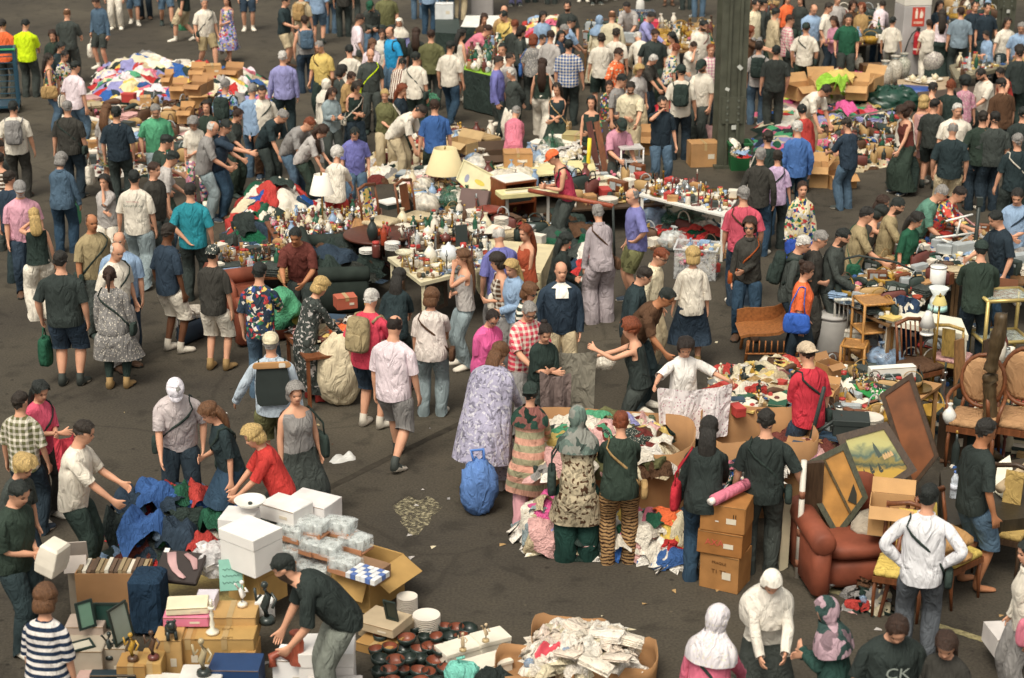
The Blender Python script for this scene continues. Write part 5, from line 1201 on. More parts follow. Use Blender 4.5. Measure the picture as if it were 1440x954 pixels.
def chair(u, v, rz, label, fc='wod', sc='bei', z=0, s=1.0, arms=False, oval=False, slats=0, group=None, rot=None, loc=None, back=None):
    r = empty('chair', loc if loc is not None else G(u, v, z), R_(rz), label, 'chair', group, rot=rot); r.scale = (s, s, s); fm = wood(fc)
    part('seat', r, boxm(.46, .44, .07, (0, 0, .46), 0, .02), fab(sc) if sc else fm, True); part('seat_frame', r, [boxm(.47, .03, .06, (0, -.21, .40)), boxm(.47, .03, .06, (0, .21, .40)), boxm(.03, .42, .06, (-.22, 0, .40)), boxm(.03, .42, .06, (.22, 0, .40))], fm)
    for sx in (1, -1):
        part('leg', r, tube([(sx*.205, -.195, .42), (sx*.215, -.20, .2), (sx*.21, -.22, 0)], [.024, .019, .014], 8), fm, True)
        part('leg', r, tube([(sx*.20, .20, .42), (sx*.205, .22, .2), (sx*.21, .27, 0)], [.022, .019, .015], 8), fm, True)
    if oval:
        part('back_frame', r, tube([(.21*math.cos(t), .235 + .05*math.sin(t)*.6, .78 + .26*math.sin(t)) for t in np.linspace(0, 6.283, 21)], .022, 7, caps=False), fm, True)
        V, F = ball((0, .235, .78), (.20, .03, .245), 16, 9); part('backrest', r, (V, F), fab(sc), True)
        for sx in (1, -1): part('back_post', r, tube([(sx*.19, .21, .42), (sx*.16, .225, .60)], .018, 7), fm, True)
    else:
        for sx in (1, -1): part('back_post', r, tube([(sx*.20, .205, .42), (sx*.205, .23, .7), (sx*.20, .29, 1.0)], [.02, .019, .017], 8), fm, True)
        part('top_rail', r, tube([(-.21, .28, .97), (0, .295, 1.01), (.21, .28, .97)], .026, 8), fm, True)
        if slats:
            for i in range(slats): x = (i + 1) / (slats + 1) * .40 - .20; part('slat', r, tube([(x, .215, .52), (x, .285, .97)], .011, 6), fm, True)
        else: part('backrest', r, boxm(.18, .02, .42, (0, .25, .74), 0, 0, rotx(-.14)), fab(back) if back else fm)
    if arms:
        for sx in (1, -1): part('armrest', r, tube([(sx*.22, .22, .70), (sx*.26, .05, .70), (sx*.265, -.12, .69), (sx*.25, -.17, .62), (sx*.225, -.18, .46)], .02, 8), fm, True)
    return r
def plane_quad(pxs, P, n_):
    """where four pixel rays meet a plane through P with normal n_"""
    out = []; O_ = np.array([0, 0, CAM_H]); n_ = nrm(np.array(n_, dtype=float))
    for u, v in pxs: d = np.array(G(u, v, 0)) - O_; t = np.dot(np.array(P) - O_, n_) / np.dot(d, n_); out.append(O_ + d * t)
    return out
def framed(pxs, P, n_, label, fmat, pmat, fw=.05, th=.03, name='painting', cat='painting', pn='canvas', inner=None):
    q = plane_quad(pxs, P, n_); n_ = nrm(np.array(n_, dtype=float)); c = sum(q) / 4; r = empty(name, c, 0, label, cat); q = [p_ - c for p_ in q]
    if np.dot(n_, np.array([0, 0, CAM_H]) - c) < 0: n_ = -n_
    def ins(i, k):
        a, b = q[(i - 1) % 4] - q[i], q[(i + 1) % 4] - q[i]; return q[i] + nrm(a) * k + nrm(b) * k
    inn = [ins(i, fw) for i in range(4)]
    for i in range(4):
        j = (i + 1) % 4; o4 = [q[i], q[j], inn[j], inn[i]]; V = [p_ - n_ * th for p_ in o4] + [p_ + n_ * .004 for p_ in o4]
        part('frame_side', r, (np.array(V), [(3,2,1,0),(4,5,6,7),(0,1,5,4),(1,2,6,5),(2,3,7,6),(3,0,4,7)]), fmat)
    V = [p_ - n_ * .016 for p_ in inn] + [p_ - n_ * .012 for p_ in inn]; o = part(pn, r, (np.array(V), [(3,2,1,0),(4,5,6,7),(0,1,5,4),(1,2,6,5),(2,3,7,6),(3,0,4,7)]), pmat)
    return r, q, inn, n_
def slab(pxs, P, n_, th, label, mat, name, cat):
    q = plane_quad(pxs, P, n_); n_ = nrm(np.array(n_, dtype=float)); c = sum(q) / 4; q = [p_ - c for p_ in q]; V = [p_ - n_ * th for p_ in q] + q
    o = put(name, np.array(V), [(3,2,1,0),(4,5,6,7),(0,1,5,4),(1,2,6,5),(2,3,7,6),(3,0,4,7)], mat, smooth=False); o.location = c; tag(o, label, cat); return o
_rows = [r for r in PEOPLE.strip().split('\n') if r.strip()]
for _i, _r in enumerate(_rows): make_person(_r, _i)
PS = list(PEOPLE_SEEN.values())
AV = [(x, y, .27) for x, y in PS]
def cl(s): return [c for c in s.split()]
# ================================================================= large structure
def pillar():
    r = T('concrete_pillar', 1284, 106, 0, 8, 'square white and grey concrete pillar carrying a fire extinguisher', 'pillar')
    part('grey_shaft', r, boxm(.66, .66, 1.62, (0, .33, .81), 0, .015), plain('b0abaa', .8, 0, .2, .12, 14, 2)); part('white_shaft', r, boxm(.66, .66, 7, (0, .33, 5.12), 0, .015), plain('dcd6cc', .8, 0, .2, .12, 14, 2))
    # sign: FIRE EXTINGUISHER pictogram
    s = empty('fire_sign', r.location + Vector((0, 0, -.68)), R_(8), 'red sign with white flame and extinguisher pictogram on the pillar', 'sign')
    part('sign_panel', s, boxm(.30, .008, .44, (.02, -.006, 2.05)), plain('c8483a', .5, 0, .4, .08))
    part('extinguisher_symbol', s, [boxm(.06, .002, .18, (-.03, -.0115, 2.10)), boxm(.03, .002, .05, (-.03, -.0115, 2.22))], plain('f4e4d4', .5)); part('flame_symbol', s, (np.array([(.05,-.0115,2.02),(.12,-.0115,2.02),(.135,-.0115,2.1),(.11,-.0115,2.2),(.10,-.0115,2.13),(.08,-.0115,2.23),(.05,-.0115,2.1)]), [(0,1,2,3,4,5,6)]), plain('f4e4d4', .5))
    part('text_line', s, [boxm(.22, .002, .02, (.02, -.0115, 1.90 + .03 * i)) for i in (0, 1)], plain('e8c8b4', .5))
    e = empty('fire_extinguisher', r.location, R_(8), 'red fire extinguisher with black hose hanging on the pillar', 'extinguisher')
    part('cylinder', e, lathe([(.06, .50), (.085, .52), (.088, .95), (.06, 1.02), (.03, 1.05)], 16), plain('b83038', .3)).location = (.0, -.10, 0)
    part('label', e, lathe([(.0885, .62), (.0885, .66)], 16), plain('e8dcd8', .5)).location = (0, -.10, 0); part('valve', e, boxm(.05, .12, .07, (0, -.12, 1.09)), plain('drk', .4)); part('hose', e, tube([(-.02, -.12, 1.10), (-.14, -.12, 1.0), (-.22, -.1, .8), (-.28, -.08, .55)], .016, 7), plain('drk', .5), True); part('handle', e, boxm(.03, .16, .015, (0, -.13, 1.14)), plain('drk', .4)); part('bracket', e, boxm(.2, .02, .05, (0, -.012, .8)), plain('slv', .4))
pillar()
def steel(u, v, w, label, c='5c5d50', hgt=9):
    r = T('steel_column', u, v, 0, 5, label, 'column'); m = plain(c, .55, .3, .4, .3, 20, 4)
    part('front_flange', r, boxm(w, .04, hgt, (0, 0, hgt/2)), m); part('back_flange', r, boxm(w, .04, hgt, (0, .5, hgt/2)), m); part('web', r, [boxm(w * .62, .46, hgt, (0, .25, hgt/2))], m)
    part('rib', r, [boxm(.05, .06, hgt, (s * w * .2, -.04, hgt/2)) for s in (-1, 1)], m)
    part('base_plate', r, boxm(w + .12, .7, .05, (0, .25, .03)), m); part('splice_plate', r, boxm(w * .8, .03, .5, (0, -.04, 1.1)), m)
    for i in range(8): part('bolt', r, lathe([(.022, 0), (.022, .03)], 6), plain('8a8f84', .4, .6)).matrix_local = Matrix.Translation(((-.15 + .3 * (i % 2)) * w * 1.4, -.055, .92 + .12 * (i // 2))) @ Euler((R_(90), 0, 0)).to_matrix().to_4x4()
    for i, (x, z, s) in enumerate([(.05, .78, .12), (-.12, 1.5, .08), (.1, 1.9, .1), (-.02, .55, .07)]): part('torn_sticker', r, boxm(s, .003, s * .7, (x, -.078 if abs(x) < .2 * w + .02 and abs(x) > .05 else -.060, z), 0, 0, rotaxis([0, 1, 0], .4 * i)), plain('c8c8c0', .8))
steel(1026, 236, .50, 'tall dark riveted steel column rising through the crowd')
steel(1411, 58, .5, 'dark steel column at the upper right edge')
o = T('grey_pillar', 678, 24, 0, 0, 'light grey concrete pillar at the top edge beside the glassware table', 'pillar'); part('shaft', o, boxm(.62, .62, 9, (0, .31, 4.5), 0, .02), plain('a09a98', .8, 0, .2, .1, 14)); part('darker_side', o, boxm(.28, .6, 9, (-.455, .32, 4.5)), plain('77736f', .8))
o = T('grey_post', 1397, 52, 0, 0, 'light grey concrete post left of the dark column, upper right', 'post'); part('shaft', o, boxm(.2, .3, 9, (0, .15, 4.5)), plain('9a9690', .8))
# painted line and kerb line on the ground
def strip(a, b, w, mat, name, z=.004):
    A, B = np.array(G(*a)), np.array(G(*b)); d = nrm(B - A); s = np.array([-d[1], d[0], 0]) * w / 2; n = 24; V = []; rg = random.Random(3)
    for i in range(n + 1): p_ = A + (B - A) * i / n; V += [p_ + s * rg.uniform(.8, 1.1) + [0, 0, z], p_ - s * rg.uniform(.8, 1.1) + [0, 0, z]]
    return put(name, V, [(2*i, 2*i+1, 2*i+3, 2*i+2) for i in range(n)], mat, smooth=False, kind='structure')
strip((1318, 880), (1460, 925), .09, plain('9a8f6a', .9, 0, .2, .45, 0, 30), 'painted_line'); strip((1140, 822), (1190, 838), .09, plain('7a7358', .9, 0, .2, .45, 0, 30), 'painted_line_end')
strip((455, 690), (720, 560), .10, plain('413c35', .95, 0, .1, .3, 0, 9), 'tar_seam'); strip((340, 745), (455, 690), .09, plain('413c35', .95, 0, .1, .3, 0, 9), 'tar_seam')
# ================================================================= upper left clothes pile
A_ = 'on the upper left pile'
heap(A_, [(140, 92), (385, 118), (400, 158), (115, 152)], 0, .70, cl('wht crm pnk wht lpk red blu blk grn lav lyl wht lpk nvy gry lgr'), 125, 1, 0, (.38, .62), lab='tall heap of bright second hand clothes at the upper left')
heap('on the left shoe rows', [(122, 150), (335, 152), (320, 250), (120, 250)], 0, .24, cl('bei brn crm mar ros wht blk tan'), 46, 2, 1, (.26, .42), lab='low heap of beige and brown cloth left of the green t-shirt man', pw=8)
scatter('in the rows on the left ground sheet', [(122, 152), (330, 155), (318, 245), (120, 245)], 0, ['shoe', 'shoe', 'small_box', 'folded_cloth', 'handbag', 'toy_animal'], .36, (1.1, 1.7), 3, AV, drop=lambda p_: .17)
for i, (u, v, w, h, z, fl) in enumerate([(278,112,.5,.3,.5,2),(299,105,.6,.3,.55,0),(326,110,.65,.26,.5,2),(252,138,.5,.36,.4,2),(279,150,.6,.42,.3,2),(288,128,.45,.3,.5,2),(236,120,.3,.25,.55,4),(205,148,.35,.25,.35,0),(276,133,.55,.3,.72,2),(262,172,.45,.35,.25,4)]):
    carton(u, v, w * .64, .32, h * .75, (-20 + 13 * i) % 40 - 20, ['open cardboard box at the back of the upper left pile','wide cardboard box topping the upper left pile','long low cardboard box right of the pile\'s top','open cardboard box beside the dark sack on the pile','tall open cardboard box in the middle of the pile','open cardboard box left of the curly-haired woman','cardboard box with four open flaps on the pile\'s left','small closed cardboard box at the pile\'s left centre','open cardboard box stacked on the tall one','four-flapped cardboard box low in the pile\'s front'][i], ('car', 'car2', 'car3')[i % 3], z, fl)
# blue cart at the left edge
r = T('market_cart', 4, 160, 0, 12, 'blue steel roll cart with green strap at the left edge', 'cart'); m = plain('34586c', .4, .3)
for i, (sx, sy) in enumerate(((-1,-1),(1,-1),(1,1),(-1,1))): part('post', r, boxm(.05, .05, 1.25, (sx*.33, sy*.3+.3, .72)), m); part('wheel', r, tube([(sx*.33-.02, sy*.3+.3, .06), (sx*.33+.02, sy*.3+.3, .06)], .06, 10), plain('drk'), True)
part('top_rail', r, [boxm(.62, .04, .07, (0, 0, 1.31)), boxm(.62, .04, .07, (0, .6, 1.31)), boxm(.04, .56, .07, (-.33, .3, 1.31)), boxm(.04, .56, .07, (.33, .3, 1.31))], m); part('mesh_panel', r, [boxm(.6, .012, .02, (0, 0, .3 + .13 * i)) for i in range(8)], m); part('green_strap', r, boxm(.75, .10, .02, (0, 0, 1.36)), plain('3aa060')); part('base', r, boxm(.7, .66, .05, (0, .3, .14)), m)
# ================================================================= middle stall: cloth, ornaments, furniture
B_ = 'beside the teal t-shirt man'
heap('right of the teal t-shirt man', [(345, 285), (470, 278), (452, 345), (298, 352)], 0, .62, cl('wht blk wht nvy red crm drk dgn wht olv'), 46, 4, 2, (.5, .85), lab='heap of dark and white clothes right of the teal t-shirt man')
scatter('in front of the dark clothes heap', [(300, 350), (440, 345), (425, 385), (300, 392)], .45, ['book', 'folded_cloth', 'bottle', 'jar', 'cup', 'small_box', 'figurine', 'utensil'], .17, (1, 1.4), 5)
table([(296, 348), (445, 340), (430, 388), (296, 395)], .45, 'low brown wooden table under jars and books above the leather sofa', wood('wod'))
table([(372, 312), (535, 280), (540, 322), (395, 352)], .55, 'low wooden table of ornaments crossed by the brass lamp', wood('wod'))
scatter('on the ornament table behind the brass lamp', [(378, 312), (530, 283), (538, 320), (398, 350)], .55, ['figurine', 'toy_animal', 'toy_animal', 'toy_animal', 'cup', 'vase', 'teapot', 'jar'], .105, (.7, 1.05), 6)
# brass floor lamp and second lamp
def lamp(u, v, h, label, shc, r1=.15, r2=.26, sh=.30, pc='brs'):
    r = T('floor_lamp', u, v, 0, 0, label, 'lamp'); part('base', r, lathe([(.15, 0), (.15, .02), (.03, .045)], 20), plain(pc, .3, .8), True); part('pole', r, tube([(0, 0, .03), (0, 0, h - .05)], .014, 8), plain(pc, .3, .8), True)
    part('shade', r, (lambda q: q)(lofto(r2, r1, h - sh + .05, h + .05)), plain(shc, .8, 0, .2, .05), True); part('finial', r, lathe([(.012, h + .03), (.018, h + .06), (.004, h + .09)], 8), plain(pc, .3, .8)); return r
def lofto(a_, b_, z0, z1):
    a = np.arange(28) * 2 * math.pi / 28; rings = [np.stack([np.cos(a) * x, np.sin(a) * x, np.full(28, z)], 1) for x, z in ((a_, z0), (b_, z1), (b_ - .008, z1), (a_ - .008, z0))]; return loft(rings)
lamp(456, 366, 1.32, 'tall brass floor lamp with white cone shade on the dark sofa\'s edge', 'f0e8dc', .11, .19, .30); lamp(627, 300, 1.08, 'floor lamp with large cream shade behind the two dining chairs', 'ddcba0', .19, .34, .42, 'c8b478')
ch = chair(537, 352, 55, 'dining chair with yellow carved back holding a white-lidded box', 'wod', 'bei', .28, .98, back='yel:f'); chair(588, 345, 55, 'empty dining chair with striped beige seat right of the yellow-backed one', 'wod', 'bei/tan:s', .28, .98)
item('small_box', G(549, 291, .78), R_(40), 1, 'blk:m', 'black flat box with white lid on the yellow-backed chair', 'flat box on a chair', second='e8e4dc:m', sc3=(2.4, 2.4, .9))
heap('behind the yellow-backed chair', [(500, 222), (610, 205), (640, 250), (515, 262)], 0, .34, cl('crm bei wht wht lgr tan brn'), 26, 7, 1, (.3, .55), lab='heap of cream cloth and bags behind the yellow-backed chair')
heap('left of the pink jacket woman', [(548, 190), (700, 185), (712, 225), (560, 232)], 0, .30, cl('crm bei wht lgr brn dgn mar'), 30, 8, 1, (.3, .5), lab='low heap of beige goods left of the pink jacket woman')
scatter('behind the cream lampshade', [(560, 195), (700, 190), (715, 232), (570, 245)], .12, ['small_box', 'basket', 'figurine', 'shoe', 'vase', 'handbag', 'tray', 'toy_animal'], .32, (1, 1.6), 9, AV)
scatter('between the chairs and the cream poster', [(560, 252), (650, 240), (690, 300), (610, 318)], .4, ['small_box', 'tray', 'basket', 'vase', 'jar', 'book_stack', 'folded_cloth', 'plastic_bag'], .19, (.9, 1.3), 10)
table([(556, 250), (655, 238), (695, 302), (608, 322)], .4, 'low dark wooden table between the chairs and the poster', wood('dwd'))
heap('on the open carton', [(556, 248), (650, 240), (655, 262), (560, 268)], .42, .2, cl('wht wht crm'), 9, 11, 1, (.3, .45), lab='white net cloth piled behind the striped chair')
q = framed([(641,252),(652,224),(696,247),(682,292)], np.array(G(668, 292, .3)), (-.12, -1, .35), 'large cream poster board leaning behind the open suitcase', plain('e0d4a8'), plain('e2d8b0', .8), .02, .02, 'poster_board', 'poster', 'board')
part('oval_print', q[0], (lambda I, n_: (np.array([I[0]*.25+I[1]*.25+I[2]*.25+I[3]*.25 + (I[1]-I[0])*.26*math.cos(t)*.5 + (I[3]-I[0])*.26*math.sin(t)*.0 + (I[2]-I[1])*(.16+.17*math.sin(t)) - n_*.009 for t in np.linspace(0, 6.1, 18)]), [tuple(range(18))]))(q[2], q[3]), plain('d8c45c', .8))
part('blue_figure', q[0], (lambda I, n_: (np.array([(I[0]+I[1]+I[2]+I[3])/4 - (I[2]-I[1])*.25 + (I[1]-I[0])*(.22*math.sin(t)-.1) + (I[2]-I[1])*.07*math.cos(t) - n_*.009 for t in np.linspace(0, 6.1, 12)]), [tuple(range(12))]))(q[2], q[3]), plain('9a9cb0', .8))
# open suitcase, wooden cabinet with white top
r = T('suitcase', 657, 312, .4, -25, 'open brown suitcase full of small silver things', 'suitcase'); part('case', r, [boxm(.5, .36, .02, (0, 0, .02)), boxm(.5, .02, .12, (0, -.17, .08)), boxm(.5, .02, .12, (0, .17, .08)), boxm(.02, .32, .12, (-.24, 0, .08)), boxm(.02, .32, .12, (.24, 0, .08))], plain('5a4440', .6)); part('lid', r, boxm(.5, .36, .10, (0, .26, .28), 0, .01, rotx(1.1)), plain('6a5450', .6))
r = T('record_cabinet', 722, 318, 0, 28, 'small red-brown wooden cabinet with white top left of the orange cap', 'cabinet'); m = wood('8a4a2c')
part('side_panel', r, boxm(.03, .5, .78, (-.28, 0, .39)), m); part('side_panel', r, boxm(.03, .5, .78, (.28, 0, .39)), m); part('shelf', r, [boxm(.53, .49, .03, (0, 0, .1)), boxm(.53, .49, .03, (0, 0, .45)), boxm(.53, .02, .75, (0, .23, .39))], m); part('top', r, boxm(.60, .52, .035, (0, 0, .80)), m); part('white_sheet', r, boxm(.57, .5, .012, (0, 0, .8245)), plain('e8e4da', .5)); part('record_player', r, boxm(.42, .3, .12, (0, -.08, .53)), plain('drk', .3))
r = T('keyboard', 742, 275, .66, 18, 'cream electronic keyboard on a white stand beside the orange cap', 'keyboard'); part('body', r, boxm(1.0, .34, .08, (0, 0, .05), 0, .008), plain('dcd09a', .5)); part('black_panel', r, boxm(.7, .05, .004, (0, .08, .093)), plain('6a5a44', .4))
for i in range(28): part('white_key', r, boxm(.028, .13, .01, (-.40 + .0295 * i, -.09, .095)), plain('e4dcc0', .3, 0, .5, .02))
for sx in (-.35, .35): part('stand_leg', r, boxm(.04, .04, .66, (sx, 0, -.32)), plain('d8d4cc', .5))
scatter('around the cream keyboard', [(650, 232), (842, 215), (850, 262), (700, 275)], .35, ['small_box', 'book_stack', 'tray', 'basket', 'radio', 'jar', 'cup', 'plastic_bag', 'vase'], .22, (1.0, 1.6), 12, AV)
table([(690, 225), (830, 212), (838, 238), (705, 252)], .6, 'cream topped table of white boxes behind the orange cap', plain('dccf9c', .6))
for i, (u, v, w, h, c) in enumerate([(700,250,.6,.45,'dwd'),(728,232,.5,.25,'car2'),(792,232,.6,.35,'e0d8c8'),(812,225,.5,.5,'b0a070'),(765,222,.5,.3,'e8e0d4'),(838,242,.7,.3,'d8ccb0'),(650,212,.6,.2,'b89a70'),(682,205,.5,.18,'a88a60')]):
    carton(u, v, w, .4, h, 12 - 9 * i, ['dark open box behind the cream poster','low cardboard box behind the keyboard','white box full of packing right of the orange cap','tan box with yellow tube near the leaning frames','white box behind the orange cap','cream box right of the crimson vest','long cardboard box of crockery left of the pink jacket','long tan box behind the crockery box'][i], 'car', .3 if i != 1 else .6, 2 if i in (0, 2, 6) else 0, mat=cardboard() if c.startswith('car') else plain(c, .8))
heap('in the white box behind the orange cap', [(775, 212), (838, 208), (842, 228), (785, 232)], .55, .22, cl('wht lgr crm wht'), 9, 13, 1, (.28, .4), lab='crumpled white packing right of the orange cap')
o = T('yellow_tube', 827, 238, .5, 0, 'thin yellow cardboard tube standing among boxes', 'tube'); part('tube_body', o, tube([(0, 0, 0), (.02, 0, .55)], .035, 10), plain('e8d040', .5), True)
# leaning dark frames
for i, (a, lab) in enumerate([(0, 'tall dark reddish frame leaning right of the white boxes'), (.19, 'second tall dark frame with pale inner edge leaning beside it'), (.36, 'narrow dark leaning board behind the man crouching')]):
    u = 838 + i * 11; P_ = np.array(G(u, 246, .35)); slab([(u - 14, 172), (u - 6, 170), (u + 8, 243), (u - 1, 246)], P_, (0, -1, .28), .05, lab, wood(['5a2c22', 'wod', 'dwd'][i]), 'leaning_mirror', 'mirror')
# red-brown tent pole on the ground and white rack
A, B = np.array(G(744, 268, .95)), np.array(G(862, 290, .95)); o = empty('tent_pole', A, 0, 'long red-brown pole lying across the goods below the crimson vest', 'pole'); part('pole', o, tube([(0, 0, 0), B - A], .035, 10), wood('a4543c'), True); part('end_support', o, tube([B - A, B - A + np.array([.05, .1, -.95])], .02, 8), plain('drk'), True)
r = T('wire_rack', 885, 272, 0, 10, 'white metal rack with shelves beside the crouching man', 'rack'); m = plain('d8d4d0', .4, .2)
for sx in (-.2, .2):
    for sy in (-.15, .15): part('post', r, tube([(sx, sy, 0), (sx, sy, .85)], .016, 7), m, True)
for z in (.15, .38, .61, .84): part('shelf', r, [boxm(.42, .32, .012, (0, 0, z))] + [boxm(.42, .016, .03, (0, s * .16, z)) for s in (-1, 1)], m)
scatter('beyond the red-brown pole', [(790, 252), (905, 245), (930, 285), (800, 292)], .45, ['radio', 'shoe', 'small_box', 'tray', 'bottle', 'handbag', 'tray', 'utensil', 'toy_animal', 'plate_stack'], .22, (1, 1.6), 14, AV)
table([(788, 250), (925, 243), (935, 288), (800, 296)], .45, 'dark table of mixed junk beyond the red-brown pole', wood('dwd'))
table([(930, 252), (1040, 276), (1020, 304), (898, 274)], .75, 'long white table of trinkets left of the dusty red polo', plain('e0dcd4', .5))
scatter('on the long white table', [(932, 253), (1036, 276), (1019, 301), (902, 273)], .75, ['figurine', 'tray', 'teapot', 'cup', 'jar', 'small_box', 'candlestick', 'toy_animal', 'bowl'], .14, (.8, 1.2), 15)
scatter('on the ground under the long white table', [(905, 312), (1030, 320), (1040, 372), (905, 350)], 0, ['shoe', 'handbag', 'folded_cloth', 'toy_animal', 'plastic_bag', 'small_box'], .27, (1.1, 1.7), 16, AV)
heap('under the long white table', [(905, 312), (1035, 322), (1045, 368), (915, 350)], 0, .25, cl('blk pnk wht dgr red brn'), 20, 17, 2, (.3, .5), lab='dark heap of cloth under the long white table')
r = T('plastic_tub', 979, 388, 0, -12, 'clear plastic tub full of toys behind the blonde woman in white', 'tub'); part('tub_body', r, [boxm(.62, .008, .46, (0, -.25, .24)), boxm(.62, .008, .46, (0, .25, .24)), boxm(.008, .5, .46, (-.31, 0, .24)), boxm(.008, .5, .46, (.31, 0, .24))], clear('dcdcdc', .35)); part('rim', r, [boxm(.66, .03, .02, (0, -.26, .475)), boxm(.66, .03, .02, (0, .26, .475)), boxm(.03, .5, .02, (-.32, 0, .475)), boxm(.03, .5, .02, (.32, 0, .475))], clear('e8e8e8', .8))
_rg = random.Random(5)
for i in range(42): item(_rg.choice(['toy_animal', 'toy_animal', 'small_box', 'figurine']), r.location + Vector((_rg.uniform(-.25, .25), _rg.uniform(-.19, .19), .04 + .36 * _rg.random())), _rg.uniform(0, 6), 1.2, _rg.choice(['pnk:f', 'wht:f', 'crm:f', 'red:f', 'lbl:f']), None, None, None, 'inside the clear plastic tub', _rg)
# leather sofa at the left, dark sofa, round and marble tables
def armchair(u, v, rz, label, mat, w=.95, z=0, name='armchair', s=1.0):
    r = T(name, u, v, z, rz, label, 'sofa' if w > 1.2 else 'armchair'); r.scale = (s,) * 3; b = .05
    part('base', r, boxm(w - .3, .72, .30, (0, .04, .17), 0, b), mat, True, 1); part('seat_cushion', r, boxm(w - .36, .64, .18, (0, -.02, .40), 0, .05), mat, True, 1)
    part('backrest', r, boxm(w - .2, .24, .62, (0, .40, .60), 0, .09), mat, True, 1)
    for sx in (1, -1):
        part('armrest', r, [boxm(.17, .86, .50, (sx * (w / 2 - .10), 0, .27), 0, .04) + (0,), tube([(sx * (w / 2 - .10), -.45, .56), (sx * (w / 2 - .10), -.42, .56), (sx * (w / 2 - .10), .40, .58), (sx * (w / 2 - .10), .43, .58)], [.08, .115, .115, .09], 12) + (0,)], mat, True, 0)
        part('leg', r, boxm(.07, .07, .06, (sx * (w / 2 - .1), -.36, .0)), wood('dwd'))
    return r
leather = plain('824634', .6, 0, .28, .38, 7, 4)
armchair(352, 462, 118, 'red-brown leather sofa behind the patterned navy shirt man', leather, 1.5, 0, 'leather_sofa')
armchair(470, 415, 100, 'dark cloth-covered sofa below the brass lamp', plain('333a36', .95, 0, .05, .3, 8), 1.9, 0, 'dark_sofa')
heap('over the dark sofa', [(395, 350), (528, 338), (540, 398), (410, 412)], .28, .36, cl('blk drk dgr brn blk nvy'), 16, 92, 4, (.5, .8), lab='dark blankets heaped over the dark sofa')
r = T('round_table', 533, 392, 0, 0, 'round dark wooden table carrying white cake stands', 'table'); part('table_top', r, lathe([(.50, .66), (.52, .68), (.52, .70), (.50, .71)], 32), wood('5a3024'), True); part('pedestal', r, lathe([(.05, .3), (.04, .66)], 12), wood('5a3024'), True)
for a in range(3): part('leg', r, tube([(0, 0, .32), (.2*math.cos(a*2.09), .2*math.sin(a*2.09), .15), (.34*math.cos(a*2.09), .34*math.sin(a*2.09), 0)], .03, 8), wood('5a3024'), True)
for i, (u, v, lab) in enumerate([(516, 357, 'round white cake tin at the left of the round dark table'), (552, 352, 'round white tiered stand right of the red glass jar')]):
    o = item('plate_stack', G(u, v, .715), 0, 1, 'e8e4dc:s', lab, 'white round dishes', sc3=(1.0, 1.0, 1.9))
item('jar', G(529, 362, .715), 0, 1.5, 'mar:s', 'red glass jar between the white cake stands', 'jar')
for i, (k, u, v, c) in enumerate([('toy_animal', 533, 335, 'org:f'), ('figurine', 545, 336, 'red:s'), ('vase', 524, 338, 'drk:s'), ('figurine', 565, 338, 'wht:s'), ('bottle', 540, 345, 'brk:s')]): item(k, G(u, v, .715), i, 1.3, c, None, None, None, 'at the back of the round dark table')
table([(545, 362), (692, 340), (698, 372), (592, 398)], .78, 'cream marble-topped table behind the long-haired young woman', plain('d8ccac', .4), .05)
table([(665, 335), (780, 345), (760, 385), (690, 372)], .72, 'cream cloth covered table beside the violet blue shirt man', plain('cfc09c', .7), .03, True, fab('d0c29e'))
scatter('on the cream marble table', [(552, 362), (690, 342), (694, 371), (594, 395)], .785, ['tray', 'candlestick', 'cup', 'utensil', 'jar', 'bowl', 'utensil', 'figurine'], .15, (.9, 1.35), 18)
for k, u, v, c, s, lab in [('vase', 605, 370, 'f0e8d8:s', 1.15, 'slender white vase on the cream marble table'), ('teapot', 631, 367, 'dfe2e6:s', 1.9, 'big white lidded tureen on the cream marble table'), ('jar', 593, 373, 'brk:s', 1.5, 'terracotta pot on the cream marble table'), ('candlestick', 583, 378, 'mar:s', 1.3, 'dark red carved candlestick on the cream marble table'), ('tray', 628, 383, '8aa0b8:s', .8, 'flat blue-grey dish on the cream marble table'), ('tray', 614, 376, 'bfae7c:s', .9, 'flat brass-coloured dish on the cream marble table')]:
    item(k, G(u, v, .785), .4, s, c, lab, 'single piece on the marble table')
r = T('glass_bowl_stand', 569, 384, .78, 0, 'glass and brass compote on three legs at the marble table', 'bowl stand'); part('bowl', r, lathe([(.03, .24), (.11, .28), (.13, .31), (.12, .31), (.05, .27)], 18), clear('e4dcc0', .7), True)
for a in range(3): part('leg', r, tube([(.09*math.cos(a*2.1), .09*math.sin(a*2.1), 0), (.06*math.cos(a*2.1), .06*math.sin(a*2.1), .13), (.03*math.cos(a*2.1), .03*math.sin(a*2.1), .25)], .012, 7), plain('c8a868', .3, .6), True)
framed([(600,402),(629,393),(630,430),(603,442)], np.array(G(615, 440, .1)), (.25, -1, .25), 'dark picture in white mount leaning under the marble table', wood('dwd'), plain('4a4a3e', .5, 0, .4, .5, 0, 20), .06, .02, 'picture_frame', 'picture')
scatter('behind the marble table', [(560, 318), (680, 300), (690, 335), (565, 352)], .6, ['plate_stack', 'candlestick', 'teapot', 'vase', 'jar', 'bowl', 'bottle', 'cup', 'plate_stack', 'figurine'], .15, (.85, 1.3), 19)
table([(556, 318), (682, 298), (692, 338), (562, 356)], .6, 'dark table of china and brass behind the marble table', wood('dwd'))
slab([(640,318),(657,316),(658,348),(641,350)], np.array(G(650, 350, .65)), (0, -1, .1), .05, 'upright black box behind the white tureen', plain('drk', .6), 'black_case', 'case')
r = T('stool', 688, 350, 0, 0, 'round red wooden stool holding white dishes', 'stool'); part('seat', r, lathe([(.2, .62), (.21, .64), (.21, .66), (.19, .67)], 20), wood('8a3c2c'), True)
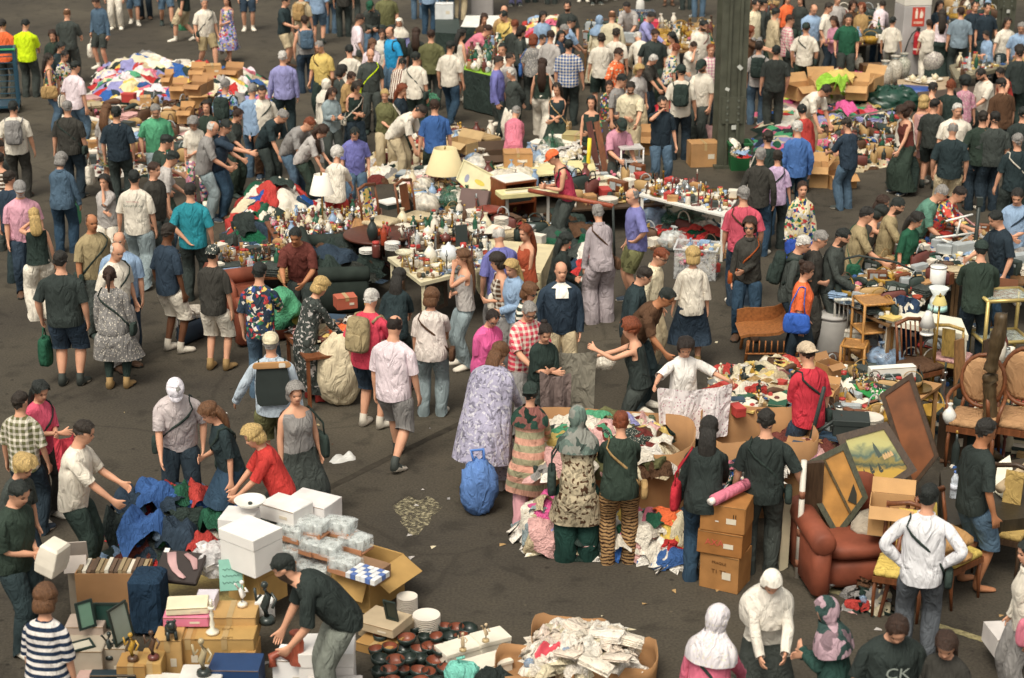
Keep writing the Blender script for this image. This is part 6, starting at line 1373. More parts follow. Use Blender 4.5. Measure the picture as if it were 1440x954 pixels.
for a in range(4): part('leg', r, tube([(.15*math.cos(a*1.57+.8), .15*math.sin(a*1.57+.8), .63), (.2*math.cos(a*1.57+.8), .2*math.sin(a*1.57+.8), 0)], .02, 7), wood('8a3c2c'), True)
item('tray', G(684, 325, .68), 0, 1.5, 'wht:s', 'wide white serving dish on the red stool', 'dish'); item('plate_stack', G(705, 317, .68), 0, 1, 'wht:s', 'round white cake tin right of the red stool', 'tin', sc3=(1, 1, 2))
scatter('between the marble table and the record cabinet', [(640, 308), (715, 312), (770, 345), (670, 335)], .35, ['small_box', 'handbag', 'folded_cloth', 'book_stack', 'shoe', 'tray'], .22, (1.1, 1.7), 20)
heap('below the orange cap', [(770, 320), (850, 315), (850, 400), (760, 392)], 0, .5, cl('blk dgr drk brn dgn'), 18, 21, 2, (.45, .7), lab='heap of black cloth below the orange cap')
scatter('around the black heap', [(700, 300), (790, 305), (775, 345), (720, 335)], .1, ['toy_animal', 'bottle', 'jar', 'shoe', 'small_box', 'handbag'], .24, (1, 1.6), 22, AV)
o = slab([(486,345),(498,308),(522,305),(512,348)], np.array(G(500, 352, .35)), (.1, -1, .4), .12, 'open wooden drawer leaning left of the round table', wood('b08050'), 'crate_lid_board', 'board')
# table with clothes and boards by the grey dress woman
table([(400, 470), (520, 455), (545, 490), (430, 505)], .7, 'low dark wooden table in front of the grey dress woman', wood('wod'))
heap('in front of the grey dress woman', [(405, 462), (520, 448), (540, 478), (430, 492)], .72, .12, cl('org wht ros bei mar blk'), 10, 23, 1, (.3, .5), lab='cloth laid out in front of the grey dress woman')
scatter('in front of the grey dress woman', [(430, 452), (520, 445), (540, 475), (445, 485)], .80, ['tray', 'book', 'folded_cloth', 'bottle', 'frame'], .22, (1, 1.5), 24)
carton(486, 432, .28, .22, .16, 20, 'orange striped carton behind the coral t-shirt man', z=.72, mat=plain('b8604a', .7))
r = T('big_plastic_sack', 478, 568, 0, 10, 'big crumpled cream sack standing beside the coral t-shirt man', 'sack'); V, F = ball((0, 0, .44), (.30, .24, .48), 20, 14, .13, random.Random(4)); V[:, 2] = np.maximum(V[:, 2], 0); part('sack_body', r, (V, F), fab('dcccae'), True, 1)
for i in range(6): item('folded_cloth', G(415, 470, 0) + Vector((.01 * i, 0, .78 + .03 * i)), .3 + .05 * i, 1.2, 'tan:f', None, None, None, 'stacked left of the grey dress woman')
item('garment', G(405, 432, .95), .3, .6, 'grn:f', 'green garment lifted by the man in maroon', 'green garment', sc3=(.4, .6, 1.5), rot=(1.1, .2, .3))
chair(268, 470, 100, 'white folding camp chair beside the boy in patterned cap', 'lgr', 'wht', 0, .75)
item('handbag', G(270, 480, 0), 1, 1.6, 'nvy:m', 'dark blue bag on the ground beside the folding chair', 'bag')
# ================================================================= upper middle stalls
table([(664, 60), (716, 64), (712, 112), (652, 98)], .85, 'glassware table with lime edge below the pink bending man', plain('8ab83a', .6), .03, True, fab('blk'))
scatter('on the glassware table', [(668, 60), (714, 65), (710, 108), (656, 97)], .86, ['bottle', 'jar', 'cup', 'vase', 'figurine', 'teapot'], .13, (1, 1.5), 25)
table([(655, 22), (705, 22), (700, 40), (648, 38)], .8, 'black cloth table with white sheet at the top middle', plain('e6e2da'), .03, True, fab('blk')); carton(625, 26, .45, .35, .38, 0, 'white printer carton on the dark table at the top', z=.8, mat=plain('dcdcdc', .6), tape=False); table([(612, 26), (645, 26), (648, 48), (612, 46)], .8, 'dark covered table under the white printer carton', plain('blk'), .03, True, fab('blk'))
heap('at the top left of the dark blue shirt', [(742, 30), (800, 30), (795, 56), (738, 54)], .6, .3, cl('wht wht lbl red crm'), 14, 26, 0, (.35, .55), lab='heap of white and blue clothes at the top middle'); table([(738, 36), (800, 36), (795, 62), (735, 60)], .6, 'white table under the clothes at the top middle', plain('e0dcd0'))
table([(822, 40), (905, 34), (905, 62), (820, 66)], .7, 'brown table behind the white-clad shoppers', wood('7c5a3a')); scatter('behind the white-clad shoppers', [(822, 40), (905, 34), (905, 60), (822, 64)], .7, ['small_box', 'book_stack', 'bottle', 'radio'], .25, (1, 1.6), 27, AV)
for i, (u, w, c) in enumerate([(889, .55, 'e05070'), (911, .5, 'e0405a'), (878, .35, '9ad050')]): carton(u, 46, w, .4, .3, 0, ['pink plastic crate by the pale lavender shirt', 'red-pink plastic crate beside the pink one', 'lime green plastic crate left of the pink one'][i], z=.6, mat=plain(c, .4), tape=False, name='plastic_crate', cat='crate')
carton(895, 32, .9, .4, .3, 3, 'dark blue patterned box behind the pink crates', z=.75, mat=fab('445468:d'), tape=False)
item('vase', G(900, 24, .8), 0, 2.2, 'e0dcd4:s', 'white lidded jar behind the pink crates', 'jar')
table([(925, 40), (1002, 36), (1002, 72), (925, 74)], .7, 'table of straw goods left of the dark column', wood('8a6a48')); scatter('left of the dark column', [(925, 40), (1002, 36), (1002, 70), (928, 72)], .7, ['basket', 'basket', 'figurine', 'toy_animal', 'vase', 'tray', 'candlestick'], .21, (1, 1.6), 28, AV)
r = T('held_red_cloth', 925, 150, .55, -50, 'bright red cloth stretched between shoppers at the top middle', 'cloth'); n = 8; V = [(-.1 + 1.1 * i / (n-1), .05 * math.sin(i * 1.3 + j), .95 * i / (n-1) * .8 - .35 * j / (n-1) * (1 - .3 * i / n)) for j in range(n) for i in range(n)]; part('cloth', r, (np.array(V), [(j*n+i, j*n+i+1, (j+1)*n+i+1, (j+1)*n+i) for j in range(n-1) for i in range(n-1)]), fab('e0404c'), True)
item('plastic_bag', G(604, 150, .55), 0, 1, 'grn:p', 'green plastic bag beside the white t-shirt walker', 'bag'); carton(678, 150, .5, .4, .4, 12, 'old brown crate under the glassware table', mat=wood('6a4a34'), tape=False)
carton(916, 215, .6, .4, .35, -8, 'brown open carton between the crouching man and the black t-shirt man', flaps=2); item('plastic_bag', G(988, 205, 0), 0, 1.6, 'ros:f', 'pink flowered bag at the foot of the dark column', 'bag'); carton(988, 232, .55, .4, .45, 8, 'brown carton left of the dark column\'s foot')
r = T('wheelie_bin', 1038, 238, 0, 5, 'small green waste bin piled with rubbish by the dark column', 'bin'); part('bin_body', r, loft([np.array([(-a_, -a_*.9, z), (a_, -a_*.9, z), (a_, a_*.9, z), (-a_, a_*.9, z)]) for a_, z in ((.16, 0), (.20, .5))], True, False), plain('2c6a40', .4)); part('rim', r, [boxm(.44, .03, .04, (0, s*.19, .51)) for s in (-1, 1)] + [boxm(.03, .36, .04, (s*.21, 0, .51)) for s in (-1, 1)], plain('2c6a40', .4))
heap('in the green bin by the column', [(1028, 208), (1050, 208), (1052, 222), (1028, 222)], .5, .15, cl('lbl wht red'), 4, 29, 0, (.25, .35), lab='rubbish heaped in the green bin')
# ================================================================= upper right stall
heap('on the yellow pile at the upper right', [(1120, 122), (1262, 108), (1262, 152), (1078, 168)], 0, .52, cl('yel crm tan bei pnk car crm lim hpk'), 46, 30, 1, (.4, .7), lab='heap of yellow and brown clothes left of the pillar')
for i, (u, v, w, fl, z) in enumerate([(1128, 138, .6, 4, .3), (1158, 130, .6, 2, .4), (1205, 138, .45, 4, .3), (1222, 126, .45, 2, .35)]): carton(u, v, w, .5, .3, 25 - 20 * i, ['flattened open carton at the left of the yellow pile', 'large open carton in the yellow pile', 'open tan carton near the green lettuce-coloured cloth', 'open carton beside the white urns'][i], 'car2', z, fl)
for i, (u, c, s) in enumerate([(1168, 'lim:f', .62), (1184, 'lim:f', .55), (1190, 'hpk:f', .7), (1180, 'yel:f', .8)]): item('garment', G(u, (112, 112, 148, 104)[i], .75 if i != 2 else .4), i, s, c, ['lime green cloth bundle on the yellow pile', 'second lime green bundle beside the first', 'bright pink cloth right of the white shirt bender', 'large mustard yellow cloth at the pile\'s top'][i], 'bright cloths of the yellow pile', sc3=(s, s * .7, 1.0))
heap('around the red-topped woman, upper right', [(1062, 160), (1255, 150), (1225, 225), (1058, 240)], 0, .2, cl('wht pnk red yel dgn brn blk bei grn nvy'), 60, 31, 0, (.3, .5), lab='low spread of many-coloured clothes at the upper right', pw=9)
scatter('on the low junk sheet by the navy t-shirt boy', [(1140, 195), (1268, 168), (1275, 228), (1130, 250)], 0, ['shoe', 'toy_animal', 'bottle', 'jar', 'small_box', 'figurine', 'utensil', 'tray', 'handbag'], .23, (1.0, 1.5), 32, AV, drop=lambda p_: .03)
heap('beside the navy t-shirt boy', [(1128, 185), (1270, 165), (1282, 230), (1120, 255)], 0, .10, cl('brn dgn blk tan'), 26, 33, 1, (.25, .4), lab='dark ground sheet of junk by the navy t-shirt boy', pw=9)
A, B = np.array(G(1195, 165, .25)), np.array(G(1262, 152, .3)); o = empty('wooden_plank', A, 0, 'long grey plank lying across the upper right goods', 'plank'); part('plank', o, tube([(0, 0, 0), B - A], .05, 4, .02), wood('6a6a5c'))
V, F = ball((0, 0, .10), (.80, .45, .36), 44, 22, .10, random.Random(9)); V = V + np.array([[random.uniform(-.035, .035) for _ in range(3)] for _ in V]); V[:, 2] = np.maximum(V[:, 2], .0); o = put('green_plastic_sheet', V, F, plain('1f4438', .3, 0, .5, .3, 9), smooth=True); o.location = G(1255, 152, 0); tag(o, 'crumpled dark green plastic sheeting below the white urns', 'plastic sheet')
o = T('blue_tarpaulin', 1282, 150, 0, -20, 'royal blue tarpaulin draped over goods below the pillar', 'tarpaulin'); part('sheet', o, boxm(.75, .5, .42, (0, 0, .22), 0, .06), plain('2c4a8c', .4, 0, .4, .15, 8), True)
urn = [(.06,0),(.10,.02),(.17,.22),(.19,.38),(.15,.50),(.08,.56),(.085,.64),(.12,.67),(.11,.67)]; gin = [(.12,0),(.16,.03),(.25,.25),(.26,.38),(.20,.52),(.12,.56),(.10,.64),(.15,.70),(.14,.70)]
def urnm(c1):
    key = ('urn', c1)
    if key in _mats: return _mats[key]
    m, n, l, b = nmat('painted porcelain', .3); v = coord(n, l); nz = noise(n, l, v, 14, 4, 0, 1.5); l.new(ramp(n, l, nz, [(.42, lin('cfc8bc')), (.5, lin(c1)), (.58, lin('cfc8bc'))]), b.inputs['Base Color']); _mats[key] = m; return m
for i, (u, v, pf, s, c, lab) in enumerate([(1243, 124, urn, .92, '8a8070', 'white metal-necked urn nearest the brown cabinet'), (1257, 118, urn, .95, '8a8070', 'second white urn just behind the first'), (1269, 112, urn, .9, '5a6650', 'darker urn at the foot of the pillar'), (1311, 104, gin, .98, '7a6a70', 'large round painted vase right of the pillar'), (1321, 98, gin, .98, '6a7060', 'large painted vase behind the round one'), (1331, 100, urn, .58, '9a6a60', 'small flowered vase right of the large pair'), (1353, 108, gin, .62, '9a8a90', 'squat grey ginger jar among the vases'), (1371, 100, urn, .62, 'b0a088', 'cream baluster vase near the tall dark one'), (1388, 98, urn, 1.05, '4a5a50', 'tall dark painted vase at the right of the row'), (1207, 98, urn, .55, '8a8070', 'small pale vase behind the yellow pile')]):
    r = T('porcelain_vase', u, v, .12, 0, lab, 'vase', 'vases around the white pillar'); part('vase_body', r, lathe([(a_ * s, z * s) for a_, z in pf], 20), urnm(c), True); part('neck_ring', r, lathe([(.095 * s, pf[-3][1] * s - .03), (.10 * s, pf[-3][1] * s - .015)], 18), plain('8a9aa0', .3, .4), True)
carton(1224, 124, .5, .35, .55, 5, 'dark brown wooden cabinet left of the white urns', mat=wood('6a4a2c'), tape=False, cat='cabinet', name='wooden_cabinet')
table([(1262, 112), (1335, 108), (1330, 128), (1262, 132)], .25, 'low grey slab of white dishes below the pillar', plain('b09a80', .8), .05); 
for i, (u, v) in enumerate([(1283, 114), (1299, 116), (1315, 113)]): item('tray', G(u, v, .26), 0, 1.5, 'wht:s', ['white dish below the pillar', 'flat white dish with lid', 'white basin right of the flat dish'][i], 'dishes below the pillar'); item('teapot', G(u, v, .28), i, 1.1, 'crm:s', None, None, None, 'on the slab below the pillar')
table([(1335, 92), (1450, 60), (1460, 82), (1345, 112)], .6, 'pale stone counter running to the right edge, upper right', plain('7c7460', .8), .08); scatter('on the pale stone counter', [(1345, 92), (1448, 64), (1455, 80), (1350, 108)], .6, ['bottle', 'candlestick', 'vase', 'jar', 'bottle'], .3, (1.1, 1.7), 34, AV)
table([(1290, 130), (1400, 118), (1420, 150), (1300, 160)], .5, 'dark table behind the bearded white t-shirt man', wood('dwd'))
# background stalls at the very top right
for i, (a, lab) in enumerate([([(1030, 10), (1090, 8), (1095, 40), (1032, 44)], 'dark stall table right of the column, top'), ([(1330, 2), (1395, -2), (1400, 30), (1335, 36)], 'stall of straw goods under the grey shirt man'), ([(1180, 30), (1240, 26), (1245, 60), (1188, 66)], 'stall table left of the extinguisher')]):
    table(a, .75, lab, wood('dwd')); scatter(['right of the column, top', 'behind the grey shirt man', 'left of the extinguisher'][i], a, .75, ['basket', 'handbag', 'bottle', 'small_box', 'vase'], .3, (1.1, 1.8), 35 + i, AV)
carton(1140, 260, .6, .42, .38, -10, 'open cardboard box with raised flaps below the upper right goods', 'car2', 0, 4); carton(1180, 262, .5, .4, .25, 12, 'small cardboard box beside the raised-flap box', 'car', 0, 2)
# ================================================================= right stall
table([(1268, 350), (1348, 388), (1250, 458), (1155, 414)], .75, 'long trestle table of household junk in front of the reaching woman', wood('8a6a4a'))
table([(1350, 308), (1408, 332), (1348, 388), (1268, 350)], .752, 'far trestle table beyond the white fan', wood('8a6a4a'))
heap('on the near trestle table', [(1270, 352), (1345, 388), (1250, 452), (1160, 414)], .76, .07, cl('wht blk wht crm lgr drk pnk tan'), 42, 40, 1, (.26, .44), lab='spread of cloth on the near trestle table', pw=10)
scatter('on the near trestle table', [(1270, 352), (1345, 388), (1250, 452), (1160, 414)], .80, ['small_box', 'tray', 'radio', 'book', 'handbag', 'shoe', 'basket', 'utensil', 'bowl', 'cup', 'folded_cloth'], .16, (.8, 1.2), 41)
heap('on the far trestle table', [(1350, 310), (1405, 332), (1348, 386), (1270, 350)], .76, .06, cl('wht lgr blk lpk lbl'), 26, 42, 1, (.24, .4), lab='spread of cloth on the far trestle table', pw=10)
scatter('on the far trestle table', [(1350, 310), (1405, 332), (1348, 386), (1270, 350)], .80, ['small_box', 'shoe', 'toy_animal', 'book', 'radio', 'cup', 'utensil', 'tray'], .165, (.8, 1.2), 43)
r = T('white_bin', 1317, 412, .76, 0, 'white cylinder container standing on the near trestle table', 'container'); part('container_body', r, lathe([(.10, 0), (.105, .36), (.095, .36), (.09, .02)], 20), plain('eceae6', .4), True); part('rim', r, lathe([(.108, .35), (.108, .372)], 20), plain('eceae6', .4), True)
r = T('blender_jug', 1318, 436, .76, 0, 'white and mint jug in front of the white cylinder', 'jug'); part('jug_body', r, lathe([(.11, 0), (.10, .14), (.07, .2), (.13, .30), (.12, .30)], 20), plain('e4eae8', .4), True); part('base', r, lathe([(.13, 0), (.12, .06)], 20), plain('a8d0c8', .5), True)
A = np.array(G(1258, 412, .76)); o = empty('black_stand', A, 0, 'thin black metal frame arching over the near trestle table', 'stand'); part('arch', o, tube([(-1.1, 0, .05), (-.9, 0, .42), (-.5, .05, .5), (0, 0, .42), (.25, 0, .30), (.3, 0, -.02)], .016, 7), plain('drk', .4), True)
A = np.array(G(1371, 352, .76)); o = empty('dark_pole', A, 0, 'upright dark pole with clamp at the far trestle table', 'pole'); part('pole', o, tube([(0, 0, -.76), (0, 0, .75)], .03, 8), plain('drk', .4), True); part('clamp', o, boxm(.09, .08, .12, (0, 0, .72)), plain('drk', .4))
A = np.array(G(1343, 352, .8)); o = empty('white_trestle', A, .4, 'white folding metal trestle lying on the far trestle table', 'trestle')
for a, b in (((-.35, 0, .22), (.3, 0, .22)), ((-.3, .02, .22), (.1, -.1, .0)), ((.25, 0, .22), (0, .1, .0)), ((0, 0, .22), (.05, 0, .45)), ((-.2, 0, .45), (.25, 0, .5))): part('bar', o, tube([a, b], .016, 7), plain('e8e6e0', .4), True)
A = np.array(G(1268, 352, .8)); o = empty('long_wood_strip', np.array(G(1341, 318, .9)), 0, 'thin red-tipped white stick rising from the far trestle table', 'stick'); part('stick', o, tube([(0, 0, .25), (.45, -.1, -.1)], .012, 6), plain('d8a0a0', .5), True)
slab([(1395,418),(1397,390),(1432,394),(1430,424)], np.array(G(1412, 425, .7)), (0, -1, .25), .06, 'brown leather case standing upright at the right stall', plain('7c5038', .5, 0, .3, .2, 7), 'leather_case', 'case')
table([(1410, 334), (1470, 330), (1480, 400), (1398, 398)], .7, 'small trestle table at the right edge behind the black cap man', wood('7c5a3c')); scatter('on the small trestle table at the right edge', [(1412, 336), (1468, 333), (1474, 396), (1402, 394)], .7, ['small_box', 'cup', 'book', 'radio', 'folded_cloth'], .22, (1, 1.4), 45, AV)
heap('under the near trestle table', [(1165, 455), (1270, 480), (1250, 520), (1150, 490)], 0, .28, cl('brn tan bei blk gry crm'), 16, 46, 1, (.3, .5), lab='brown bags and cloth under the near trestle table')
scatter('on the ground among the bamboo shelves', [(1150, 478), (1350, 505), (1350, 545), (1170, 530)], 0, ['small_box', 'handbag', 'basket', 'shoe', 'book_stack', 'plastic_bag', 'radio', 'tray'], .27, (1.1, 1.8), 47)
scatter('on the ground around the carved trunk', [(1300, 560), (1450, 560), (1460, 650), (1330, 665)], 0, ['bottle', 'vase', 'small_box', 'basket', 'candlestick', 'figurine', 'book_stack', 'handbag', 'frame'], .30, (1.2, 1.9), 48)
chair(1335, 545, 150, 'small gilt chair with pink seat below the white console', 'b89858', 'd8a8a4', 0, .9); chair(1290, 560, 30, 'brown bentwood chair behind the harbour painting', 'wod', 'brn', 0, .95, slats=4)
# furniture between the two right stalls
def barframe(u, v, rz, w, d, h, lab, mat, shelves=(0, .5, 1), name='rattan_shelf', cat='shelf', z=0, glass=False, t=.018):
    r = T(name, u, v, z, rz, lab, cat)
    for sx in (1, -1):
        for sy in (1, -1): part('leg', r, tube([(sx*w/2, sy*d/2, 0), (sx*w/2, sy*d/2, h)], t, 7), mat, True)
    for s in shelves:
        zz = max(.03, h * s); part('shelf_frame', r, [tube([(-w/2, sy*d/2, zz), (w/2, sy*d/2, zz)], t, 6) for sy in (1, -1)] + [tube([(sx*w/2, -d/2, zz), (sx*w/2, d/2, zz)], t, 6) for sx in (1, -1)], mat, True)
        part('shelf_panel', r, boxm(w - .04, d - .04, .008, (0, 0, zz)), clear('cfd8d0', .35) if glass else wood('b08050'))
    return r
bam = wood('c08a4c'); barframe(1222, 520, 12, .40, .38, .95, 'bamboo shelf with three levels in front of the near trestle table', bam, (.25, .6, 1)); barframe(1199, 530, -20, .30, .30, .45, 'small bamboo stool beside the three-level bamboo shelf', bam, (.3, 1), 'bamboo_stool', 'stool')
barframe(1402, 520, 8, .62, .48, 1.02, 'gilt metal and glass shelf at the right edge', plain('c8b070', .35, .5), (.04, .45, 1), 'glass_shelf', 'shelf', glass=True, t=.026); scatter('in the gilt glass shelf', [(1385, 492), (1425, 496), (1428, 512), (1382, 508)], .45, ['cup', 'jar', 'vase', 'candlestick'], .12, (1.1, 1.4), 44)
chair(1192, 500, 160, 'small white spindle-backed chair by the near trestle table', 'e0dcd0', 'wht', 0, .85, slats=5); table([(1240, 428), (1352, 448), (1362, 472), (1246, 450)], .78, 'white painted console table over the striped garment', plain('e8e2d0', .5), .07)
r = T('rattan_chaise', 1082, 500, 0, 0, 'woven cane lounge chair with orange frame near the orange t-shirt woman', 'chaise'); m = plain('9a6238', .6, 0, .3, .35, 40, 30)
PR = [(-.42, .33), (-.30, .36), (-.1, .36), (.08, .38), (.2, .46), (.28, .60), (.33, .76), (.36, .84)]
part('seat_shell', r, loft([np.array([(x, -.27, z), (x, .27, z), (x - .02, .27, z + .035), (x - .02, -.27, z + .035)]) for x, z in PR], True, True), m, False); part('side_panel', r, loft([np.array([(x, .25, .34), (x, .28, .34), (x, .28, z + .22 - .3 * max(0, z - .38)), (x, .25, z + .22 - .3 * max(0, z - .38))]) for x, z in PR[:6]], True, True), m)
for i in range(9): part('spindle', r, tube([(-.34 + .08 * i, -.27, .30), (-.34 + .08 * i, -.27, .12)], .010, 6), m, True)
part('lower_rail', r, tube([(-.36, -.27, .12), (.34, -.27, .12)], .014, 6), m, True)
for sx in (-.32, .3):
    for sy in (-.25, .25): part('leg', r, tube([(sx, sy, .3), (sx * 1.1, sy, 0)], .022, 7), m, True)
o = T('grey_drum', 1168, 500, 0, 0, 'pale grey plastic drum under the near trestle table', 'drum'); part('drum_body', o, lathe([(.19, 0), (.21, .05), (.21, .5), (.19, .55)], 20), plain('a8a4a0', .6), True); part('lid', o, lathe([(.215, .55), (.2, .585)], 20), plain('b8b4b0', .6), True)
r = T('striped_garment', 1262, 520, 0, 0, 'navy and white patterned coat hanging below the white console', 'coat'); n = 12
V = [(-.28 + .56 * i / (n-1) * (1 - .1 * math.sin(j)), .04 * math.sin(i * 1.7 + j * .4) - .05 * j / n, 1.02 - .80 * j / (n-1) - .10 * abs(i / (n-1) - .5) * 2) for j in range(n) for i in range(n)]; part('coat_body', r, (np.array(V), [(j*n+i, j*n+i+1, (j+1)*n+i+1, (j+1)*n+i) for j in range(n-1) for i in range(n-1)]), fab('2c3c54/e6ded4:c'), True); part('fringe', r, (np.array([(-.26 + .03 * i + (.012 if k % 2 else 0), -.09, .55 - .045 * (k // 2)) for k in range(14) for i in range(8)]) if False else boxm(.24, .05, .40, (-.12, -.10, .38), 0, .01)[0], boxm(.24, .05, .40, (0,0,0), 0, .01)[1]), fab('e6ded4/c3b192:v'))
r = T('desk_lamp', 1303, 470, .78, 0, 'white desk lamp with cone shade on the white console', 'lamp'); part('shade', r, lathe([(.10, .10), (.06, .24), (.03, .30)], 16), plain('e8e6e2', .4), True); part('arm', r, tube([(0, 0, .28), (.06, 0, .4), (.03, .02, .02)], .010, 6), plain('e8e6e2', .4), True); part('base', r, lathe([(.09, 0), (.08, .02)], 16), plain('e8e6e2', .4), True)
lamp(1310, 560, 1.28, 'thin brass standing lamp with small cup shade behind the paintings', 'c8b878', .05, .09, .10)
for i, (u, v, h) in enumerate([(1183, 545, 1.0), (1390, 560, 1.1), (1350, 560, .9)]):
    if i: slab([(u-6, v-80), (u+6, v-84), (u+10, v+6), (u-8, v+8)], np.array(G(u, v + 6, 0)), (.1 * i, -1, .15), .04, ['', 'dark wooden panel standing right of the carved trunk', 'brown folding screen panel behind the black bottle'][i], wood(['wod', 'dwd', '8a6440'][i]), 'folding_screen', 'screen')
# ================================================================= bric-a-brac stall of the man in red t-shirt
table([(1000, 522), (1140, 500), (1190, 560), (985, 590)], .7, 'board of cream linen and books left of the red t-shirt man', cardboard()); table([(1142, 505), (1325, 540), (1240, 600), (1100, 640)], .698, 'board of ornaments right of the red t-shirt man', cardboard())
heap('left of the red t-shirt man', [(1003, 522), (1120, 503), (1130, 560), (992, 585)], .71, .16, cl('crm wht crm bei yel wht red bei tan'), 40, 50, 1, (.26, .5), lab='heap of cream linen left of the red t-shirt man')
scatter('left of the red t-shirt man', [(1003, 530), (1110, 515), (1150, 575), (1000, 588)], .78, ['book', 'book', 'small_box', 'figurine', 'tray', 'utensil', 'shoe'], .15, (.8, 1.2), 51, AV)
scatter('around the green mat', [(1150, 512), (1300, 540), (1235, 600), (1115, 632)], .70, ['figurine', 'small_box', 'jar', 'teapot', 'bowl', 'cup', 'basket', 'tray', 'small_box', 'book', 'radio', 'handbag'], .13, (.75, 1.15), 52, AV)
o = slab([(1192,540),(1225,523),(1262,540),(1228,562)], np.array(G(1228, 560, .80)), (0, 0, 1), .012, 'bright green mat under rows of toy figures', plain('2f8a48', .8, 0, .2, .12, 30), 'green_mat', 'mat'); scatter('standing on the green mat', [(1198, 540), (1225, 526), (1256, 540), (1228, 558)], .80, ['figurine', 'toy_animal'], .075, (.35, .5), 53)
carton(1253, 540, .55, .12, .22, 10, 'white carton strip with dark windows behind the green mat', z=.70, mat=plain('e8e4dc', .7), tape=False); carton(1164, 530, .22, .20, .18, 35, 'brown rimmed box with white inside behind the red t-shirt', z=.78, mat=cardboard('car3'), flaps=2)
carton(1195, 612, .38, .3, .22, -8, 'black box right of the red t-shirt man', z=.7, mat=plain('drk', .6), tape=False, lid=True); carton(1160, 572, .26, .2, .24, -25, 'tan cardboard box right of the red t-shirt man', z=.7, flaps=2)
for i in range(3): item('plate_stack', G(1222, 596, .7 + .05 * i), i, 1.35, 'wht:s', None, None, None, 'beside the brown back painting')
item('vase', G(1334, 596, .5), 0, .95, 'eceae4:s', 'white egg-shaped vase by the carved trunk', 'vase'); item('bottle', G(1352, 560, .55), 0, 1.7, 'drk:s', 'tall black bottle in front of the folding screen', 'bottle')
carton(1337, 642, .26, .26, .50, 4, 'dark square pedestal under the white egg-shaped vase', mat=wood('dwd'), tape=False, cat='pedestal', name='pedestal')
heap('behind the dark pole', [(1090, 618), (1185, 600), (1180, 650), (1110, 668)], .55, .10, cl('mar pla brn ros'), 12, 54, 1, (.35, .6), lab='folded mauve blankets behind the long white pole')
# poles
A, B = np.array(G(1159, 545, 1.35)), np.array(G(1122, 690, .0)); o = empty('leaning_black_pole', B, 0, 'long black pole leaning behind the red t-shirt man', 'pole'); part('pole', o, tube([(0, 0, 0), A - B], .022, 8), plain('drk', .4), True); part('bracket', o, tube([(A - B) * .55, (A - B) * .55 + [.25, 0, .18]], .02, 7), plain('drk', .4), True)
r = T('white_banded_pole', 1121, 812, 0, 0, 'white pole with rusty bands standing left of the leather armchair', 'pole'); part('pole', r, tube([(0, 0, 0), (0, 0, 1.25)], .028, 10), plain('dcd4c8', .5), True)
for z in (.12, .45, .85): part('rust_band', r, tube([(0, 0, z), (0, 0, z + .08)], .0295, 10), plain('8a5a44', .7), True)
r = T('dark_upright_board', 1135, 800, 0, 10, 'tall dark board between the white pole and the leather armchair', 'board'); part('board', r, boxm(.20, .06, 1.15, (0, 0, .58)), wood('dwd'))
slab([(1098,705),(1114,700),(1108,798),(1096,806)], np.array(G(1103, 802, 0)), (.5, -1, .1), .02, 'pale curved board leaning beside the washed jeans man', plain('c8bca0', .7), 'pale_board', 'board')
# paintings and armchair
def ship():
    m, n, l, b = nmat('old harbour painting', .35); v = coord(n, l, (1, 1, 1)); nz = noise(n, l, v, 7, 5, 0, .8); se = n.new('ShaderNodeSeparateXYZ'); l.new(v, se.inputs[0])
    ad = n.new('ShaderNodeMath'); ad.operation = 'MULTIPLY_ADD'; ad.inputs[1].default_value = .22; l.new(nz, ad.inputs[0]); l.new(se.outputs[2], ad.inputs[2])
    l.new(ramp(n, l, ad.outputs[0], [(.0, lin('b8923c')), (.05, lin('3c4a3c')), (.10, lin('8a7a40')), (.14, lin('4c6258')), (.22, lin('b4ae74')), (.34, lin('b0a468'))]), b.inputs['Base Color']); return m
brownb = lambda c='a8743c': plain(c, .5, 0, .4, .35, 0, 5)
P_ = np.array(G(1283, 668, .55)); framed([(1237,555),(1282,524),(1320,642),(1282,690)], P_, (-.45, -1, .35), 'tall brown painting leaning at the back, seen edge-on', wood('dwd'), brownb('7c4a2c'), .05, .04, 'painting')
P_ = np.array(G(1210, 705, .60)); r, qq, inn, nn_ = framed([(1176,612),(1247,593),(1290,662),(1214,712)], P_, (-.1, -1, .55), 'dark framed painting of a harbour town with boats', wood('dwd'), ship(), .07, .05, 'harbour_painting')
def on_canvas(a, b): return inn[0] * (1 - a) * (1 - b) + inn[1] * a * (1 - b) + inn[2] * a * b + inn[3] * (1 - a) * b - nn_ * .010
part('painted_tower', r, (np.array([on_canvas(a, b) for a, b in ((.56, .52), (.55, .30), (.60, .18), (.63, .30), (.66, .50))]), [(0, 1, 2, 3, 4)]), plain('3c4a42', .5))
part('painted_houses', r, (np.array([on_canvas(a, b) for x in range(4) for a, b in ((.66 + .06 * x, .60), (.66 + .06 * x, .52), (.69 + .06 * x, .47), (.715 + .06 * x, .52), (.715 + .06 * x, .60))]), [tuple(range(5 * x, 5 * x + 5)) for x in range(4)]), plain('c8a070', .5))
part('painted_boats', r, (np.array([on_canvas(a, b) for x, y in ((.15, .72), (.32, .68), (.5, .74)) for a, b in ((x - .05, y), (x + .05, y), (x + .03, y + .05), (x - .03, y + .05), (x, y - .16), (x + .03, y - .01))]), [f for x in range(3) for f in ((6*x, 6*x+1, 6*x+2, 6*x+3), (6*x, 6*x+4, 6*x+5))]), plain('2c342c', .5))
P_ = np.array(G(1177, 760, .40)); r, qq, i2, n2 = framed([(1119,657),(1190,622),(1221,700),(1177,760)], P_, (.15, -1, .6), 'brown canvas seen from the back with broken dark frame', wood('4a4a3a'), brownb('b07c3c'), .06, .05, 'canvas_back')
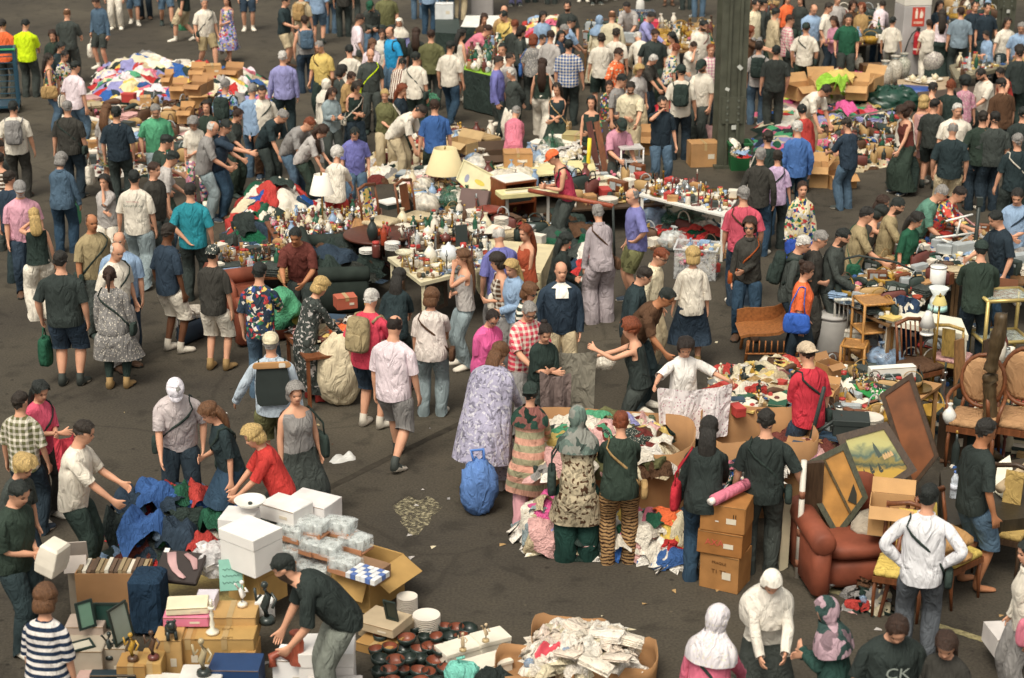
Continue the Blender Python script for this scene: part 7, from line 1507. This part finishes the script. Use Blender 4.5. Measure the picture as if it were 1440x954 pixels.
part('stretcher_bar', r, [tube([i2[0] * .5 + i2[1] * .5 + n2 * .01, i2[2] * .5 + i2[3] * .5 + n2 * .01], .014, 6)], wood('5a4a30')); part('torn_lining', r, (np.array([i2[2]*.9+i2[0]*.1, i2[2]*.75+i2[3]*.25, i2[2]*.6+i2[3]*.4+(i2[0]-i2[3])*.15, i2[2]*.55+i2[3]*.1+i2[1]*.35]) + n2 * .005, [(0, 1, 2, 3)]), plain('2c2a22', .8))
armchair(1192, 812, 8, 'red-brown leather armchair under the leaning paintings', leather, .98, 0, 'leather_armchair', 1.05)
carton(1252, 745, .42, .34, .30, -14, 'open tan cardboard box on the grey cushion behind the white shirt man', 'car2', .62, 2, marks=[('I', 0, .12, .12, '3a3024')])
o = T('grey_cushion', 1240, 752, .42, -14, 'light grey woollen cushion under the tan cardboard box', 'cushion'); part('cushion_body', o, boxm(.6, .45, .18, (0, 0, .1), 0, .07), fab('b0a494'), True)
# yellow-cushioned chairs and carved armchairs
chair(1262, 858, -20, 'yellow cushioned dining chair left of the white shirt man', 'wod', 'd8bc68', 0, .98, back='d8bc68'); chair(1330, 838, 40, 'yellow cushioned dining chair right of the white shirt man', 'wod', 'd8bc68', 0, 1.0, back='d8bc68'); chair(1405, 800, -30, 'beige cushioned chair right of the man in denim shorts', 'dwd', 'b89a60', 0, 1.0, back='b89a60')
o = T('tan_cushion', 1325, 790, .5, 20, 'striped tan cushions piled on the yellow chair', 'cushion')
for i in range(2): part('cushion', o, boxm(.46, .40, .14, (0, 0, .09 + .15 * i), .2 * i, .055), fab('b48a5c'), True)
chair(1366, 650, -25, 'carved wooden armchair with tan upholstery left of the carved trunk', 'wod', 'b08864', 0, 1.15, arms=True, oval=True); chair(1425, 655, -25, 'oval-backed carved armchair with tan upholstery at the right edge', 'wod', 'b08864', 0, 1.25, arms=True, oval=True)
r = T('carved_trunk', 1384, 655, 0, 0, 'tall dark gnarled wooden trunk between the carved armchairs', 'trunk'); pts = [(.02 * math.sin(i * 1.3), .02 * math.cos(i * 1.9), i * .17) for i in range(10)]; pts = [(.025 * math.sin(i * .23), .02 * math.cos(i * .3), i * .052) for i in range(36)]; V, F = tube(pts, [.075 + .008 * math.sin(i * .7) + .006 * math.sin(i * 2.3) for i in range(36)], 14); V += np.array([[random.uniform(-.010, .010) for _ in range(3)] for _ in V]); part('trunk', r, (V, F), wood('54442f'), True)
for a in range(3): part('root', r, tube([(0, 0, .2), (.15*math.cos(a*2.1+.4), .15*math.sin(a*2.1+.4), .10), (.28*math.cos(a*2.1+.4), .28*math.sin(a*2.1+.4), 0)], [.07, .05, .03], 8), wood('4a3a28'), True)
table([(1322, 662), (1470, 640), (1480, 725), (1330, 740)], .62, 'low dark wooden cabinet top behind the man in black t-shirt', wood('3a3226'), .2); slab([(1372,672),(1420,640),(1424,660),(1392,700)], np.array(G(1395, 690, .63)), (-.2, -.3, 1), .006, 'crumpled sheet of white paper on the dark cabinet', plain('e0dac8', .8), 'paper_sheet', 'paper'); slab([(1398,690),(1412,682),(1426,690),(1410,700)], np.array(G(1410, 692, .635)), (0, 0, 1), .01, 'small white card lying on the dark cabinet', plain('e0d8c0', .8), 'white_card', 'card')
A, B = np.array(G(1405, 688, .75)), np.array(G(1450, 652, .85)); o = empty('rolled_paper', A, 0, 'tan rolled paper tube at the right edge', 'roll'); part('roll', o, tube([(0, 0, 0), B - A], .05, 12), plain('c0a888', .8), True)
r = T('water_bottle', 1341, 700, .62, 0, 'clear water bottle with blue cap on the dark cabinet', 'bottle'); part('bottle_body', r, lathe([(.04, 0), (.042, .01), (.042, .2), (.02, .25), (.015, .27)], 14), clear('dfe6f0', .6), True); part('cap', r, lathe([(.018, .27), (.018, .29)], 10), plain('6a8ad0', .4), True); part('label', r, lathe([(.043, .09), (.043, .15)], 14), plain('e0e4f0', .5), True)
A = np.array(G(1262, 742, 0)); o = empty('broken_chair_leg', np.array(G(1236, 868, 0)), 0, 'long broken wooden chair rail leaning on the rubbish heap', 'rail'); part('rail', o, tube([(0, 0, 0), (.18, .25, .55), (.30, .45, .95)], [.018, .025, .02], 8), wood('7c4a34'), True)
heap('at the foot of the leather armchair', [(1188, 812), (1240, 818), (1252, 868), (1190, 855)], 0, .16, cl('wht crm blk/wht red wht gry'), 12, 60, 1, (.22, .36), lab='heap of printed paper bags at the foot of the leather armchair'); item('plastic_bag', G(1158, 826, 0), 0, .8, 'clear', 'clear plastic bag on the ground beside the painted line', 'bag')
# white boxes at the right edge
for i, (u, v, z) in enumerate([(1416, 912, 0), (1416, 912, .19)]): carton(u, v, .34, .34, .19, 6, ['lower white foam box at the right edge', 'upper white foam box at the right edge'][i], z=z, mat=plain('d8d0cc', .7), tape=False)
scatter('on the white foam boxes', [(1402, 866), (1432, 868), (1434, 880), (1400, 878)], .385, ['figurine', 'vase', 'jar'], .11, (.8, 1.2), 61)
# ================================================================= cardboard bins of clothes in the centre
def bin_(u, v, a, b, h, rz, lab, e=.7, n=28):
    r = T('cardboard_bin', u, v, 0, rz, lab, 'bin'); t = np.arange(n) * 2 * math.pi / n; cx, sy = np.sign(np.cos(t)) * np.abs(np.cos(t)) ** e, np.sign(np.sin(t)) * np.abs(np.sin(t)) ** e
    rg = random.Random(u); top = h + np.array([.03 * math.sin(3 * x + 1) + rg.uniform(-.01, .01) for x in t]); rings = []
    for k, zz in ((1, 0), (1, .3), (1.02, .6), (1.03, 1), (1.015, 1), (1.0, .6), (.985, .05)): rings.append(np.stack([cx * a * k, sy * b * k, top * zz + .002], 1))
    part('bin_wall', r, loft(rings, False, True), cardboard('car3'), True); return r
bin_(850, 712, .92, .62, .88, -3, 'large round-cornered cardboard bin of clothes behind the four shoppers'); bin_(1062, 700, .55, .52, .86, 8, 'square cardboard bin right of the held printed cloth', .4)
c = np.array(G(850, 712, 0)); 
heap('in the large cardboard bin', [(757, 600), (936, 595), (950, 672), (742, 676)], .66, .28, cl('wht wht crm blk lgr olv yel wht ros blk:d grn lav'), 70, 70, 1, (.26, .46), lab='heap of pale clothes in the large cardboard bin', pw=8)
heap('in the square cardboard bin', [(1012, 632), (1100, 628), (1108, 678), (1010, 682)], .62, .10, cl('den wht lbl blk nvy dgr'), 16, 71, 2, (.25, .4), lab='heap of blue clothes in the square cardboard bin', pw=8)
heap('at the feet of the four shoppers', [(722, 740), (960, 745), (945, 795), (735, 780)], 0, .42, cl('pnk pla wht lav ros blk bei hpk dgn ldn wht'), 60, 72, 0, (.3, .5), lab='clothes spilled at the feet of the four shoppers', pw=6)
heap('between the shoppers and the box stack', [(925, 748), (1000, 740), (1010, 800), (920, 805)], 0, .45, cl('nvy ros dgn crm brn blu org'), 16, 73, 0, (.3, .48), lab='clothes between the black-haired woman and the box stack')
heap('over the box stack', [(985, 665), (1050, 660), (1060, 705), (985, 715)], .62, .22, cl('nvy lbl pnk wht:f blk blu:f'), 16, 74, 2, (.25, .4), lab='blue and pink clothes over the box stack')
SB = G(1019, 820, 0); brc = lambda c: plain(c, .9, 0, .1, .2, 14)
carton(0, 0, .40, .36, .38, -28, 'lowest brown carton of the stack beside the washed jeans man', mat=brc('a8784a'), tape=False, loc=SB, marks=[('T1 T7', 0, .18, .06, '5a3a22'), ('FRAGILE', 0, .28, .04, '5a3a22')]); carton(0, 0, .44, .38, .24, -22, 'middle brown carton of the stack with red tape', mat=brc('a06c3e'), tape=False, loc=SB + Vector((-.02, 0, .385)), marks=[('AXA', -.05, .1, .09, 'c85a4a')]); carton(0, 0, .44, .38, .28, -20, 'topmost brown carton of the stack with white labels', mat=brc('aa7646'), loc=SB + Vector((-.01, 0, .63)), tape=False, marks=[('II', .12, .14, .09, '3a2a1c'), ('-', -.05, .08, .14, 'e0dcd4')])
A, B = np.array(G(1003, 704, .98)), np.array(G(1055, 678, 1.0)); o = empty('pink_fabric_roll', A, 0, 'roll of pink fabric on a white cardboard core', 'fabric roll'); part('fabric', o, tube([(0, 0, 0), B - A], .055, 14), fab('d87c90'), True); part('core', o, tube([nrm(A - B) * .05, (B - A) * .02], .035, 12), plain('e8e0d8', .7), True)

item('plastic_bag', G(850, 520, .8), 0, .6, 'wht:p', 'white carrier bag hanging from the stretched arm', 'bag'); item('plastic_bag', G(778, 545, .55), 0, 1.0, 'tan:f', 'tan handbag on the ground behind the cardboard bin', 'bag')
# ================================================================= bottom left stall
heap('on the bottom left clothes pile', [(165, 722), (335, 712), (335, 800), (140, 818)], 0, .5, cl('blu blu nvy blk drk red dgn wht blk lbl mar nvy'), 78, 80, 2, (.28, .5), lab='heap of blue and black sportswear at the bottom left')
table([(120, 800), (330, 795), (335, 850), (100, 850)], .12, 'low board under the bottom left clothes pile', wood('9a8a5a'), .06)
for i, (u, v, z, c, s) in enumerate([(215, 690, .55, 'blu:f', .5), (237, 690, .5, 'red:f', .4), (252, 692, .5, 'dgn:f', .4), (275, 690, .5, 'red:f', .4), (200, 735, .5, 'blu:f', .55), (180, 700, .5, 'nvy:f', .45), (285, 760, .35, 'red:f', .35), (250, 745, .4, 'nvy:f', .5), (165, 730, .35, 'drk:f', .5), (300, 725, .4, 'dgn:f', .35)]): item('garment', G(u, v, z), i * 1.7, s, c, None, None, None, 'at the top of the bottom left pile', sc3=(s, s, s * 2.4))
r = T('printed_pack', 254, 812, .38, -12, 'flat pack printed with a pink elephant on black', 'pack'); M3 = rotx(-.5)
part('pack_body', r, boxm(.44, .36, .05, (0, 0, .1), 0, .01, rotx(.45)), plain('3a3230', .3)); part('trunk_print', r, tube([np.array(p_) for p_ in ((-.12, .12, .19), (-.08, .02, .145), (-.02, -.06, .105), (.06, -.12, .082), (.10, -.14, .073))], [.05, .045, .035, .03, .02], 8, .004), plain('c8a0a0', .6), True); part('ear_print', r, tube([np.array(p_) for p_ in ((.02, .12, .19), (.12, .06, .165), (.17, -.04, .12))], [.03, .04, .02], 8, .004), plain('b89090', .6), True); part('white_corner', r, boxm(.05, .05, .002, (-.18, .14, .195), 0, 0, rotx(.45)), plain('e8e4e0', .6))
V, F = ball((0, 0, .12), (.22, .18, .16), 18, 12, .2, random.Random(2)); o = put('clear_wrap', V, F, clear('dcd8d8', .8), smooth=False); o.location = G(302, 802, .35); tag(o, 'crumpled clear plastic wrapping beside the elephant pack', 'wrapping')
r = T('mint_sign', 326, 832, .42, 8, 'pale mint hand-lettered sign in a stand', 'sign'); part('sign_panel', r, boxm(.21, .012, .29, (0, 0, .17), 0, 0, rotx(-.25)), plain('8fc4b4', .5)); part('gold_edge', r, [boxm(.012, .02, .30, (.112, 0, .17), 0, 0, rotx(-.25)), boxm(.23, .03, .012, (0, .0, .02))], plain('b09a5c', .4, .4))
for j in range(3): part('handwriting', r, tube([(-.075 + .0125 * i, -.0085 + (.05 - .06 * j) * .25, .225 - .06 * j + .012 * math.sin(i * 2.3 + j) + .004 * math.sin(i * 5.1)) for i in range(13)], .0022, 4), plain('4c6a64', .8))
tanm = [plain('b8935c', .85, 0, .15, .12, 14), plain('ad8552', .85, 0, .15, .12, 14), plain('c09a66', .85, 0, .15, .12, 14)]; greym = plain('a89c8c', .85, 0, .15, .12, 14)
BX = [  # top-face centre u, v, top height, width, depth, box height, rotation, material, label
 (352,742,1.02,.44,.36,.38,-38,plain('e6e2de', .6, 0, .3, .05),'big white carton on the tan carton behind the bearded man'),(360,782,.62,.42,.36,.42,-38,tanm[0],'tan carton under the big white carton'),
 (336,722,.98,.30,.3,.6,-10,plain('dedad8', .6),'tall white carton left of the big white carton'),(402,706,.92,.42,.30,.16,-32,plain('e8e4e0', .6),'shallow white lid box behind the glassware packs'),(440,700,.86,.46,.32,.22,-28,plain('e4dedc', .6),'white box below the grey vest woman\'s hand'),
 (326,856,.52,.46,.32,.26,0,tanm[2],'long tan carton carrying the white saint figure'),(318,888,.44,.52,.26,.36,0,tanm[0],'wide tan carton printed upside down under the trumpet vase'),(267,888,.44,.26,.26,.36,0,tanm[1],'square tan carton between the dragon and the wide carton'),(238,890,.46,.24,.26,.40,0,tanm[2],'tall tan carton under the black dragon figure'),
 (214,922,.36,.20,.28,.34,0,tanm[0],'tan carton under the right king figure'),(187,926,.36,.24,.26,.34,0,tanm[1],'tan carton under the left king figure'),(160,898,.40,.26,.34,.38,0,greym,'light grey carton under the large black frame'),(118,902,.42,.38,.34,.40,0,greym,'grey carton under the small black lying frame'),(122,872,.50,.34,.24,.30,0,plain('a8968a', .85),'grey-brown carton behind the green portrait frame'),
 (284,945,.30,.36,.26,.28,0,plain('dcd8d2', .6),'white box under the bronze saint figure'),(332,930,.34,.44,.30,.34,-2,plain('24406a', .6),'dark blue box in front of the bearded man\'s hand'),(264,858,.56,.40,.26,.10,0,plain('d87c98', .6),'pink flat box under the cream tablecloth pack'),(264,846,.64,.36,.24,.07,6,plain('e4d8ba', .8),'cream folded pack on the pink box'),(290,836,.62,.18,.22,.26,0,plain('d4ccd4', .6),'white and lilac box left of the saint carton'),
 (160,945,.28,.40,.10,.06,0,plain('24323a', .5),'long black box under the slender black figure'),(128,952,.24,.26,.24,.22,0,plain('b89890', .8),'pinkish carton at the bottom left edge'),(205,955,.24,.42,.2,.05,4,plain('3a3a34', .5),'flat dark frame box at the bottom edge'),(235,956,.26,.4,.24,.05,-4,plain('e0dcd4', .5),'flat white box at the bottom edge'),
 (460,905,.46,.46,.36,.46,2,plain('e8e2de', .6, 0, .3, .05),'large white lidded box behind the wooden carving'),(412,918,.34,.30,.28,.34,-8,plain('f0ecea', .6, 0, .3, .05),'bright white box under the wooden carving'),(470,962,.26,.46,.3,.26,2,plain('e0d8d4', .6),'lower white box at the bottom edge'),
 (372,842,.54,.16,.16,.22,0,plain('e4e0dc', .6),'small white box under the black vine figure'),(345,905,.32,.22,.3,.3,0,tanm[1],'tan carton beside the bearded man\'s forearm'),
 (540,868,.24,.40,.34,.09,-28,plain('b8a488', .85),'upper flat tan box under the black easel'),(545,872,.14,.42,.36,.13,-28,plain('a89478', .85),'lower flat tan box under the black easel'),(535,898,.10,.36,.3,.10,-28,tanm[1],'flat tan box in front of the easel boxes')]
for u, v, zt, w, d, h, rz, m, lab in BX: c = G(u, v, zt); carton(u, v, w, d, h - .002, rz, lab, mat=m, loc=(c.x, c.y, zt - h), tape=m in tanm, lid=('lidded' in lab or 'big white' in lab))
for k, tx in ((0, 'LAG'), (1, 'LAG')):
    c = G(320, 884 + k * 12, .44); o = letters(tx, .05, plain('8a6a3c', .8), None, Matrix.Translation((c.x, c.y, .4425)) @ Euler((0, 0, R_(180))).to_matrix().to_4x4()); tag(o, ['upper printed letters on the wide tan carton', 'lower printed letters on the wide tan carton'][k], 'lettering')
r = T('book_carton', 166, 868, 0, 0, 'brown carton filled with upright book spines behind the black frames', 'carton'); part('carton_wall', r, [boxm(.66, .01, .42, (0, -.15, .32)), boxm(.66, .01, .42, (0, .15, .32)), boxm(.01, .29, .42, (-.325, 0, .32)), boxm(.01, .29, .42, (.325, 0, .32))], cardboard('car3'))
for i in range(15): part('book', r, boxm(.036, .26, .40, (-.29 + .0415 * i, 0, .36 - .01 * (i % 3))), plain(['8a7458', '6a5444', '9c8a6c', 'd8d0c0', '5c4a3c'][(i * 3) % 5], .6))
r = T('dark_blue_case', 213, 885, 0, -4, 'dark blue cloth covered case right of the book carton', 'case'); part('case_body', r, boxm(.30, .34, .56, (0, 0, .30), 0, .03), fab('24384c'))
r = T('open_flap_carton', 117, 862, 0, 8, 'narrow grey carton with raised ribbed flaps at the bottom left', 'carton'); part('carton_body', r, boxm(.2, .16, .5, (0, 0, .26)), greym); part('flap', r, boxm(.2, .01, .2, (-.02, .08, .62), 0, 0, rotx(.3)), plain('b0a49c')); part('flap', r, boxm(.2, .01, .18, (-.02, -.1, .56), 0, 0, rotx(-.9)), plain('b0a49c'))
def fr(u, v, z, w, h, rz, tilt, lab, pc):
    r = empty('photo_frame', G(u, v, z), 0, lab, 'photo frame', rot=(R_(tilt), 0, R_(rz))); m = plain('23302c', .4)
    for a in ((w, .02, (0, 0, h - .01)), (w, .02, (0, 0, .01))): part('frame_rail', r, boxm(a[0], .018, a[1], a[2]), m)
    for s in (1, -1): part('frame_side', r, boxm(.02, .018, h - .04, (s * (w / 2 - .01), 0, h / 2)), m)
    part('picture', r, boxm(w - .04, .006, h - .04, (0, .002, h / 2)), plain(pc, .3)); part('stand', r, boxm(.03, .006, h * .7, (0, .05, h * .36), 0, 0, rotx(-.25)), m)
fr(124, 884, .50, .16, .25, 38, -14, 'standing portrait frame with green picture on the grey-brown carton', '6a8a78'); fr(176, 902, .41, .24, .34, 62, -12, 'large standing black frame with striped picture', '8a968c'); fr(157, 884, .42, .30, .24, 0, -6, 'wide dark green frame behind the large black frame', '24403a'); fr(117, 914, .425, .22, .16, 30, -88, 'small black frame lying flat on the grey carton', 'c0b8a8'); fr(552, 872, .24, .13, .22, -28, 14, 'black easel-backed board standing on the flat tan boxes', '26332e')
for k, u, v, z, c, s, sec, lab in [('figurine', 155, 925, .29, 'drk:s', 1.25, 'drk:s', 'slender black figure on the long black box'), ('figurine', 187, 928, .365, 'gld:s', 1.3, 'brn:s', 'left king figure in brown and gold'), ('figurine', 216, 926, .365, 'brn:s', 1.35, 'mar:s', 'right king figure with gold crown'), ('toy_animal', 241, 896, .465, 'drk:s', 1.6, 'drk:s', 'black dragon figure on the tall tan carton'), ('figurine', 287, 948, .305, 'b0a080:s', 1.7, 'drk:s', 'bronze robed saint figure on the white box'), ('figurine', 341, 852, .525, 'ece8e4:s', 1.25, 'wht:s', 'white seated saint figure on the long tan carton'), ('candlestick', 299, 890, .445, 'eee6d2:s', 1.5, 'eee6d2:s', 'slender white trumpet-footed figure with a kneeling head'), ('figurine', 376, 875, .40, 'drk:s', 2.0, 'drk:s', 'tall black vine figure beside the bearded man\'s face'), ('figurine', 651, 915, .20, 'c8b090:s', .9, 'b8a078:s', 'left rabbit figure on the flat white boxes'), ('figurine', 683, 902, .22, 'c8b090:s', .9, 'b8a078:s', 'right rabbit figure on the flat white boxes')]:
    item(k, G(u, v, z), .3, s, c, lab, 'figures on the boxes', second=sec)
r = T('white_bowl', 352, 712, 1.03, 0, 'round white basin on top of the big white carton', 'basin'); part('basin', r, lathe([(.06, 0), (.12, .03), (.15, .07), (.14, .07), (.06, .02)], 24), plain('ece8e0', .4), True); part('small_object', r, lathe([(.02, .02), (.02, .04)], 8), plain('drk'))
r = T('wooden_carving', 418, 935, .34, -12, 'red-brown wooden carved telephone shape standing on the white box', 'carving'); m = wood('9a4c38'); part('carved_body', r, tube([(0, 0, 0), (0, .01, .08), (0, .03, .2), (0, .04, .27)], [.07, .055, .06, .04], 6, [.05, .04, .04, .03]), m); part('top_knob', r, ball((0, .03, .29), (.07, .05, .03), 10, 6), m, True); part('side_curl', r, tube([(-.06, .05, .03), (-.16, .06, .07), (-.24, .04, .03), (-.22, .0, -.05)], .04, 8), m, True)
# glassware packs: trays of wrapped glasses
GP = [(412,745,.62),(440,738,.66),(478,738,.62),(430,762,.52),(460,770,.50),(405,775,.42),(500,760,.5),(420,795,.30),(445,802,.28),(487,792,.42)]
for i, (u, v, z) in enumerate(GP):
    labs = ['wrapped glass pack nearest the white boxes', 'wrapped glass pack at the back of the glassware', 'wrapped glass pack at the right back corner', 'wrapped glass pack in the middle left', 'wrapped glass pack in the centre of the glassware', 'wrapped glass pack left above the bearded man', 'wrapped glass pack at the right beside the brown tray', 'wrapped glass pack just above the bearded man\'s shoulder', 'wrapped glass pack behind the bearded man\'s back', 'wrapped glass pack on the open brown carton']
    r = T('glass_pack', u, v + 12, z, -32 + 5 * (i % 3), labs[i], 'glass pack', 'packs of drinking glasses'); part('card_tray', r, [boxm(.29, .20, .012, (0, 0, .01)), boxm(.29, .008, .05, (0, -.1, .03)), boxm(.008, .2, .05, (-.145, 0, .03))], plain('b07c5c', .8)); 
    for j in range(6): part('glass', r, lathe([(.030, .015), (.034, .02), (.040, .14), (.036, .14), (.028, .03)], 10), clear('dfe4e2', .55), True).location = (-.095 + .095 * (j % 3), -.047 + .094 * (j // 3), 0)
    V, F = boxm(.30, .21, .15, (0, 0, .09), 0, .03); V = V + np.array([[random.uniform(-.012, .012) for _ in range(3)] for _ in V]); part('wrap', r, (V, F), clear('e6eaea', .35))
carton(430, 800, .75, .55, .40, -32, 'large brown carton under the glassware packs', mat=cardboard('car3'), tape=False)
r = carton(512, 838, .56, .56, .40, -32, 'large open brown carton holding the blue and white cubes', 'b8935c', mat=tanm[0], flaps=4, fa=(-1.1, -.9, .1, -.5))
carton(517, 812, .36, .26, .14, -32, 'shallow tray of small blue and white cubes', z=.36, mat=plain('8a6a50', .8), flaps=0, tape=False); c = G(517, 812, .50); rt = empty('cube_set', c, R_(-32), 'rows of small blue and white printed cubes', 'cubes')
for i in range(6):
    for j in range(4): part('cube', rt, boxm(.05, .055, .05, (-.14 + .056 * i, -.09 + .06 * j, .03)), plain(['dcdce0', '5a74b0', 'e4e2e0'][(i + j) % 3], .5))
# ================================================================= crockery and linen at the bottom centre
def stack(u, v, z, n_, r_, lab):
    r = T('bowl_stack', u, v, z, 0, lab, 'bowl stack', 'stacks of white bowls')
    for i in range(n_): part('bowl', r, lathe([(r_*.55, .018*i), (r_*.92, .018*i+.022), (r_, .018*i+.034), (r_*.97, .018*i+.034), (r_*.5, .018*i+.012)], 24), plain('e6dcd0', .35, 0, .5, .04), True)
stack(573, 862, 0, 9, .10, 'stack of white bowls behind the easel boxes'); stack(600, 886, 0, 8, .13, 'wider stack of white bowls above the brown pots')
potm = [plain('2a3430', .25, 0, .5, .2), plain('8a4c38', .35, 0, .5, .2)]; rg = random.Random(8); k = 0
for j in range(6):
    for i in range(8):
        u, v = 528 + i * 19 + rg.uniform(-4, 4) + (j % 2) * 8, 890 + j * 15 + rg.uniform(-3, 3)
        if u > 668 or (u > 625 and v > 915) or (u < 545 and v < 900): continue
        dk = rg.random() < .35; s = rg.uniform(.055, .085); z = rg.choice([0, 0, .06]); r = T('clay_bowl', u, v, z, 0, 'black glazed clay bowl among the brown crockery' if dk else 'terracotta clay bowl with dark rim among the crockery', 'clay bowl', 'black clay bowls' if dk else 'terracotta clay bowls'); r.rotation_euler = (rg.uniform(-.15, .15), rg.uniform(-.15, .15), 0)
        part('outer_bowl', r, loft([np.stack([np.cos(_a := np.arange(18)*2*math.pi/18)*q, np.sin(_a)*q, np.full(18, zz)], 1) for q, zz in ((s*.7, 0), (s*1.05, .04), (s*1.12, .075), (s*1.0, .077))], True, False), potm[0], True); part('inner_glaze', r, lathe([(s*.5, .012), (s*.9, .03), (s*1.03, .074)][::-1], 18) if False else loft([np.stack([np.cos(_a := np.arange(18)*2*math.pi/18)*q, np.sin(_a)*q, np.full(18, zz)], 1) for q, zz in ((s*1.0, .0765), (s*.86, .03), (s*.4, .012))], False, True), potm[0] if dk else potm[1], True)
for i, (u, v, w, rz, h) in enumerate([(650, 925, .44, 32, .14), (690, 915, .30, 28, .16), (685, 945, .4, 30, .12)]): carton(u, v, w, .22, h, rz, ['long flat white carton under the left rabbit', 'short flat white carton under the right rabbit', 'white carton behind the torn black bag'][i], z=0, mat=plain('e4dccc', .7), tape=False, lid=True)
item('plastic_bag', G(650, 962, .1), 0, .8, '7cc8b8:f', 'mint plastic bag at the bottom edge', 'bag'); item('garment', G(692, 950, .25), 0, .35, 'drk:f', 'torn black plastic sheet at the bottom edge', 'sheet', sc3=(.36, .25, .9))
bin_(800, 930, .33, .30, .30, 0, 'back cardboard carton of linen at the bottom centre', .5); bin_(855, 952, .42, .30, .26, 0, 'right cardboard carton of linen at the bottom centre', .6); bin_(752, 965, .34, .3, .24, 0, 'left cardboard carton of linen at the bottom edge', .5)
heap('in the bottom centre cartons', [(752, 890), (882, 890), (905, 950), (738, 955)], .18, .20, cl('f0e6da ece0d0 e4d4c0 f0e6da crm ead8cc'), 46, 90, 3, (.2, .36), lab='cream linen filling the bottom centre cartons', pw=7)
heap('over the bottom centre cartons', [(770, 885), (880, 885), (895, 930), (765, 935)], .30, .14, cl('f4ece0 f0e6da e8dccc f4ece0'), 26, 91, 3, (.22, .34), lab='white linen topping the bottom centre cartons')
for i, (u, v, rz, l_) in enumerate([(815, 892, -50, .40), (852, 900, -35, .42), (880, 905, -12, .34), (800, 922, -40, .3), (838, 938, -35, .36), (868, 928, -24, .3)]): item('folded_cloth', G(u, v, .385), R_(rz), 1, _lr.choice(['f0e6da:f', 'e8dccc:f', 'e4d4c4:f']), 'pale folded linen lying on the bottom centre cartons', 'folded linen on the cartons', sc3=(l_ * 2.8, .6, .8), rot=(.12 * math.sin(i * 2), .2 * math.cos(i * 3), R_(rz)))
item('garment', G(772, 912, .36), .5, .24, 'd04a58/f0e6da:s', 'red and white striped cloth among the cream linen', 'striped cloth', sc3=(.3, .2, .5))
V, F = ball((0, 0, .30), (.20, .15, .33), 22, 16, .10, random.Random(12)); V[:, 2] = np.maximum(V[:, 2], 0); r = T('plastic_sack', 674, 722, 0, 10, 'big blue plastic sack standing beside the woman in lavender shawl', 'bag'); part('sack_body', r, (V + np.array([[random.uniform(-.008, .008) for _ in range(3)] for _ in V]), F), fab('6488c4'), True); part('handle', r, tube([(-.05, 0, .58), (-.08, .02, .72), (.05, .03, .72), (.06, 0, .58)], .02, 7), plain('5a84cc', .3), True)
# things lying on the asphalt
V, F = crumple(40); o = put('plastic_bag', np.array(V) * [.40, .26, .6] + [0, 0, 0], F, plain('dcdad6', .4)); o.location = G(482, 646, .0); o.rotation_euler = (0, 0, .5); tag(o, 'flattened white plastic bag lying alone on the asphalt', 'bag')
m, n, l, b = nmat('straw stain', .9); v = coord(n, l); nz = noise(n, l, v, 22, 8, 0, .3); l.new(ramp(n, l, nz, [(.38, lin('6a6250')), (.5, lin('8f866c')), (.65, lin('b0a588'))]), b.inputs['Base Color']); l.new(ramp(n, l, nz, [(.36, (0, 0, 0, 1)), (.52, (.45, .45, .45, 1)), (.72, (.9, .9, .9, 1))]), b.inputs['Alpha'])
a = np.arange(22) * 2 * math.pi / 22; rr = np.array([1 + .22 * math.sin(3 * x) + .12 * math.sin(7 * x) for x in a]); V = np.stack([np.cos(a) * .22 * rr, np.sin(a) * .44 * rr, np.full(22, .006)], 1); o = put('straw_patch', V, [tuple(range(22))], m, smooth=False, kind='stuff'); o.location = G(586, 722, 0); o['label'] = 'patch of pale straw trodden into the asphalt'
rg = random.Random(77)
for i in range(80):
    u, v = rg.uniform(20, 1420), rg.uniform(380, 950)
    if 100 < v < 0: continue
    s = rg.uniform(.012, .04); c = rg.choice(['wht', 'lgr', 'khk', 'crm', 'brn', 'tan', 'gry']); Vn = [(rg.uniform(-1, 1) * s, rg.uniform(-1, 1) * s * .6, rg.uniform(.003, .02)) for _ in range(4)]; Vn = [(-s, -s*.5, .004), (s, -s*.4, .012), (s*.7, s*.6, .006), (-s*.6, s*.5, .018)]
    o = put('litter_scrap', Vn, [(0, 1, 2, 3)], plain(c, .8), smooth=False); o.location = G(u, v, 0); o.rotation_euler = (0, 0, rg.uniform(0, 6)); tag(o, f"tiny {CNAME[c]} scrap of litter lying on the asphalt", 'litter', f"{CNAME[c]} scraps of litter")
